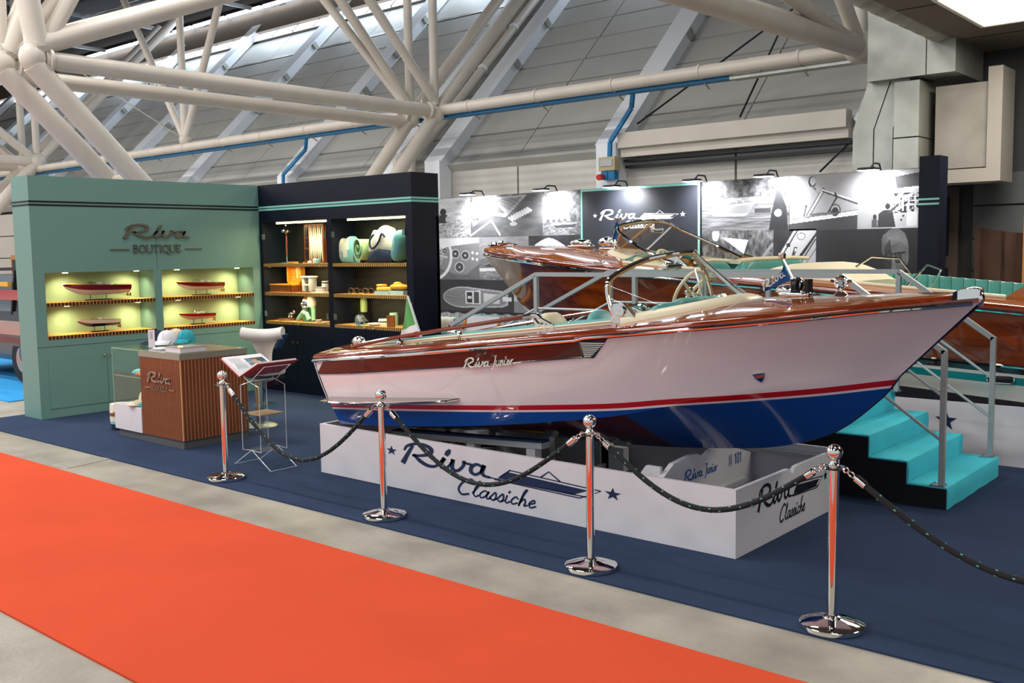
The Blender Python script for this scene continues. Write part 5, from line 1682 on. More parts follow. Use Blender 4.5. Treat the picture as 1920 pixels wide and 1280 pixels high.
# hand rails
for sd in (-1, 1):
    yr = YC+sd*.73
    P = [(-6.79, yr, 1.155), (-6.7, yr, 1.185), (-6.15, yr, 1.285), (-5.24, yr, 1.427), (-4.78, yr, 1.496), (-4.72, yr, 1.505)]
    hr = MB().tube(smooth_pts(P, 6), .017, 10).build('hand_rail', m_roll, b1)
    MB().tube([(-4.79, yr, 1.497), (-4.72, yr, 1.508), (-4.66, yr, 1.51), (-4.63, yr, 1.49)], .02, 10).build('rail_end', m_chrome, hr)
    for px in (-6.13, -5.42):
        z1 = float(np.interp(px, [-6.15, -5.24], [1.285, 1.4]))
        mb = MB(); mb.cyl((px, yr, z1), (px-.03, yr, dzc(px, yr)), .011, 8); mb.lathe([(.035, 0), (.03, .012), (.014, .03)], (px-.03, yr, dzc(px, yr)), 12)
        mb.build('rail_post', m_chrome, hr)
    mb = MB()
    zb = dzc(-4.55, yr)
    mb.bar((-4.7, yr, 1.49), (-4.63, yr, zb), .02, .03, (0, 1, 0)); mb.bar((-4.66, yr, 1.5), (-4.5, yr, zb+.01), .018, .03, (0, 1, 0)); mb.bar((-4.64, yr, zb+.012), (-4.49, yr, zb+.02), .05, .02)
    for k in range(3): mb.cyl((-4.64+.07*k, yr-.03, zb+.01), (-4.64+.07*k, yr+.03, zb+.01), .02, 10)
    mb.build('rail_bracket', m_chrome, hr, smooth=30)
    mb = MB(); mb.prism([(-4.66, yr, 1.47), (-4.615, yr, zb+.03), (-4.53, yr, zb+.03)], (0, .006, 0)); mb.build('bracket_plate', m_rough_ch, hr, smooth=0)
# stern cleats, horn light, bow fittings
def cleat(x, y, s=1., nm='cleat', rz=0.):
    z = dzc(x, y)
    mb = MB(); mb.ball((0, 0, .035), (.095, .03, .018), 14, 8)
    for a in (-.045, .045): mb.cyl((a, 0, 0), (a, 0, .03), .016, 10)
    mb.soft(-.09, .09, -.035, .035, 0, .012, .006, 2)
    mb.xf(Matrix.Translation((x, y, z)) @ Matrix.Rotation(rz, 4, 'Z') @ Matrix.Scale(s, 4))
    return mb.build(nm, m_chrome, b1)
cleat(-6.83, YC-.62, 1.0); cleat(-6.83, YC+.62, 1.0)
mb = MB(); z = dzc(-6.83, YC-.62); mb.ball((-6.84, YC-.61, z+.04), (.075, .05, .045), 14, 8); mb.build('stern_light', m_chrome, b1)
xb, zb = -2.96, dzc(-2.96, YC)
mb = MB(); mb.soft(-.1, .12, -.06, .06, 0, .03, .012, 3); mb.ball((.02, .0, .08), (.05, .05, .055)); mb.ball((-.06, 0, .04), (.08, .04, .035)); mb.xf(Matrix.Translation((xb, YC, zb)))
bl = mb.build('bow_light', m_chrome, b1)
mb = MB(); mb.cyl((xb+.02, YC-.055, zb+.08), (xb+.05, YC-.055, zb+.08), .04, 14); mb.box(xb+.0, xb+.06, YC-.058, YC-.05, zb+.03, zb+.12); mb.box(xb+.09, xb+.115, YC-.04, YC+.04, zb+.02, zb+.12); mb.build('lens', m_blackm, bl)
p0, p1 = Vector((xb-.005, YC, zb+.1)), Vector((-3.05, YC, 1.91))
fp = MB().tube([p0, p1], .011, 8).build('pennant_staff', m_chrome, b1)
mb = MB(); mb.soft(-.022, .022, -.022, .022, -.022, .022, .008, 2); mb.xf(Matrix.Translation(p1+Vector((-.003, 0, .02)))); mb.build('staff_knob', mat('pale_copper', '#d9b9a0', .12, metal=1), fp)
rows = []
tip = Vector((-3.24, YC-.02, 1.655))
for i in range(9):
    f = i/8
    a = p1.lerp(p0, .1+.8*f)
    b = a.lerp(tip if f > .5 else a.lerp(tip, f*2), min(1, f*1.2))
    rows.append([a.lerp(b, j/6)+Vector((0, .018*math.sin(j*1.3+f*3)*j/6, 0)) for j in range(7)])
fl = MB().grid(rows).build('pennant', mat('pennant_navy', '#174a80', .8), fp, fix=False)
mb = MB(); word_o = Vector((-3.17, YC-.035, 1.69))
for p, w_ in RIVA: stroke(mb, p, w_, (word_o, Vector((.045, 0, .03)), Vector((-.025, 0, .05)), Vector((0, -1, 0))), .002)
mb.build('lettering', mat('pennant_white', '#e9dcd2', .7), fl)
zb = dzc(-2.63, YC)
mb = MB(); mb.lathe([(.05, 0), (.04, .012), (.015, .03), (.012, .05)], (-2.63, YC, zb), 16)
mb.tube([(-2.63+.038*math.cos(a), YC, zb+.082+.038*math.sin(a)) for a in [2*PI*i/24 for i in range(24)]], .012, 8, True)
mb.cyl((-2.7, YC, zb+.095), (-2.665, YC, zb+.085), .01, 8); mb.cyl((-2.6, YC, zb+.085), (-2.56, YC, zb+.095), .01, 8)
mb.build('mooring_ring', m_chrome, b1)
mb = MB()
rows = []
for i in range(8):
    x = -1.875+.128*i/7
    t = X2T(x); X_, z, h = deck1(min(t, 1)); h = max(h, .01)
    e = math.sin(PI*(.12+.88*(1-i/7)))*.018+.01
    rows.append([Vector((x, YC+(h+.008)*s_, z+(.03 if abs(s_) == 1 else .06+e+CRN(t)*(1-s_*s_)))) for s_ in np.linspace(-1, 1, 13)])
mb.grid(rows)
mb.ball((-1.762, YC, 1.66), (.034, .034, .05), 12, 8); mb.ball((-1.83, YC, 1.705), (.05, .03, .02), 14, 8)
mb.build('bow_cap', m_chrome, b1)
# italian ensign at the stern
q0, q1 = Vector((-6.66, YC, 1.19)), Vector((-6.83, YC, 1.585))
es = MB().tube([q0, q1], [.014, .01], 8).build('ensign_staff', mat('staff_white', '#e8e6e2', .3, coat=.5), b1)
rows = []
for i in range(13):
    f = i/12
    a = q1.lerp(q0, .03+.95*f)
    rows.append([a+Vector((-.3*(j/6)*f*.95-.02*j/6, .03*math.sin(j*1.1+f*4)*f, -.10*(j/6)*f)) for j in range(7)])
mb = MB()
for i in range(12):
    for j in range(6):
        mb.m(0 if i < 8 else (1 if i < 10 else 2)).poly([rows[i][j], rows[i][j+1], rows[i+1][j+1], rows[i+1][j]])
mb.build('ensign', [mat('flag_green', '#5fa35a', .8), mat('flag_white', '#e8e4e4', .8), mat('flag_red', '#c02a2c', .8)], es, fix=False)
# spray fins near the stern
for sd in (-1, 1):
    top = []; 
    for i in range(20):
        x = -7.0+1.65*i/19
        z = float(zref(x))+.062
        p = h1.pt(x, z, -.01, sd); w_ = .135*math.sin(PI*min(1, (1.02-i/19)*.62+.05))**.8 if i < 19 else .005
        top.append((p, p+Vector((0, sd*(w_+.01), -.03*w_/.135))))
    mb = MB(); mb.grid([[a, b, b+Vector((0, 0, -.02)), a+Vector((0, 0, -.02))] for a, b in top])
    sf = mb.build('spray_fin', mat('fin_bronze', '#8a7368', .2, metal=.3, coat=.5), b1)
    MB().tube([b+Vector((0, 0, -.01)) for a, b in top], .013, 8).build('fin_edge', m_chrome, sf)
# badge, name script
bp = h1.pt(-2.98, 1.135, .004)
nrm = (h1.pt(-2.88, 1.135)-h1.pt(-3.08, 1.135)).normalized()
upv = (h1.pt(-2.98, 1.16)-h1.pt(-2.98, 1.11)).normalized()
nn = nrm.cross(upv).normalized()
if nn.y > 0: nn = -nn
sh_ = [(-.04, .03), (-.0, .04), (.04, .045), (.034, .01), (.012, -.03), (.0, -.034), (-.03, -.004)]
mb = MB(); plate(mb, sh_, (bp, nrm, upv, nn), .006)
bd = mb.build('badge', m_chrome, b1, smooth=0)
mb = MB(); plate(mb, [(-.028, .008), (.034, .026), (.03, .012), (-.024, -.004)], (bp+nn*.006, nrm, upv, nn), .001); mb.build('badge_stripe', mat('badge_red', '#c8452c', .3), bd, smooth=0)
mb = MB(); plate(mb, [(-.02, -.006), (.027, .008), (.01, -.024), (.0, -.028)], (bp+nn*.006, nrm, upv, nn), .001); mb.build('badge_field', mat('badge_navy', '#16305c', .3), bd, smooth=0)
o_ = at(867, 690, Y=YC-.985); e_ = at(914, 687, Y=YC-.985)
o_ = h1.pt(o_.x, o_.z, .02); e_ = h1.pt(e_.x, e_.z, .02)
ux = (e_-o_)/3.5
mb = MB(); riva_mark(mb, (o_, ux, Vector((.012, 0, .075)), Vector((0, -1, 0))), .008)
o2 = o_+ux*3.75+Vector((0, 0, .0)); word(mb, 'Junior', (o2, ux*1.12, Vector((.012, 0, .085)), Vector((0, -1, 0))), .008)
mb.build('name_script', m_chrome, b1)
# propeller gear under the stern
mb = MB(); mb.cyl((-5.2, YC, .36), (-6.3, YC, .2), .014, 8); mb.build('propeller_shaft', m_brass, b1)
mb = MB()
for k in range(3):
    a = 2*PI*k/3
    mb.ball((-6.3, YC+.1*math.cos(a), .2+.1*math.sin(a)), (.012, .07 if abs(math.cos(a)) > .4 else .045, .08 if abs(math.sin(a)) > .4 else .05), 10, 8)
mb.ball((-6.3, YC, .2), .03); mb.build('propeller', m_brass, b1)
mb = MB(); mb.prism([(-6.75, YC-.008, .34), (-6.5, YC-.008, .33), (-6.52, YC-.008, .08), (-6.7, YC-.008, .06)], (0, .016, 0)); mb.build('rudder', m_brass, b1, smooth=0)

# ---------------------------------------------------------------- plinth and cradle of the white boat
pl = thing('boat_plinth', 'white open box plinth with navy script lettering under the white boat', 'plinth', (-5.06, 6.45, 0))
PX0, PX1, PY0, PY1, PH = -7.16, -2.96, 5.62, 7.28, .45
MB().box(PX0, PX1, PY0, PY0+.03, 0, PH).build('board', m_white, pl, smooth=0)
MB().box(PX0, PX1, PY1-.03, PY1, 0, PH).build('board', m_white, pl, smooth=0)
MB().box(PX0, PX0+.03, PY0+.03, PY1-.03, 0, PH).build('board', m_white, pl, smooth=0)
mb = MB(); q = [(PY0+.03, 0), (PY1-.03, 0), (PY1-.03, PH), (6.53, PH), (6.49, PH-.008), (6.45, PH-.05), (6.40, PH-.002), (6.36, PH), (PY0+.03, PH)]
mb.prism([(PX1-.03, y, z) for y, z in q], (.03, 0, 0)); mb.build('board', m_white, pl, smooth=0)
mb = MB()
for y in (PY0+.05, PY1-.05): mb.box(PX0+.03, PX1-.03, y-.02, y+.02, PH-.1, PH-.06)
mb.build('inner_batten', m_ltgrey, pl, smooth=0)
navyp = mat('logo_navy', '#12294f', .5)
mb = MB(); classic_mark(mb, ((-6.06, PY0-.001, .236), (.277, 0, 0), (0, 0, .178), (0, -1, 0)), .0015)
mb.build('lettering', navyp, pl, smooth=0)
mb = MB(); classic_mark(mb, ((PX1+.001, 5.93, .25), (0, .14, 0), (0, 0, .155), (1, 0, 0)), .0015)
mb.build('lettering', mat('logo_black', '#0d1220', .5), pl, smooth=0)
cr = thing('boat_cradle', 'white timber cradle inside the plinth carrying the white boat', 'cradle', (-4.8, 6.45, 0))
bxs = -3.66
mb = MB(); q = [(5.7, .0), (7.2, 0), (7.2, .46), (6.62, .475), (6.5, .47), (6.45, .43), (6.38, .475), (6.3, .475), (6.1, .4), (5.98, .4), (5.72, .02)]
q = [(5.72, 0), (7.2, 0), (7.2, .35), (6.9, .44), (6.56, .475), (6.45, .43), (6.36, .475), (6.25, .48), (6.02, .46), (5.72, .3)]
mb.prism([(bxs, y, z) for y, z in q], (-.04, 0, 0)); mb.build('bulkhead', m_white, cr, smooth=0)
mb = MB(); mb.prism([(bxs-.04, 5.9, .45), (bxs-.04, 5.9, 0), (bxs-.5, 5.9, 0), (bxs-.16, 5.9, .45)], (0, .03, 0)); mb.build('gusset', m_white, cr, smooth=0)
mb = MB(); mb.box(bxs, bxs+.02, 5.75, 7.2, .12, .16); mb.build('ledge', m_ltgrey, cr, smooth=0)
mb = MB(); word(mb, 'N 101', ((bxs+.001, 6.83, .3), (0, .085, 0), (0, 0, .085), (1, 0, 0)), .002, SER)
mb.build('number', mat('cradle_blue', '#2b64a4', .5), cr, smooth=0)
mb = MB()
riva_mark(mb, ((bxs+.001, 6.16, .3), (0, .075, 0), (0, 0, .08), (1, 0, 0)), .002); word(mb, 'Junior', ((bxs+.001, 6.45, .3), (0, .075, 0), (0, 0, .085), (1, 0, 0)), .002)
mb.build('lettering', mat('cradle_blue', '#2b64a4', .5), cr, smooth=0)
for sd in (-1, 1):
    y = YC+sd*.5
    mb = MB(); mb.bar((-6.5, y, .385), (-4.78, y, .475), .1, .05); mb.build('bolster', m_ltgrey, cr, smooth=0)
    mb = MB(); mb.bar((-6.5, y, .415), (-4.78, y, .505), .1, .016); mb.build('bolster_pad', mat('pad_navy', '#1f3d66', .8), cr, smooth=0)
    for x in (-6.2, -5.55, -4.9):
        z = float(np.interp(x, [-6.5, -4.78], [.36, .45]))
        MB().box(x-.045, x+.045, y-.04, y+.04, 0, z).build('post', m_white, cr, smooth=0)
    MB().box(-4.93, -4.7, y-.04, y+.04, .1, .3).build('strut', m_white, cr, smooth=0)
for x in (-6.2, -4.9): MB().box(x-.02, x+.02, YC-.6, YC+.6, .05, .15).build('cross_beam', m_white, cr, smooth=0)

# ---------------------------------------------------------------- the large mahogany boat behind
Y2 = 10.8
HX2 = [-9.78, -9.4, -9, -8.5, -8, -7, -6, -5, -4, -3, -2, -1.2]
H2 = [.02, .25, .46, .68, .86, 1.08, 1.2, 1.27, 1.3, 1.28, 1.22, 1.15]
h2 = Hull(Y2,
    dict(x0=-1.2, x1=-9.76, X=[-9.78, -9.1, -8.37, -7.63, -6.88, -5.4, -4.27, -2.64, -1.2], Z=[1.945, 1.893, 1.846, 1.784, 1.724, 1.618, 1.539, 1.402, 1.28], HX=HX2, H=H2),
    dict(x0=-1.3, x1=-9.0, X=[-9.0, -8.6, -8.02, -7, -6, -5, -4, -3.3, -2.25, -1.3], Z=[1.16, 1.05, .93, .83, .77, .72, .68, .64, .57, .5], HX=[-9.0, -8.6, -8.2, -7.5, -6.5, -5, -4, -3, -2, -1], H=[.01, .2, .4, .7, .95, 1.15, 1.2, 1.2, 1.17, 1.12]),
    dict(x0=-1.3, x1=-9.0, X=[-9.0, -8.9, -8.6, -8.2, -7.5, -6.5, -5, -3.5, -1.3], Z=[1.16, 1.04, .86, .68, .53, .47, .43, .4, .34]), flare=.08)
b2 = thing('cruiser_boat', 'large varnished mahogany speedboat with turquoise seats behind the walkway', 'boat', (-5.4, Y2, .54))
z2 = lambda x: float(np.interp(x, [-9.0, -8.0, -3.15, -2.25, -1], [1.17, 1.085, .865, .82, .76]))
# varnished topsides, then painted bands below
hm2 = wood('cruiser_hull', '#5c2109', '#8f4013', .1, coat=1, axis=0, scale=.3)
nt = hm2.node_tree
bs = nt.nodes['Principled BSDF']
src = bs.inputs['Base Color'].links[0].from_socket
a = nt.nodes.new('ShaderNodeAttribute'); a.attribute_name = 'band'
prev = src
for h_, col in ((.02, '#2a0d08'), (0, '#ded8d0'), (-.03, '#15807f'), (-.1, '#d6d2c8')):
    l = nt.nodes.new('ShaderNodeMath'); l.operation = 'LESS_THAN'; l.inputs[1].default_value = h_+ (.035 if h_ > .01 else 0)
    nt.links.new(a.outputs['Fac'], l.inputs[0])
    x = nt.nodes.new('ShaderNodeMix'); x.data_type = 'RGBA'
    nt.links.new(l.outputs[0], x.inputs[0]); nt.links.new(prev, x.inputs[6]); x.inputs[7].default_value = (*lin(col), 1)
    prev = x.outputs[2]
nt.links.new(prev, bs.inputs['Base Color'])
h2.build_shell(b2, [hm2], z2)
T2 = lambda x: (x-h2.sh['x0'])/(h2.sh['x1']-h2.sh['x0'])
for sd in (-1, 1):
    MB().tube(h2.rail(0, .995, .0, .012, 80, sd), .022, 10).build('rub_rail', m_chrome, b2)
    P = [Vector((x, Y2+sd*(h2.side(*h2.find(x, z2(x)+.07))[1]+.012), z2(x)+.07)) for x in np.linspace(-1.4, -6.4, 40)]
    MB().tube(P, .02, 8).build('spray_rail', m_chrome, b2)
P = [Vector((-9.0, Y2, 1.16)), Vector((-9.16, Y2, 1.3)), Vector((-9.36, Y2, 1.53)), Vector((-9.6, Y2, 1.77)), Vector((-9.77, Y2, 1.95))]
mb = MB(); P = [Vector(q) for q in smooth_pts([tuple(p) for p in P], 5)]
rows = []
for i, p in enumerate(P):
    z = p.z; t = .985
    back = Vector((.16+.12*math.sin(PI*i/(len(P)-1)), 0, 0))
    hb_ = .06+.05*i/(len(P)-1)
    rows.append([p+back+Vector((0, -hb_, 0)), p+Vector((.02, -.02, 0)), p+Vector((-.012, 0, 0)), p+Vector((.02, .02, 0)), p+back+Vector((0, hb_, 0))])
mb.grid(rows); mb.build('stem_cap', m_chrome, b2, smooth=60)
c_a, c_f = T2(-2.45), T2(-6.75)
TS2 = sorted(set([0, c_a, c_f, 1]+[i/80 for i in range(81)]))
def sh2(t): return h2.crv(h2.sh, t)
def dz2(x, y):
    t = T2(x); X_, z, h = sh2(t); hh = max(h-.07*min(1, (1-t)/.05), .02)
    return z+.07+float(np.interp(t, [0, .8, .93, 1], [.13, .14, .1, .03]))*(1-min(1, ((y-Y2)/hh)**2))
er2 = {}; mb = MB(); roll = MB()
for sd in (-1, 1):
    er = []; dr = []
    for t in TS2:
        x, z, h = sh2(t); f = min(1, (1-t)/.05)
        er.append([Vector((x, Y2+sd*max(a, 0), z+b)) for a, b in ((h+.004, .0), (h+.02*f, .02), (h+.012*f, .05), (h-.02*f, .065), (h-.07*f, .07))])
        hh = max(h-.07*f, .0); ins = max(h-.26, h*.3)
        dr.append([Vector((x, Y2+sd*(hh+(ins-hh)*j/5), dz2(x, Y2+sd*(hh+(ins-hh)*j/5)))) for j in range(6)])
    roll.grid(er); mb.grid(dr); er2[sd] = dr
roll.build('deck_edge', m_roll, b2, smooth=60)
for i in range(len(TS2)-1):
    if TS2[i] >= c_a-1e-6 and TS2[i+1] <= c_f+1e-6: continue
    mb.grid([[Vector((er2[-1][k][-1].x, er2[-1][k][-1].y+(er2[1][k][-1].y-er2[-1][k][-1].y)*j/8, dz2(er2[-1][k][-1].x, er2[-1][k][-1].y+(er2[1][k][-1].y-er2[-1][k][-1].y)*j/8))) for j in range(9)] for k in (i, i+1)])
mb.build('deck', wood('golden_deck', '#9c4c1a', '#c47028', .1, coat=1, axis=0, scale=.6, plank=.09, seam='#d9a45e', seamw=.05), b2, smooth=40)
ia = [k for k, t in enumerate(TS2) if c_a-1e-6 <= t <= c_f+1e-6]
Lp2 = [er2[-1][k][-1] for k in ia]; Rp2 = [er2[1][k][-1] for k in ia]
lp = Lp2+Rp2[::-1]
MB().grid([[Vector((p.x, p.y, p.z)), Vector((p.x, Y2+(p.y-Y2)*.98, p.z-.55))] for p in lp+[lp[0]]]).build('cockpit_lining', m_upt2, b2, fix=False)
MB().grid([[p-Vector((0, 0, .55)), q-Vector((0, 0, .55))] for p, q in zip(Lp2, Rp2)]).build('cockpit_floor', MT['floor_cream'], b2, fix=False)
for P, s_ in ((Lp2, -1), (Rp2, 1)): MB().tube([p+Vector((0, 0, .008)) for p in P], .02, 8).build('coaming_bead', m_ivory, b2)
# quilted turquoise side padding, one pad after another
pts = [p for p in Rp2 if p.x > -5.6]
for i in range(24):
    x = -5.6+.13*i
    if x > -2.6: break
    xa, xb_ = x, x+.1295
    mb = MB()
    ya = float(np.interp(-x, [-p.x for p in Rp2], [p.y for p in Rp2]))-.02
    yb_ = float(np.interp(-(x+.13), [-p.x for p in Rp2], [p.y for p in Rp2]))-.02
    mb.soft(xa, xb_, -.03, .03, -.36, .02, .004, 2)
    zz = dz2(x, ya)
    mb.xf(Matrix.Translation((0, (ya+yb_)/2, zz-.0)))
    mb.build('side_pad', m_upt2, b2)
def seat2(x, y0, y1, zt, h, m_, nm='seat_back', lean=.12):
    rows = []
    for i in range(11):
        u = i/10
        e = (1-abs(2*u-1)**6*.35)
        rows.append([Vector((x+.07*math.cos(a)+lean*(.5+.5*math.sin(a)), y0+(y1-y0)*u, zt-h+h*e*(.5+.5*math.copysign(abs(math.sin(a))**.6, math.sin(a))))) for a in [2*PI*j/14 for j in range(14)]])
    return MB().grid(rows, True).build(nm, m_, b2, smooth=60)
seat2(-5.85, Y2-.95, Y2-.06, 1.83, .55, m_upt2); seat2(-5.85, Y2+.06, Y2+.95, 1.83, .55, m_upt2)
for y0, y1 in ((-.95, -.06), (.06, .95)): MB().tube([(-5.74, Y2+y0+.05, 1.83), (-5.74, Y2+(y0+y1)/2, 1.845), (-5.74, Y2+y1-.05, 1.83)], .022, 8).build('seat_piping', m_upc, b2)
mb = MB(); mb.soft(-6.4, -5.8, Y2-.95, Y2+.95, 1.22, 1.4, .05, 3); mb.build('bench_seat', m_upt2, b2)
mb = MB(); mb.box(-5.6, -5.5, Y2-.8, Y2+.8, 1.4, 1.62); mb.build('locker', m_roll, b2, smooth=0)
seat2(-5.3, Y2-.9, Y2+.95, 1.85, .6, m_upt2, lean=.1)
MB().tube([(-5.2, Y2-.86, 1.845), (-5.19, Y2-.5, 1.86), (-5.19, Y2+.5, 1.86), (-5.2, Y2+.9, 1.845)], .022, 8).build('seat_piping', m_upc, b2)
# cream sun pad with a humped top
rows = []
for i in range(15):
    u = i/14
    x = -5.0+.92*u
    z = 1.69+.16*math.sin(PI*min(1, u*.9+.08))-.09*u
    rows.append([Vector((x, Y2+.98*math.copysign(abs(math.cos(a))**.5, math.cos(a)), z*1-.16+.16*math.copysign(abs(math.sin(a))**.5, math.sin(a)))) for a in [2*PI*j/20 for j in range(20)]])
mb = MB(); mb.grid(rows, True); mb.poly(rows[0]); mb.poly(rows[-1]); mb.build('sun_pad', m_upc, b2, smooth=50)
mb = MB(); mb.soft(-4.1, -3.5, Y2-.95, Y2+.95, 1.1, 1.3, .05, 3); mb.build('aft_seat', m_upt2, b2)
# windscreen
def bp2(s_):
    y = Y2+.93*s_; x = -7.4+1.5*abs(s_)**2.2
    return Vector((x, y, dz2(x, y)+.01))
tk = [(-6.15, 1.87, .935), (-6.55, 2.05, .92), (-6.92, 2.245, .72), (-6.9, 2.32, .4), (-6.84, 2.345, 0)]
TP2 = [Vector((x, Y2-h_, z)) for x, z, h_ in tk]+[Vector((x, Y2+h_, z)) for x, z, h_ in tk[-2::-1]]
TP2 = [Vector(q) for q in smooth_pts([tuple(p) for p in TP2], 6)]
n = len(TP2)
BP2 = [bp2(-1+2*i/(n-1)) for i in range(n)]
ft = (bp2(-1)+Vector((.05, 0, 0)), bp2(1)+Vector((.05, 0, 0)))
w2f = MB().tube([ft[0]]+TP2+[ft[1]], .02, 8).build('windshield_frame', m_chrome, b2)
MB().tube([p+Vector((.018, 0, -.018)) for p in [ft[0]]+TP2+[ft[1]]], .012, 6).build('inner_trim', MT['gold_trim'], w2f)
MB().grid([TP2, BP2]).build('windshield_glass', glass('smoked_windscreen', (.82, .76, .66), .9), b2, fix=False)
for k in (n//2, n//2-9, n//2+9):
    mb = MB(); mb.bar(TP2[k], BP2[k], .02, .024); mb.build('mullion', m_chrome if k != n//2 else MT['gold_trim'], w2f, smooth=0)
for s_ in (-1, 1):
    f = ft[0 if s_ < 0 else 1]
    mb = MB(); mb.prism([f+Vector((.06, 0, -.02)), f+Vector((-.3, 0, .02)), f+Vector((-.2, 0, .14)), f+Vector((-.08, 0, .1))], (0, -s_*.04, 0)); mb.build('windshield_bracket', m_chrome, b2, smooth=0)
P = [bp2(s_) for s_ in np.linspace(-1, 1, 40)]
rows = []
for i, p in enumerate(P):
    a, b = P[max(i-1, 0)], P[min(i+1, 39)]
    d = (b-a).normalized(); nrm = Vector((d.y, -d.x, 0)).normalized()
    if nrm.x > 0: nrm = -nrm
    rows.append([p-nrm*.02+Vector((0, 0, -.03)), p-nrm*.01+Vector((0, 0, .025)), p+nrm*.05+Vector((0, 0, .012)), p+nrm*.1+Vector((0, 0, -.03))])
MB().grid(rows).build('windshield_base', m_ivory, b2, smooth=50)
mb = MB(); mb.soft(-.03, .03, -.12, .12, -.035, .035, .02, 3); mb.xf(Matrix.Translation((-6.78, Y2-.05, 2.22))); mb.build('rear_mirror', m_chrome, b2)
mb = MB(); mb.grid([[Vector((-6.72, Y2-.85+1.7*i/14, dz2(-6.72, Y2-.85+1.7*i/14)+.0)) for i in range(15)], [Vector((-6.6, Y2-.85+1.7*i/14, dz2(-6.72, Y2-.85+1.7*i/14)-.3)) for i in range(15)]])
mb.build('dashboard', wood('dash_wood', '#9c5318', '#c27a2e', .15, coat=.8, axis=1), b2, fix=False)
MB().tube([(-6.72, Y2-.85+1.7*i/14, dz2(-6.72, Y2-.85+1.7*i/14)+.01) for i in range(15)], .035, 8).build('dash_pad', m_upt2, b2)
mb = MB()
for y in (-.65, -.5, -.3, -.12, .15, .35): mb.lathe([(.05, 0), (.055, .014), (.045, .016), (.001, .012)], (-6.64, Y2+y, dz2(-6.72, Y2+y)-.14), 16, (1, 0, .3))
mb.build('gauges', m_blackm, b2)
wc = Vector((-6.4, Y2-.4, 1.8)); ax = Vector((.85, 0, .5)).normalized(); ua = Vector((0, 1, 0)); ub = ax.cross(ua)
mb = MB(); mb.tube([wc+(ua*math.cos(a)+ub*math.sin(a))*.2 for a in [2*PI*i/36 for i in range(36)]], .016, 8, True)
for a in (PI/2, PI/2+2.1, PI/2-2.1): mb.tube([wc, wc+(ua*math.cos(a)+ub*math.sin(a))*.19], .012, 6)
mb.build('steering_wheel', m_ivory, b2)
# foredeck fittings
def fit2(x, y): return Vector((x, y, dz2(x, y)))
q = fit2(-7.98, Y2-.05)
mb = MB(); mb.soft(-.2, .2, -.07, .07, 0, .03, .012, 3); mb.ball((0, 0, .06), (.18, .07, .05)); mb.xf(Matrix.Translation(q)); mb.build('deck_horn', m_chrome, b2)
q = fit2(-7.55, Y2)
mb = MB(); mb.soft(-.14, .14, -.07, .07, 0, .03, .012, 3); mb.ball((-.04, 0, .1), (.13, .07, .07)); mb.ball((.08, 0, .08), (.08, .05, .06)); mb.xf(Matrix.Translation(q)); mb.build('bow_light', m_chrome, b2)
s1_ = q+Vector((.14, 0, .4))
st_ = MB().tube([q+Vector((.03, 0, .12)), s1_], .014, 8).build('pennant_staff', m_chrome, b2)
MB().lathe([(.001, .02), (.06, .016), (.06, 0), (.02, -.02)], s1_, 14).build('staff_knob', m_chrome, st_)
rows = [[s1_.lerp(q+Vector((.03, 0, .12)), f*.9)+Vector((.12*j/4*(f), -.02*math.sin(j+f*5), -.07*j/4-.02*f)) for j in range(5)] for f in [i/6 for i in range(7)]]
MB().grid(rows).build('pennant', MT['pennant_navy'], st_, fix=False)
q = fit2(-9.35, Y2)
mb = MB(); mb.ball((-9.58, Y2, q.z+.02), (.13, .05, .045)); mb.ball((-9.45, Y2, q.z+.05), (.1, .04, .03)); mb.tube([(-9.5, Y2, q.z+.0), (-9.3, Y2, q.z+.04), (-9.15, Y2, q.z+.01)], .012, 8); mb.build('bow_cap', m_chrome, b2)
for x in (-7.0, -4.6):
    y = Y2-1.0; z = dz2(x, y)
    mb = MB(); mb.ball((x, y, z+.035), (.09, .025, .018), 12, 8); mb.cyl((x-.04, y, z), (x-.04, y, z+.03), .014, 8); mb.cyl((x+.04, y, z), (x+.04, y, z+.03), .014, 8)
    mb.build('cleat', m_chrome, b2)
mb = MB(); z = 1.62; mb.tube([(-4.4, Y2+.3, 1.72), (-4.2, Y2+.35, 1.86), (-3.9, Y2+.4, 1.84), (-3.78, Y2+.45, 1.66)], .012, 8); mb.tube([(-3.95, Y2+.75, 1.5), (-3.75, Y2+.85, 1.76), (-3.6, Y2+.88, 1.7), (-3.72, Y2+.9, 1.5)], .014, 8)
mb.build('stern_rail', m_chrome, b2)
for x in (-2.42,):
    z = z2(x)-.065
    t_, v_ = h2.find(x, z)
    q = h2.pt(x, z, .006)
    mb = MB(); mb.tube([(x-.1+.1*math.cos(a)*.0+(.085 if math.cos(a) > 0 else -.085)+.03*math.cos(a)+.1, q.y, z+.032*math.sin(a)) for a in [2*PI*i/24 for i in range(24)]], .008, 6, True)
    ov = mb.build('exhaust_vent', m_chrome, b2)
    mb = MB(); mb.soft(x-.1, x+.1, -.006, .006, -.024, .024, .005, 2); mb.xf(Matrix.Translation((0, q.y, z))); mb.build('vent_grille', m_blackm, ov)
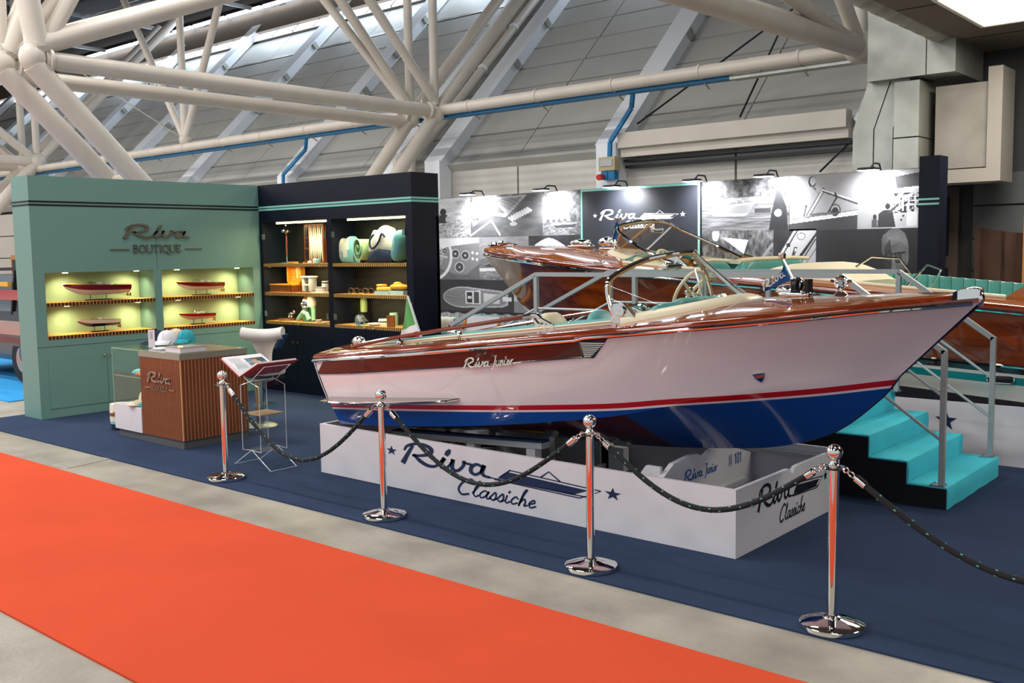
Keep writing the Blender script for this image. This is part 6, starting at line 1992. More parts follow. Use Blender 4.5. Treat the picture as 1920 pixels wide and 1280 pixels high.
# plinth under it
p2 = thing('boat_plinth', 'long white plinth with navy star under the large mahogany boat', 'plinth', (-4.5, 10.8, 0))
MB().box(-8.6, .4, 9.5, 9.54, 0, .54).build('board', m_white, p2, smooth=0)
MB().box(-8.6, -8.56, 9.54, 12.1, 0, .54).build('board', m_white, p2, smooth=0)
MB().box(-8.6, .4, 12.06, 12.1, 0, .54).build('board', m_white, p2, smooth=0)
MB().box(.36, .4, 9.54, 12.06, 0, .54).build('board', m_white, p2, smooth=0)
for x in (-7.0, -4.5, -2.0): MB().box(x-.1, x+.1, 10.5, 11.1, 0, {-7.0: .5, -4.5: .41, -2.0: .34}[x]).build('support_block', m_ltgrey, p2, smooth=0)
mb = MB(); plate(mb, star(.1), ((-2.855, 9.499, .36), (1, 0, 0), (0, 0, 1), (0, -1, 0)), .002); mb.build('star', navyp, p2, smooth=0)
# ================================================================ STAIRS AND RAILINGS
m_turq = mat('turquoise_carpet', '#52d2e4', .9, bump=.4, bscale=260, var=.06, vscale=3, spec=.15)
m_skirt = mat('black_skirt', '#0b0d16', .8)
SX0, RIS, TRD, SY0, SY1 = -2.28, .1675, .299, 7.65, 9.05
bs_ = thing('boarding_stairs', 'turquoise carpeted steps and walkway with black sides between the boats', 'stairs', (-4.75, 8.35, 0))
XL = -7.56
for i in range(4):
    a = SX0-TRD*i; b = XL+TRD*i
    z0, z1 = RIS*i, RIS*(i+1)
    if i < 3:
        for x0, x1 in ((a-TRD, a), (b, b+TRD)):
            MB().box(x0, x1, SY0+.004, SY1-.004, 0, z1-.008).build('core', m_skirt, bs_, smooth=0)
    for s_, x in ((1, a), (-1, b)):
        e = x-s_*TRD if i < 3 else x-s_*.35
        n_ = 14
        rows = []
        for j in range(n_+1):
            y = SY0-.002+(SY1-SY0+.004)*j/n_
            wv = .006*math.sin(j*2.1+i*1.7)+.004*math.sin(j*5.3)
            rows.append([Vector((x+s_*.006+s_*wv*.6, y, z0+.002)), Vector((x+s_*.01+s_*wv, y, z0+RIS*.5)), Vector((x+s_*.008, y, z1-.02)), Vector((x+s_*.0, y, z1-.002)), Vector((x-s_*.02, y, z1+.001)), Vector((x-s_*TRD*.5, y, z1-.002+.003*math.sin(j*1.3))), Vector((e, y, z1))])
        mb = MB(); mb.grid(rows)
        mb.poly([rows[0][k] for k in range(7)]+[Vector((e, SY0-.002, z0))]); mb.poly([rows[-1][k] for k in range(7)]+[Vector((e, SY1+.002, z0))])
        mb.build('carpet_step', [m_turq], bs_, smooth=40)
MB().box(XL+3*TRD, SX0-3*TRD, SY0+.004, SY1-.004, 0, 4*RIS-.008).build('core', m_skirt, bs_, smooth=0)
MB().box(XL+3*TRD+.3, SX0-3*TRD-.3, SY0, SY1, 4*RIS-.008, 4*RIS).build('walkway_carpet', m_turq, bs_, smooth=0)
# black side skirts cover the carpet ends
for y in (SY0-.004, SY1):
    mb = MB()
    q = [(SX0-.001, 0)]
    for i in range(4): q += [(SX0-TRD*i-.001, RIS*(i+1)-.012), (SX0-TRD*(i+1)-.001 if i < 3 else XL+TRD*3, RIS*(i+1)-.012)]
    for i in range(2, -1, -1): q += [(XL+TRD*(i+1), RIS*(i+1)-.012), (XL+TRD*i, RIS*(i+1)-.012)]
    q += [(XL, 0)]
    mb.prism([(x, y, z) for x, z in q], (0, .004, 0)); mb.build('side_skirt', m_skirt, bs_, smooth=0)
m_rail = mat('rail_grey', '#a9adae', .38, metal=.35)
def railing(y, lab):
    r = thing('guard_rail', lab, 'railing', (-4.75, y, .67))
    zt = 1.755; w_ = .04
    rx, lx = SX0-.055, XL+.06
    px = (-3.14, -6.28)
    zr = RIS+1.02
    segs = [((px[0], y, zt), (px[1], y, zt)), ((px[0], y, zt), (rx, y, zr)), ((px[1], y, zt), (lx, y, zr))]
    for a, b in segs: MB().bar(a, b, w_, w_, (0, 1, 0) if a[2] != b[2] else (0, 0, 1)).build('top_rail', m_rail, r, smooth=0)
    for x, z0, z1 in ((rx, RIS, zr+.015), (lx, RIS, zr+.015), (px[0], .67, zt-.02), (px[1], .67, zt-.02), (-4.4, .67, zt-.02), (-5.1, .67, zt-.02)):
        MB().box(x-.02, x+.02, y-.02, y+.02, z0, z1).build('post', m_rail, r, smooth=0)
        f = MB(); f.box(x-.075, x+.035, y-.05, y+.05, z0, z0+.008)
        for dx, dy in ((-.06, -.035), (-.06, .035), (.02, -.035), (.02, .035)): f.cyl((x+dx, y+dy, z0+.008), (x+dx, y+dy, z0+.016), .008, 6)
        f.build('foot_plate', m_rough_ch, r, smooth=0)
    for k in (1, 2):
        dz = .34*k
        for a, b in segs:
            a2 = (a[0], a[1], a[2]-dz); b2 = (b[0], b[1], b[2]-dz)
            MB().tube([a2, b2], .0125, 8).build('mid_bar', m_rail, r)
    return r
railing(7.70, 'grey steel railing along the aisle side of the turquoise walkway')
railing(9.0, 'grey steel railing along the far side of the turquoise walkway')

# ================================================================ STANCHIONS AND ROPES
m_pol = mat('polished_steel', '#eceae6', .06, metal=1)
m_rope = mat('rope_black', '#15181d', .75, bump=.6, bscale=180)
m_fleck = mat('rope_fleck', '#59b7b0', .6)
SP = [(-7.64, 4.93), (-5.54, 4.93), (-3.59, 4.91), (-2.02, 4.9)]
labs = ['polished rope post in front of the acrylic book stand', 'polished rope post in front of the white boat stern', 'polished rope post before the right part of the long white plinth', 'polished rope post nearest the plinth corner and turquoise steps']
def stanchion(p, lab):
    t = thing('rope_stanchion', lab, 'stanchion', (p[0], p[1], 0), None)
    MB().lathe([(.001, 0), (.162, 0), (.166, .004), (.166, .026), (.16, .031), (.1, .043), (.048, .054), (.044, .062), (.03, .066)], (p[0], p[1], 0), 48).build('base', m_pol, t)
    MB().cyl((p[0], p[1], .05), (p[0], p[1], .85), .0255, 28).build('shaft', m_pol, t)
    mb = MB(); mb.lathe([(.026, .845), (.06, .848), (.064, .853), (.06, .858), (.035, .863), (.022, .875), (.018, .89), (.024, .9), (.018, .905)], (p[0], p[1], 0), 32)
    mb.build('collar', m_pol, t)
    MB().ball((p[0], p[1], .933), .043, 32, 20).build('finial_ball', m_pol, t)
    mb = MB()
    for s_ in (-1, 1): mb.tube([(p[0]+s_*(.062+.014*math.cos(a)), p[1], .848+.014*math.sin(a)) for a in [2*PI*i/12 for i in range(12)]], .004, 6, True)
    mb.build('eyelet', m_pol, t)
    return t
s0 = stanchion(SP[0], labs[0])
for p, l in zip(SP[1:], labs[1:]): dup(s0, (p[0], p[1], 0), l)
dup(s0, (-.12, 4.9, 0), 'rope post outside the right edge of the photo holding the last rope')
def rope(a, b, sag, lab, hooks=(1, 1)):
    a = Vector(a); b = Vector(b)
    t = thing('barrier_rope', lab, 'rope', (a+b)/2)
    n_ = 44
    pts = []
    for i in range(n_+1):
        f = i/n_
        p = a.lerp(b, f)
        k = 1-(2*f-1)**2
        s_ = sag*(.72*k+.28*k*k)
        pts.append(p-Vector((0, 0, s_)))
    i0, i1 = (2 if hooks[0] else 0), n_-(2 if hooks[1] else 0)
    core = pts[i0:i1+1]
    o = MB().tube(core, .0165, 12).build('rope', m_rope, t)
    mb = MB(); acc = 0; k = 0
    for i in range(1, len(core)):
        d = (core[i]-core[i-1]); acc += d.length
        if acc > .055:
            acc = 0; k += 1
            d.normalize(); u = Vector((0, -1, 0)); v = d.cross(u).normalized(); u = v.cross(d)
            for a0 in (0, 2.1, 4.2):
                an = a0+k*.9
                q = core[i]+(u*math.cos(an)+v*math.sin(an))*.0165
                mb.obox(q, d*.006, (v*math.cos(an)-u*math.sin(an))*.003, (u*math.cos(an)+v*math.sin(an))*.0012)
    mb.build('rope_fleck', m_fleck, o, smooth=0, kind='stuff')
    for h, e, p, q in ((hooks[0], 0, pts[0], pts[2]), (hooks[1], 1, pts[-1], pts[-3])):
        if not h: continue
        d = (q-p).normalized()
        mb = MB(); mb.cyl(p+d*.045, q+d*.01, .0215, 14); mb.cyl(p+d*.035, p+d*.05, .013, 12)
        v = d.cross(Vector((0, 1, 0))).normalized()
        mb.tube([p+d*(.016+.02*math.cos(a_))+v*.012*math.sin(a_) for a_ in [2*PI*j/12 for j in range(12)]], .004, 6, True)
        mb.build('end_ferrule', m_pol, t)
    return t
hz = .838
def hook(i, s_): return (SP[i][0]+s_*.078, SP[i][1], hz)
rope(hook(0, 1), hook(1, -1), .53, 'black rope hanging between the book stand post and the stern post')
rope(hook(1, 1), hook(2, -1), .44, 'black rope crossing the large plinth lettering')
rope(hook(2, 1), hook(3, -1), .33, 'black rope reaching the post at the plinth corner')
rope(hook(3, 1), (-.2, 4.9, hz), .40, 'black rope running off the right edge of the photo')

# ================================================================ PHOTO WALL
MY = 13.2
mw = thing('photo_wall', 'long wall of black and white photo prints lit by arm lamps', 'photo wall', (-8.7, 13.25, 0))
MB().box(-13.2, -4.3, MY+.006, MY+.12, 0, 2.975).build('wall_panel', m_blackm, mw, smooth=0)
rng = np.random.default_rng(3)
def vnoise(h, w_, cx, cy):
    g = rng.random((cy+2, cx+2))
    yy = np.linspace(0, cy, h, endpoint=False); xx = np.linspace(0, cx, w_, endpoint=False)
    yi = yy.astype(int); xi = xx.astype(int); fy = (yy-yi)[:, None]; fx = (xx-xi)[None, :]
    fy = fy*fy*(3-2*fy); fx = fx*fx*(3-2*fx)
    a = g[yi][:, xi]; b = g[yi][:, xi+1]; c = g[yi+1][:, xi]; d = g[yi+1][:, xi+1]
    return a*(1-fx)*(1-fy)+b*fx*(1-fy)+c*(1-fx)*fy+d*fx*fy
def fbm(h, w_, cx, cy, o=4):
    s_ = 0; amp = .5; tot = 0
    for i in range(o):
        s_ = s_+amp*vnoise(h, w_, max(1, int(cx*2**i)), max(1, int(cy*2**i))); tot += amp; amp *= .55
    return s_/tot
class Pic:
    """grey print painted in u (right), v (down)"""
    def __init__(s, W, Hh, res=.008):
        s.w = max(8, int(W/res)); s.h = max(8, int(Hh/res))
        s.U, s.V = np.meshgrid((np.arange(s.w)+.5)/s.w, (np.arange(s.h)+.5)/s.h)
        s.a = np.full((s.h, s.w), .5); s.asp = W/Hh
    def put(s, mask, val): s.a = np.where(mask, val, s.a); return s
    def poly(s, pts, val):
        m_ = np.zeros_like(s.a, bool); n_ = len(pts)
        for i in range(n_):
            x0, y0 = pts[i]; x1, y1 = pts[(i+1) % n_]
            if y0 == y1: continue
            c = (s.V < y0) != (s.V < y1)
            m_ ^= c & (s.U < (x1-x0)*(s.V-y0)/(y1-y0)+x0)
        return s.put(m_, val)
    def ell(s, cx, cy, rx, ry, val, hole=0):
        d = ((s.U-cx)/rx)**2+((s.V-cy)/ry)**2
        return s.put((d < 1) & (d >= hole*hole), val)
    def line(s, x0, y0, x1, y1, wd, val):
        ax, ay = (x1-x0)*s.asp, y1-y0
        L2 = ax*ax+ay*ay+1e-9
        px, py = (s.U-x0)*s.asp, s.V-y0
        t = np.clip((px*ax+py*ay)/L2, 0, 1)
        return s.put((px-t*ax)**2+(py-t*ay)**2 < wd*wd, val)
    def tex(s, cx, cy, lo, hi, o=4): return lo+(hi-lo)*np.clip((fbm(s.h, s.w, cx, cy, o)-.25)*2, 0, 1)
def pm_mat():
    m = mat('photo_print', '#808080', .55)
    nt = m.node_tree
    a = nt.nodes.new('ShaderNodeAttribute'); a.attribute_name = 'ink'
    nt.links.new(a.outputs['Color'], nt.nodes['Principled BSDF'].inputs['Base Color'])
    return m
m_print = pm_mat()
def hang(px0, px1, py0, py1, paint, name='photo_print', col=None, zrange=None):
    """print filling the given stretch of the wall"""
    x0, x1 = at(px0, 450, Y=MY).x, at(px1, 450, Y=MY).x
    if zrange: z1, z0 = zrange
    else:
        xm_ = (px0+px1)/2
        z1, z0 = at(xm_, py0, Y=MY).z, at(xm_, py1, Y=MY).z
    z1 = min(z1, 2.97)
    P = Pic(x1-x0, z1-z0)
    paint(P)
    A = np.clip(P.a, 0, 1)
    h, w_ = A.shape
    xs = np.linspace(x0, x1, w_+1); zs = np.linspace(z1, z0, h+1)
    X, Z = np.meshgrid(xs, zs)
    off = OFF[mw.name]
    co = np.stack([X-off.x, np.full_like(X, MY+.0-off.y), Z-off.z], -1).reshape(-1, 3)
    j, i = np.meshgrid(np.arange(w_), np.arange(h))
    b = (i*(w_+1)+j).ravel()
    F = np.stack([b, b+w_+1, b+w_+2, b+1], -1)
    me = bpy.data.meshes.new(name)
    me.vertices.add(len(co)); me.vertices.foreach_set('co', co.ravel())
    nf = len(F)
    me.loops.add(nf*4); me.loops.foreach_set('vertex_index', F.ravel().astype(np.int32))
    me.polygons.add(nf); me.polygons.foreach_set('loop_start', np.arange(0, nf*4, 4, dtype=np.int32))
    me.update(calc_edges=True)
    ca = me.color_attributes.new('ink', 'FLOAT_COLOR', 'CORNER')
    g = (A**1.25*.8).ravel()
    tint = np.stack([g, g, g*1.02+.002, np.ones_like(g)], -1)
    ca.data.foreach_set('color', np.repeat(tint, 4, 0).ravel().astype(np.float32))
    me.materials.append(m_print)
    o = bpy.data.objects.new(name, me); COL.objects.link(o); o.parent = mw
    OFF[o.name] = off
    return o

def p_lake(P):
    P.a = .3+.35*P.tex(3, 10, 0, 1)+.2*(1-P.V)
    P.a = np.where(P.V > .55, .25+.4*P.tex(18, 30, 0, 1), P.a)
    P.ell(.22, .34, .09, .09, .03); P.poly([(.1, .42), (.34, .4), (.3, .62), (.08, .62)], .05); P.poly([(.3, .46), (.62, .5), (.5, .62), (.28, .56)], .55)
    P.line(.5, .95, .99, .8, .015, .7)
def p_dock(P):
    P.a = .12+.1*P.tex(5, 8, 0, 1)
    P.poly([(0, 0), (.75, 0), (.32, .55), (0, .75)], .18); P.a = np.where(P.U*.9+P.V*.7 < .55, .1+.4*P.tex(20, 20, 0, 1), P.a)
    P.poly([(.3, .05), (.8, .02), (.62, .35), (.52, .5)], .45); P.poly([(.32, .1), (.72, .08), (.6, .3), (.55, .4)], .3)
    for i in range(9): P.line(.34+.03*i, .12+.035*i, .72+.005*i, .08+.035*i, .004, .12)
    P.poly([(.2, .35), (.55, .46), (.5, .54), (.15, .42)], .5)
    for i in range(8): P.poly([(.55+.035*i, .52-.03*i), (.62+.035*i, .6-.03*i), (.6+.035*i, .66-.03*i), (.53+.035*i, .56-.03*i)], .75)
    P.line(0, .95, .28, .62, .02, .6); P.line(.3, .6, .42, .95, .025, .7); P.ell(.61, .7, .05, .05, .6)
def p_house(P):
    P.a = .08+.22*P.tex(14, 14, 0, 1)
    P.poly([(0, .12), (.38, .2), (.72, .3), (.72, .68), (0, .7)], .6)
    for r in range(3):
        for c in range(6): P.poly([(.04+.11*c, .3+.12*r), (.09+.11*c, .3+.12*r), (.09+.11*c, .37+.12*r), (.04+.11*c, .37+.12*r)], .25)
    for c in range(4): P.ell(.15+.15*c, .68, .045, .06, .12)
    P.a = np.where(P.V > .7, .12+.28*P.tex(16, 40, 0, 1), P.a)
    P.poly([(.3, .76), (.9, .74), (.86, .82), (.36, .84)], .08); P.line(.3, .76, .9, .74, .01, .8); P.poly([(.5, .75), (.58, .68), (.66, .74)], .6)
def p_wheel(P):
    P.a = .16+.05*P.tex(6, 6, 0, 1)
    P.poly([(0, 0), (1, 0), (1, .12), (.3, .2), (0, .3)], .8)
    P.poly([(0, .3), (.3, .2), (1, .12), (1, .62), (.7, .88), (.4, .86), (0, .7)], .3)
    for cx, cy, r in ((.45, .38, .1), (.68, .42, .1), (.54, .7, .11), (.2, .3, .06)):
        P.ell(cx, cy, r, r*1.15, .7); P.ell(cx, cy, r*.85, r*.98, .1); P.ell(cx, cy, .02, .02, .7)
    for cx, cy in ((.85, .36), (.95, .38), (.85, .5), (.95, .52)): P.ell(cx, cy, .03, .035, .7)
    P.ell(.08, .42, .09, .1, .6, .75); P.line(.08, .42, .25, .46, .025, .6)
    d = ((P.U+.12)/.5)**2+((P.V-.42)/.62)**2
    P.put((d < 1) & (d > .78), .78)
    P.put((d < .3) & (d > .26), .5)
def p_sea(P):
    P.a = .2+.1*P.tex(8, 24, 0, 1)+.1*(P.V < .5)
    P.a = np.where(P.V > .75, .16+.25*P.tex(10, 40, 0, 1), P.a)
    P.poly([(0, .73), (1, .7), (1, .76), (0, .8)], .75); P.poly([(.08, .7), (.2, .62), (.3, .7)], .08)
def p_rocks(P):
    P.a = .03+.05*P.tex(6, 6, 0, 1)
    n_ = P.tex(30, 8, .45, .9)
    m_ = (P.V > .05+.35*np.abs(P.U-.4)**1.5*3)&(P.U > .12)&(P.U < .78)
    P.a = np.where(m_, n_, P.a)
def p_top(P):
    P.a = .035+.02*P.tex(4, 4, 0, 1)+.03*P.V
    P.ell(.36, .56, .28, .34, .55); P.poly([(.36, .22), (.85, .34), (.93, .42), (.93, .78), (.85, .86), (.36, .9)], .5)
    P.ell(.34, .56, .25, .3, .28); P.poly([(.36, .28), (.82, .38), (.9, .46), (.9, .74), (.82, .82), (.36, .84)], .3)
    for i in range(7): P.line(.12, .42+.045*i, .4, .38+.055*i, .004, .16)
    P.poly([(.38, .36), (.58, .34), (.58, .78), (.38, .76)], .75); P.poly([(.4, .4), (.47, .4), (.47, .74), (.4, .72)], .05); P.poly([(.49, .38), (.56, .38), (.56, .74), (.49, .74)], .12)
    P.poly([(.41, .52), (.46, .52), (.46, .6), (.41, .6)], .7)
    P.poly([(.62, .42), (.82, .46), (.82, .74), (.62, .76)], .65); P.poly([(.86, .52), (.97, .54), (.97, .66), (.86, .66)], .75)
def p_wood(P):
    P.a = .3+.25*P.tex(60, 4, 0, 1)
    for i in range(24): P.line(i/24, 0, i/24, 1, .004, .12)
    P.a = np.where(P.V < .06+.02*np.sin(P.U*70), .03, P.a)
def p_slip(P):
    P.a = .5+.25*P.tex(8, 8, 0, 1)
    for i in range(5): P.ell(.2+.15*i, .3+.1*(i % 3), .05, .03, .08)
    P.poly([(0, .65), (1, .5), (1, 1), (0, 1)], .3)
def p_boat(P):
    P.a = np.where(P.V < .38, .02+.25*P.tex(22, 14, 0, 1), .1+.22*P.tex(6, 40, 0, 1))
    P.poly([(0, .36), (1, .34), (1, .42), (0, .44)], .35)
    P.poly([(.1, .6), (.14, .5), (.66, .44), (.6, .52), (.56, .66), (.12, .66)], .32); P.poly([(.1, .6), (.2, .51), (.66, .44), (.64, .47), (.2, .56)], .75)
    P.line(.3, .5, .34, .4, .008, .8); P.line(.34, .4, .46, .38, .008, .8); P.line(.46, .38, .5, .46, .008, .8); P.line(.4, .39, .42, .47, .006, .7); P.line(.2, .5, .21, .44, .006, .6)
    P.poly([(.12, .66), (.56, .66), (.5, .72), (.16, .7)], .55)
    P.poly([(.62, .58), (.8, .58), (.8, .66), (.62, .66)], .06)
    P.poly([(.86, .25), (.96, .3), (.99, 1), (.78, 1), (.8, .75)], .03); P.ell(.88, .68, .04, .07, .75); P.line(.88, .1, .98, .55, .02, .75)
def p_forest(P):
    P.a = .05+.35*P.tex(26, 14, 0, 1)*P.tex(6, 3, .3, 1)
    P.put((P.V > .4) & (P.tex(40, 4, 0, 1) > .55) & (P.U < .55), .45); P.poly([(.28, .08), (.66, .12), (.6, .3), (.4, .16)], .75); P.ell(.2, .05, .05, .08, .75)
    P.line(.7, .55, .99, .18, .02, .35)
def p_deck(P):
    P.a = .035+.02*P.tex(6, 6, 0, 1)
    P.poly([(0, 1), (.5, 0), (1, 0), (1, .1), (.45, 1)], .62)
    P.poly([(.55, 1), (1, .2), (1, 1)], .55); P.line(.62, 1, .98, .3, .02, .1); P.line(.1, .95, .58, .02, .02, .08); P.line(.75, 1, 1, .55, .015, .25)
    P.ell(.66, .2, .1, .1, .2); P.ell(.66, .2, .085, .08, .65); P.ell(.36, .44, .05, .055, .04)
    P.poly([(.4, .86), (.5, .5), (.57, .5), (.47, .9)], .1); P.poly([(.5, .55), (.54, .52), (.55, .6), (.51, .62)], .7)
def p_wind(P):
    P.a = .42+.06*(1-P.V)+0*P.U
    P.poly([(0, .84), (1, .7), (1, 1), (0, 1)], .09); P.poly([(0, .78), (1, .66), (1, .72), (0, .86)], .7); P.line(0, .86, 1, .735, .012, .85); P.line(0, .8, 1, .66, .006, .15)
    P.line(.28, .74, .5, .28, .035, .08); P.line(.28, .74, .49, .3, .02, .7); P.line(.48, .28, 1, .54, .03, .1); P.line(.48, .27, 1, .52, .015, .75)
    P.ell(.34, .12, .06, .1, .05); P.ell(.35, .11, .045, .075, .55); P.line(.34, .2, .42, .3, .02, .2); P.poly([(.4, .2), (.48, .22), (.5, .32), (.4, .3)], .5)
    P.line(.58, .68, .7, .42, .014, .06); P.line(.7, .42, .68, .36, .02, .06); P.ell(.68, .64, .08, .1, .08, .8); P.ell(.68, .68, .05, .08, .06); P.line(.22, .74, .25, .58, .01, .12); P.ell(.25, .56, .015, .02, .1)
    P.poly([(.3, .7), (.5, .68), (.72, .7), (.7, .72), (.34, .75)], .2)
def p_engine(P):
    P.a = .45-.05*P.V+.04*P.tex(10, 10, 0, 1)
    P.poly([(.5, .1), (.56, .04), (1, 0), (1, 1), (.52, 1), (.5, .6)], .55); P.poly([(.55, .12), (1, .05), (1, .28), (.58, .32)], .07); P.line(.52, .38, 1, .3, .015, .85)
    P.a = np.where((P.U > .54) & (P.V > .4) & (P.V < .74), .02+.5*(P.tex(26, 20, 0, 1) > .55), P.a)
    for i in range(5): P.line(.58+.09*i, .46, .58+.09*i, .7, .012, .6)
    for i in range(3): P.line(.56, .48+.07*i, 1, .46+.07*i, .008, .7)
    P.poly([(.56, .74), (.72, .74), (.72, .96), (.56, .98)], .5); P.poly([(.73, .73), (.87, .72), (.87, .96), (.73, .97)], .72); P.poly([(.88, .72), (1, .71), (1, .95), (.88, .96)], .5)
    for c in ((.65, .86), (.68, .79), (.91, .79), (.96, .84)): P.ell(c[0], c[1], .015, .02, .05)
    P.ell(.45, .62, .035, .05, .03); P.poly([(.32, .74), (.4, .68), (.52, .68), (.57, .98), (.3, .98)], .06); P.ell(.26, .8, .03, .05, .05); P.poly([(.22, .84), (.3, .84), (.3, .98), (.22, .98)], .12); P.line(.48, .72, .6, .6, .02, .1)
def p_man(P):
    P.a = .028+.012*P.tex(3, 3, 0, 1)+.015*(1-P.U)
    V_ = P.V; P.V = P.V/.8
    n_ = P.tex(9, 9, .75, 1.25)
    P.poly([(.5, 1), (.58, .9), (.69, .78), (.82, .8), (.88, 1)], .012)
    P.poly([(.675, .72), (.79, .62), (.8, .8), (.72, .95), (.6, 1.0), (.56, 1.0)], .1)
    P.ell(.735, .2, .11, .2, .2); P.ell(.825, .34, .035, .22, .24); P.ell(.645, .22, .03, .15, .16)
    P.poly([(.645, .26), (.7, .1), (.8, .1), (.835, .3), (.825, .55), (.79, .76), (.75, .86), (.71, .84), (.67, .68), (.648, .46)], .22)
    P.poly([(.645, .26), (.69, .14), (.715, .36), (.705, .62), (.735, .84), (.71, .84), (.67, .68), (.648, .46)], .075)
    P.ell(.83, .45, .018, .1, .2)
    P.line(.655, .36, .82, .33, .012, .02)
    for c_ in (.685, .765): P.ell(c_, .4, .034, .075, .03); P.ell(c_, .4, .028, .06, .1)
    P.poly([(.715, .4), (.733, .38), (.752, .56), (.712, .57)], .3); P.line(.7, .66, .755, .63, .012, .05); P.ell(.74, .74, .022, .04, .28); P.line(.69, .27, .78, .2, .006, .12)
    P.V = V_; P.a = np.where(P.a > .05, P.a*n_, P.a)
ZA, ZB = 1.86, 1.03
Z1 = at(860, 446, Y=MY).z; Z2 = at(860, 524, Y=MY).z
hang(818, 883, 360, 446, p_lake, zrange=(2.97, Z1)); hang(883, 1018, 360, 446, p_dock, zrange=(2.97, Z1)); hang(1018, 1088, 352, 446, p_house, zrange=(2.97, Z1))
hang(818, 898, 446, 524, p_wheel, zrange=(Z1, Z2)); hang(898, 991, 446, 524, p_sea, zrange=(Z1, Z2)); hang(991, 1088, 444, 524, p_rocks, zrange=(Z1, Z2))
Z3 = at(860, 582, Y=MY).z
hang(818, 962, 524, 582, p_top, zrange=(Z2, Z3)); hang(962, 1088, 524, 582, p_slip, zrange=(Z2, Z3)); hang(818, 1088, 582, 660, p_wood, zrange=(Z3, .2))
Zr = at(1400, 432, Y=MY).z; Zq = at(1550, 431, Y=MY).z
hang(1316, 1479, 340, 432, p_boat, zrange=(2.97, Zr)); hang(1316, 1450, 432, 520, p_forest, zrange=(Zr, 1.1)); hang(1450, 1530, 432, 500, p_deck, zrange=(Zr, at(1490, 497, Y=MY).z))
hang(1480, 1607, 331, 431, p_wind, zrange=(2.97, Zq)); hang(1607, 1735, 320, 430, p_engine, zrange=(2.97, Zq)); hang(1530, 1735, 431, 515, p_man, zrange=(Zq, 1.0))
a, b = at(1090, 450, Y=MY), at(1313, 450, Y=MY)
MB().box(a.x, b.x, MY-.01, MY+.004, .2, 2.97).build('logo_panel', mat('logo_panel_dark', '#23262e', .5), mw, smooth=0)
mb = MB()
for x0, x1, z0, z1 in ((a.x, a.x+.035, .2, 2.97), (b.x-.035, b.x, .2, 2.97), (a.x+.035, b.x-.035, 2.935, 2.97), (a.x+.035, b.x-.035, 1.15, 1.185)): mb.box(x0, x1, MY-.014, MY-.01, z0, z1)
mb.build('logo_frame', m_teal, mw, smooth=0)
q0, q1 = at(1126, 411, Y=MY), at(1284, 398, Y=MY)
mb = MB(); classic_mark(mb, (q0+Vector((0, -.0115, -.01)), Vector(((q1.x-q0.x)/7.9, 0, 0)), Vector((0, 0, .155)), Vector((0, -1, 0))), .003)
mb.build('lettering', mat('sign_white', '#e8e8ec', .5), mw, smooth=0)
ep = thing('end_post', 'slim black end panel with two teal stripes at the right of the photo wall', 'panel', (-4.15, 13.1, 0))
MB().box(-4.3, -4.05, 12.98, 13.3, 0, 3.1).build('panel', m_black, ep, smooth=0)
for z in (2.56, 2.5): MB().box(-4.302, -4.048, 12.976, 12.98, z-.012, z+.012).build('stripe', m_teal, ep, smooth=0)
la = ['arm lamp above the lakeside photo, first from the left', 'arm lamp above the harbour photo, second from the left', 'arm lamp above the left half of the dark logo panel', 'arm lamp above the right edge of the dark logo panel', 'arm lamp above the photo of the moored boat', 'arm lamp above the engine photo, last on the right']
for (px, py), lab in zip(((876, 365), (1014, 357), (1147, 351), (1297, 340), (1432, 331), (1628, 319)), la):
    p = at(px, py, Y=12.82)
    t = thing('arm_lamp', lab, 'lamp', p)
    MB().tube([(p.x, 13.26, 2.98), (p.x, 13.2, 3.06), (p.x, 13.0, 3.06), (p.x, 12.9, p.z+.03)], .012, 8).build('arm', m_blackm, t)
    mb = MB(); mb.soft(-.13, .13, -.09, .1, 0, .035, .015, 3); mb.xf(Matrix.Translation((p.x, p.y, p.z))); mb.build('head', m_blackm, t)
    MB().box(p.x-.115, p.x+.115, p.y-.08, p.y+.085, p.z-.006, p.z-.0005).build('diffuser', mat('cool_glow', '#ffffff', .4, emit=14, ecol='#f2f6ff'), t, smooth=0)
    spot('mural_spot', (p.x, p.y, p.z-.02), (p.x+.02, 13.2, 2.6), 210 if px < 1600 else 110, 2.3, .9, (.95, .97, 1), .06)

# ================================================================ LOUNGE BITS LEFT OF THE BOATS
fc = thing('deck_chair', 'white folding chair with turquoise headrest beside the black cabinet', 'chair', (-10.6, 11.5, 0))
o_m = wood('teak', '#b8702a', '#d48c3a', .5, axis=2)
mb = MB(); mb.prism([(-10.9, 11.45, .45), (-10.22, 11.45, .45), (-10.22, 11.6, .96), (-10.9, 11.6, .96)], (0, .03, 0)); mb.build('back_panel', mat('canvas_white', '#e2e2e4', .8), fc, smooth=0)
mb = MB(); mb.prism([(-10.9, 11.585, .9), (-10.22, 11.585, .9), (-10.22, 11.605, .97), (-10.9, 11.605, .97)], (0, .05, 0)); mb.build('head_strip', tealc, fc, smooth=0)
mb = MB(); mb.box(-10.9, -10.22, 11.05, 11.45, .42, .46); mb.build('seat', MT['canvas_white'], fc, smooth=0)
for x in (-10.92, -10.2):
    MB().bar((x, 11.05, 0), (x, 11.62, .95), .03, .04).build('leg', o_m, fc, smooth=0); MB().bar((x, 11.6, 0), (x, 11.02, .6), .03, .04).build('leg', o_m, fc, smooth=0)
    MB().box(x-.03, x+.03, 11.0, 11.5, .62, .65).build('arm_rest', o_m, fc, smooth=0)
sc2 = thing('deck_chair', 'wooden armchair with a striped towel over its back, left of the white one', 'chair', (-11.15, 11.3, 0))
mb = MB(); mb.soft(-.18, .18, -.05, .05, 0, .34, .05, 3); mb.xf(Matrix.Translation((-11.2, 11.5, .6))); mb.build('towel_back', tealc, sc2)
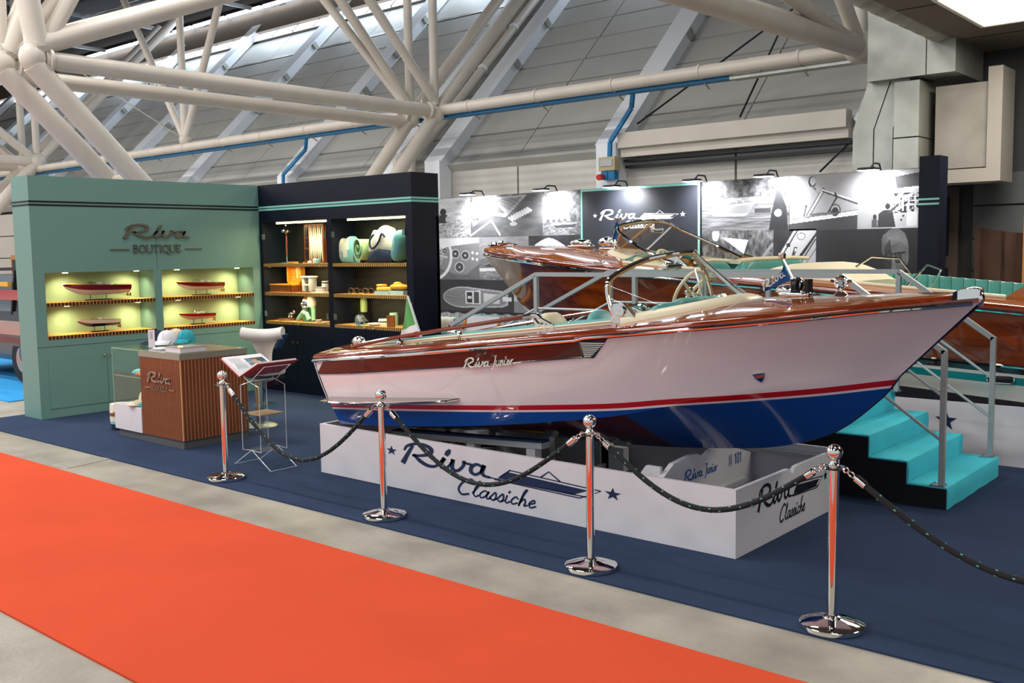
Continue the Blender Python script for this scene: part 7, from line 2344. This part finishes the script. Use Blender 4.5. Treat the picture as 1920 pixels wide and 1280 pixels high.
rows = [[Vector((-11.38+.36*j/8, 11.44-.05*math.sin(PI*i/8)+.0, .72+.22*math.sin(PI*i/16)+.01*math.sin(j*2))) for j in range(9)] for i in range(9)]
MB().grid(rows).build('towel_fold', cream, sc2, fix=False)
MB().box(-11.4, -10.98, 11.05, 11.45, .4, .46).build('seat', navyc, sc2, smooth=0)
for x in (-11.42, -10.97):
    for y in (11.05, 11.5): MB().box(x-.02, x+.02, y-.02, y+.02, 0, .6).build('leg', o_m, sc2, smooth=0)
    MB().box(x-.03, x+.03, 11.0, 11.55, .6, .63).build('arm_rest', o_m, sc2, smooth=0)

# ================================================================ VEHICLE AT THE FAR LEFT
vh = thing('show_car', 'dark vehicle with red and chrome flank standing behind the green wall', 'car', (-17.2, 7.6, 0))
m_vd = mat('vehicle_dark', '#16202c', .3, coat=.5); m_vr = mat('vehicle_red', '#a3202a', .15, coat=1); m_ty = mat('tyre', '#131313', .85)
vx0, vx1, vy0, vy1 = -19.6, -15.2, 6.75, 8.45
rows = []
for x, zb_, zt_ in ((vx0, .5, .9), (vx0+.1, .38, 1.0), (vx0+1.1, .36, 1.12), (vx1-1.0, .36, 1.15), (vx1-.1, .38, 1.05), (vx1, .5, .9)):
    rows.append([Vector((x, vy0+.05, zb_)), Vector((x, vy0, (zb_+zt_)/2)), Vector((x, vy0+.06, zt_)), Vector((x, vy1-.06, zt_)), Vector((x, vy1, (zb_+zt_)/2)), Vector((x, vy1-.05, zb_))])
mb = MB(); mb.grid(rows, True); mb.poly(rows[0]); mb.poly(rows[-1]); mb.build('body', m_vd, vh, smooth=40)
MB().box(vx0+.3, vx1-.3, vy0-.02, vy0+.02, .78, 1.0).build('flank_panel', m_rough_ch, vh, smooth=0)
MB().box(vx0+.2, vx1-.15, vy0-.03, vy0+.04, 1.34, 1.5).build('red_stripe', m_vr, vh, smooth=0)
rows = []
for x, z in ((vx0+.5, 1.1), (vx0+1.0, 1.7), (vx1-1.3, 1.75), (vx1-.6, 1.12)):
    rows.append([Vector((x, vy0+.12, z if z > 1.5 else 1.1)), Vector((x, vy1-.12, z if z > 1.5 else 1.1))])
mb = MB(); mb.prism([(vx0+.4, vy0+.1, 1.1), (vx0+.9, vy0+.15, 1.72), (vx1-1.2, vy0+.15, 1.75), (vx1-.4, vy0+.1, 1.1)], (0, vy1-vy0-.2, 0)); mb.build('cabin', mat('car_glass', '#5a6a74', .08, coat=.5), vh, smooth=0)
mb = MB()
for x in (vx0+.9, vx0+2.1, vx1-1.25): mb.bar((x, vy0+.08, 1.1), (x+.1, vy0+.12, 1.8), .07, .05)
mb.bar((vx0+.6, vy0+.1, 1.8), (vx1-1.0, vy0+.1, 1.83), .06, .05); mb.build('roll_frame', m_blackm, vh, smooth=0)
MB().box(vx0+.9, vx1-1.2, vy0-.0, vy0+.06, 1.55, 1.62).build('yellow_strip', mat('stripe_yellow', '#d9a02a', .4), vh, smooth=0)
for x in (vx0+.85, vx1-.9):
    for y in (vy0+.02, vy1-.24):
        wh = MB().lathe([(.2, 0), (.36, 0), (.39, .04), (.39, .18), (.36, .22), (.2, .22)], (x, y, .39), 28, (0, 1, 0)).build('wheel', m_ty, vh)
        MB().lathe([(.001, .03), (.1, .03), (.2, .0), (.21, .1)], (x, y, .39), 20, (0, 1, 0)).build('hub', m_rough_ch, wh)
pf = thing('framed_picture', 'small tan framed dark picture on an easel behind the vehicle', 'frame', (-21.0, 9.6, 0))
p = at(31, 516, Y=9.6)
MB().box(p.x-.25, p.x+.4, 9.6, 9.64, p.z-.35, p.z+.45).build('frame', mat('raw_timber', '#a06a35', .6), pf, smooth=0)
MB().box(p.x-.15, p.x+.4, 9.58, 9.6, p.z-.3, p.z+.35).build('picture', mat('picture_dark', '#1d2226', .4), pf, smooth=0)
for dx in (-.2, .35): MB().bar((p.x+dx, 9.7, 0), (p.x+dx*.5, 9.62, p.z+.4), .04, .04).build('easel_leg', MT['raw_timber'], pf, smooth=0)
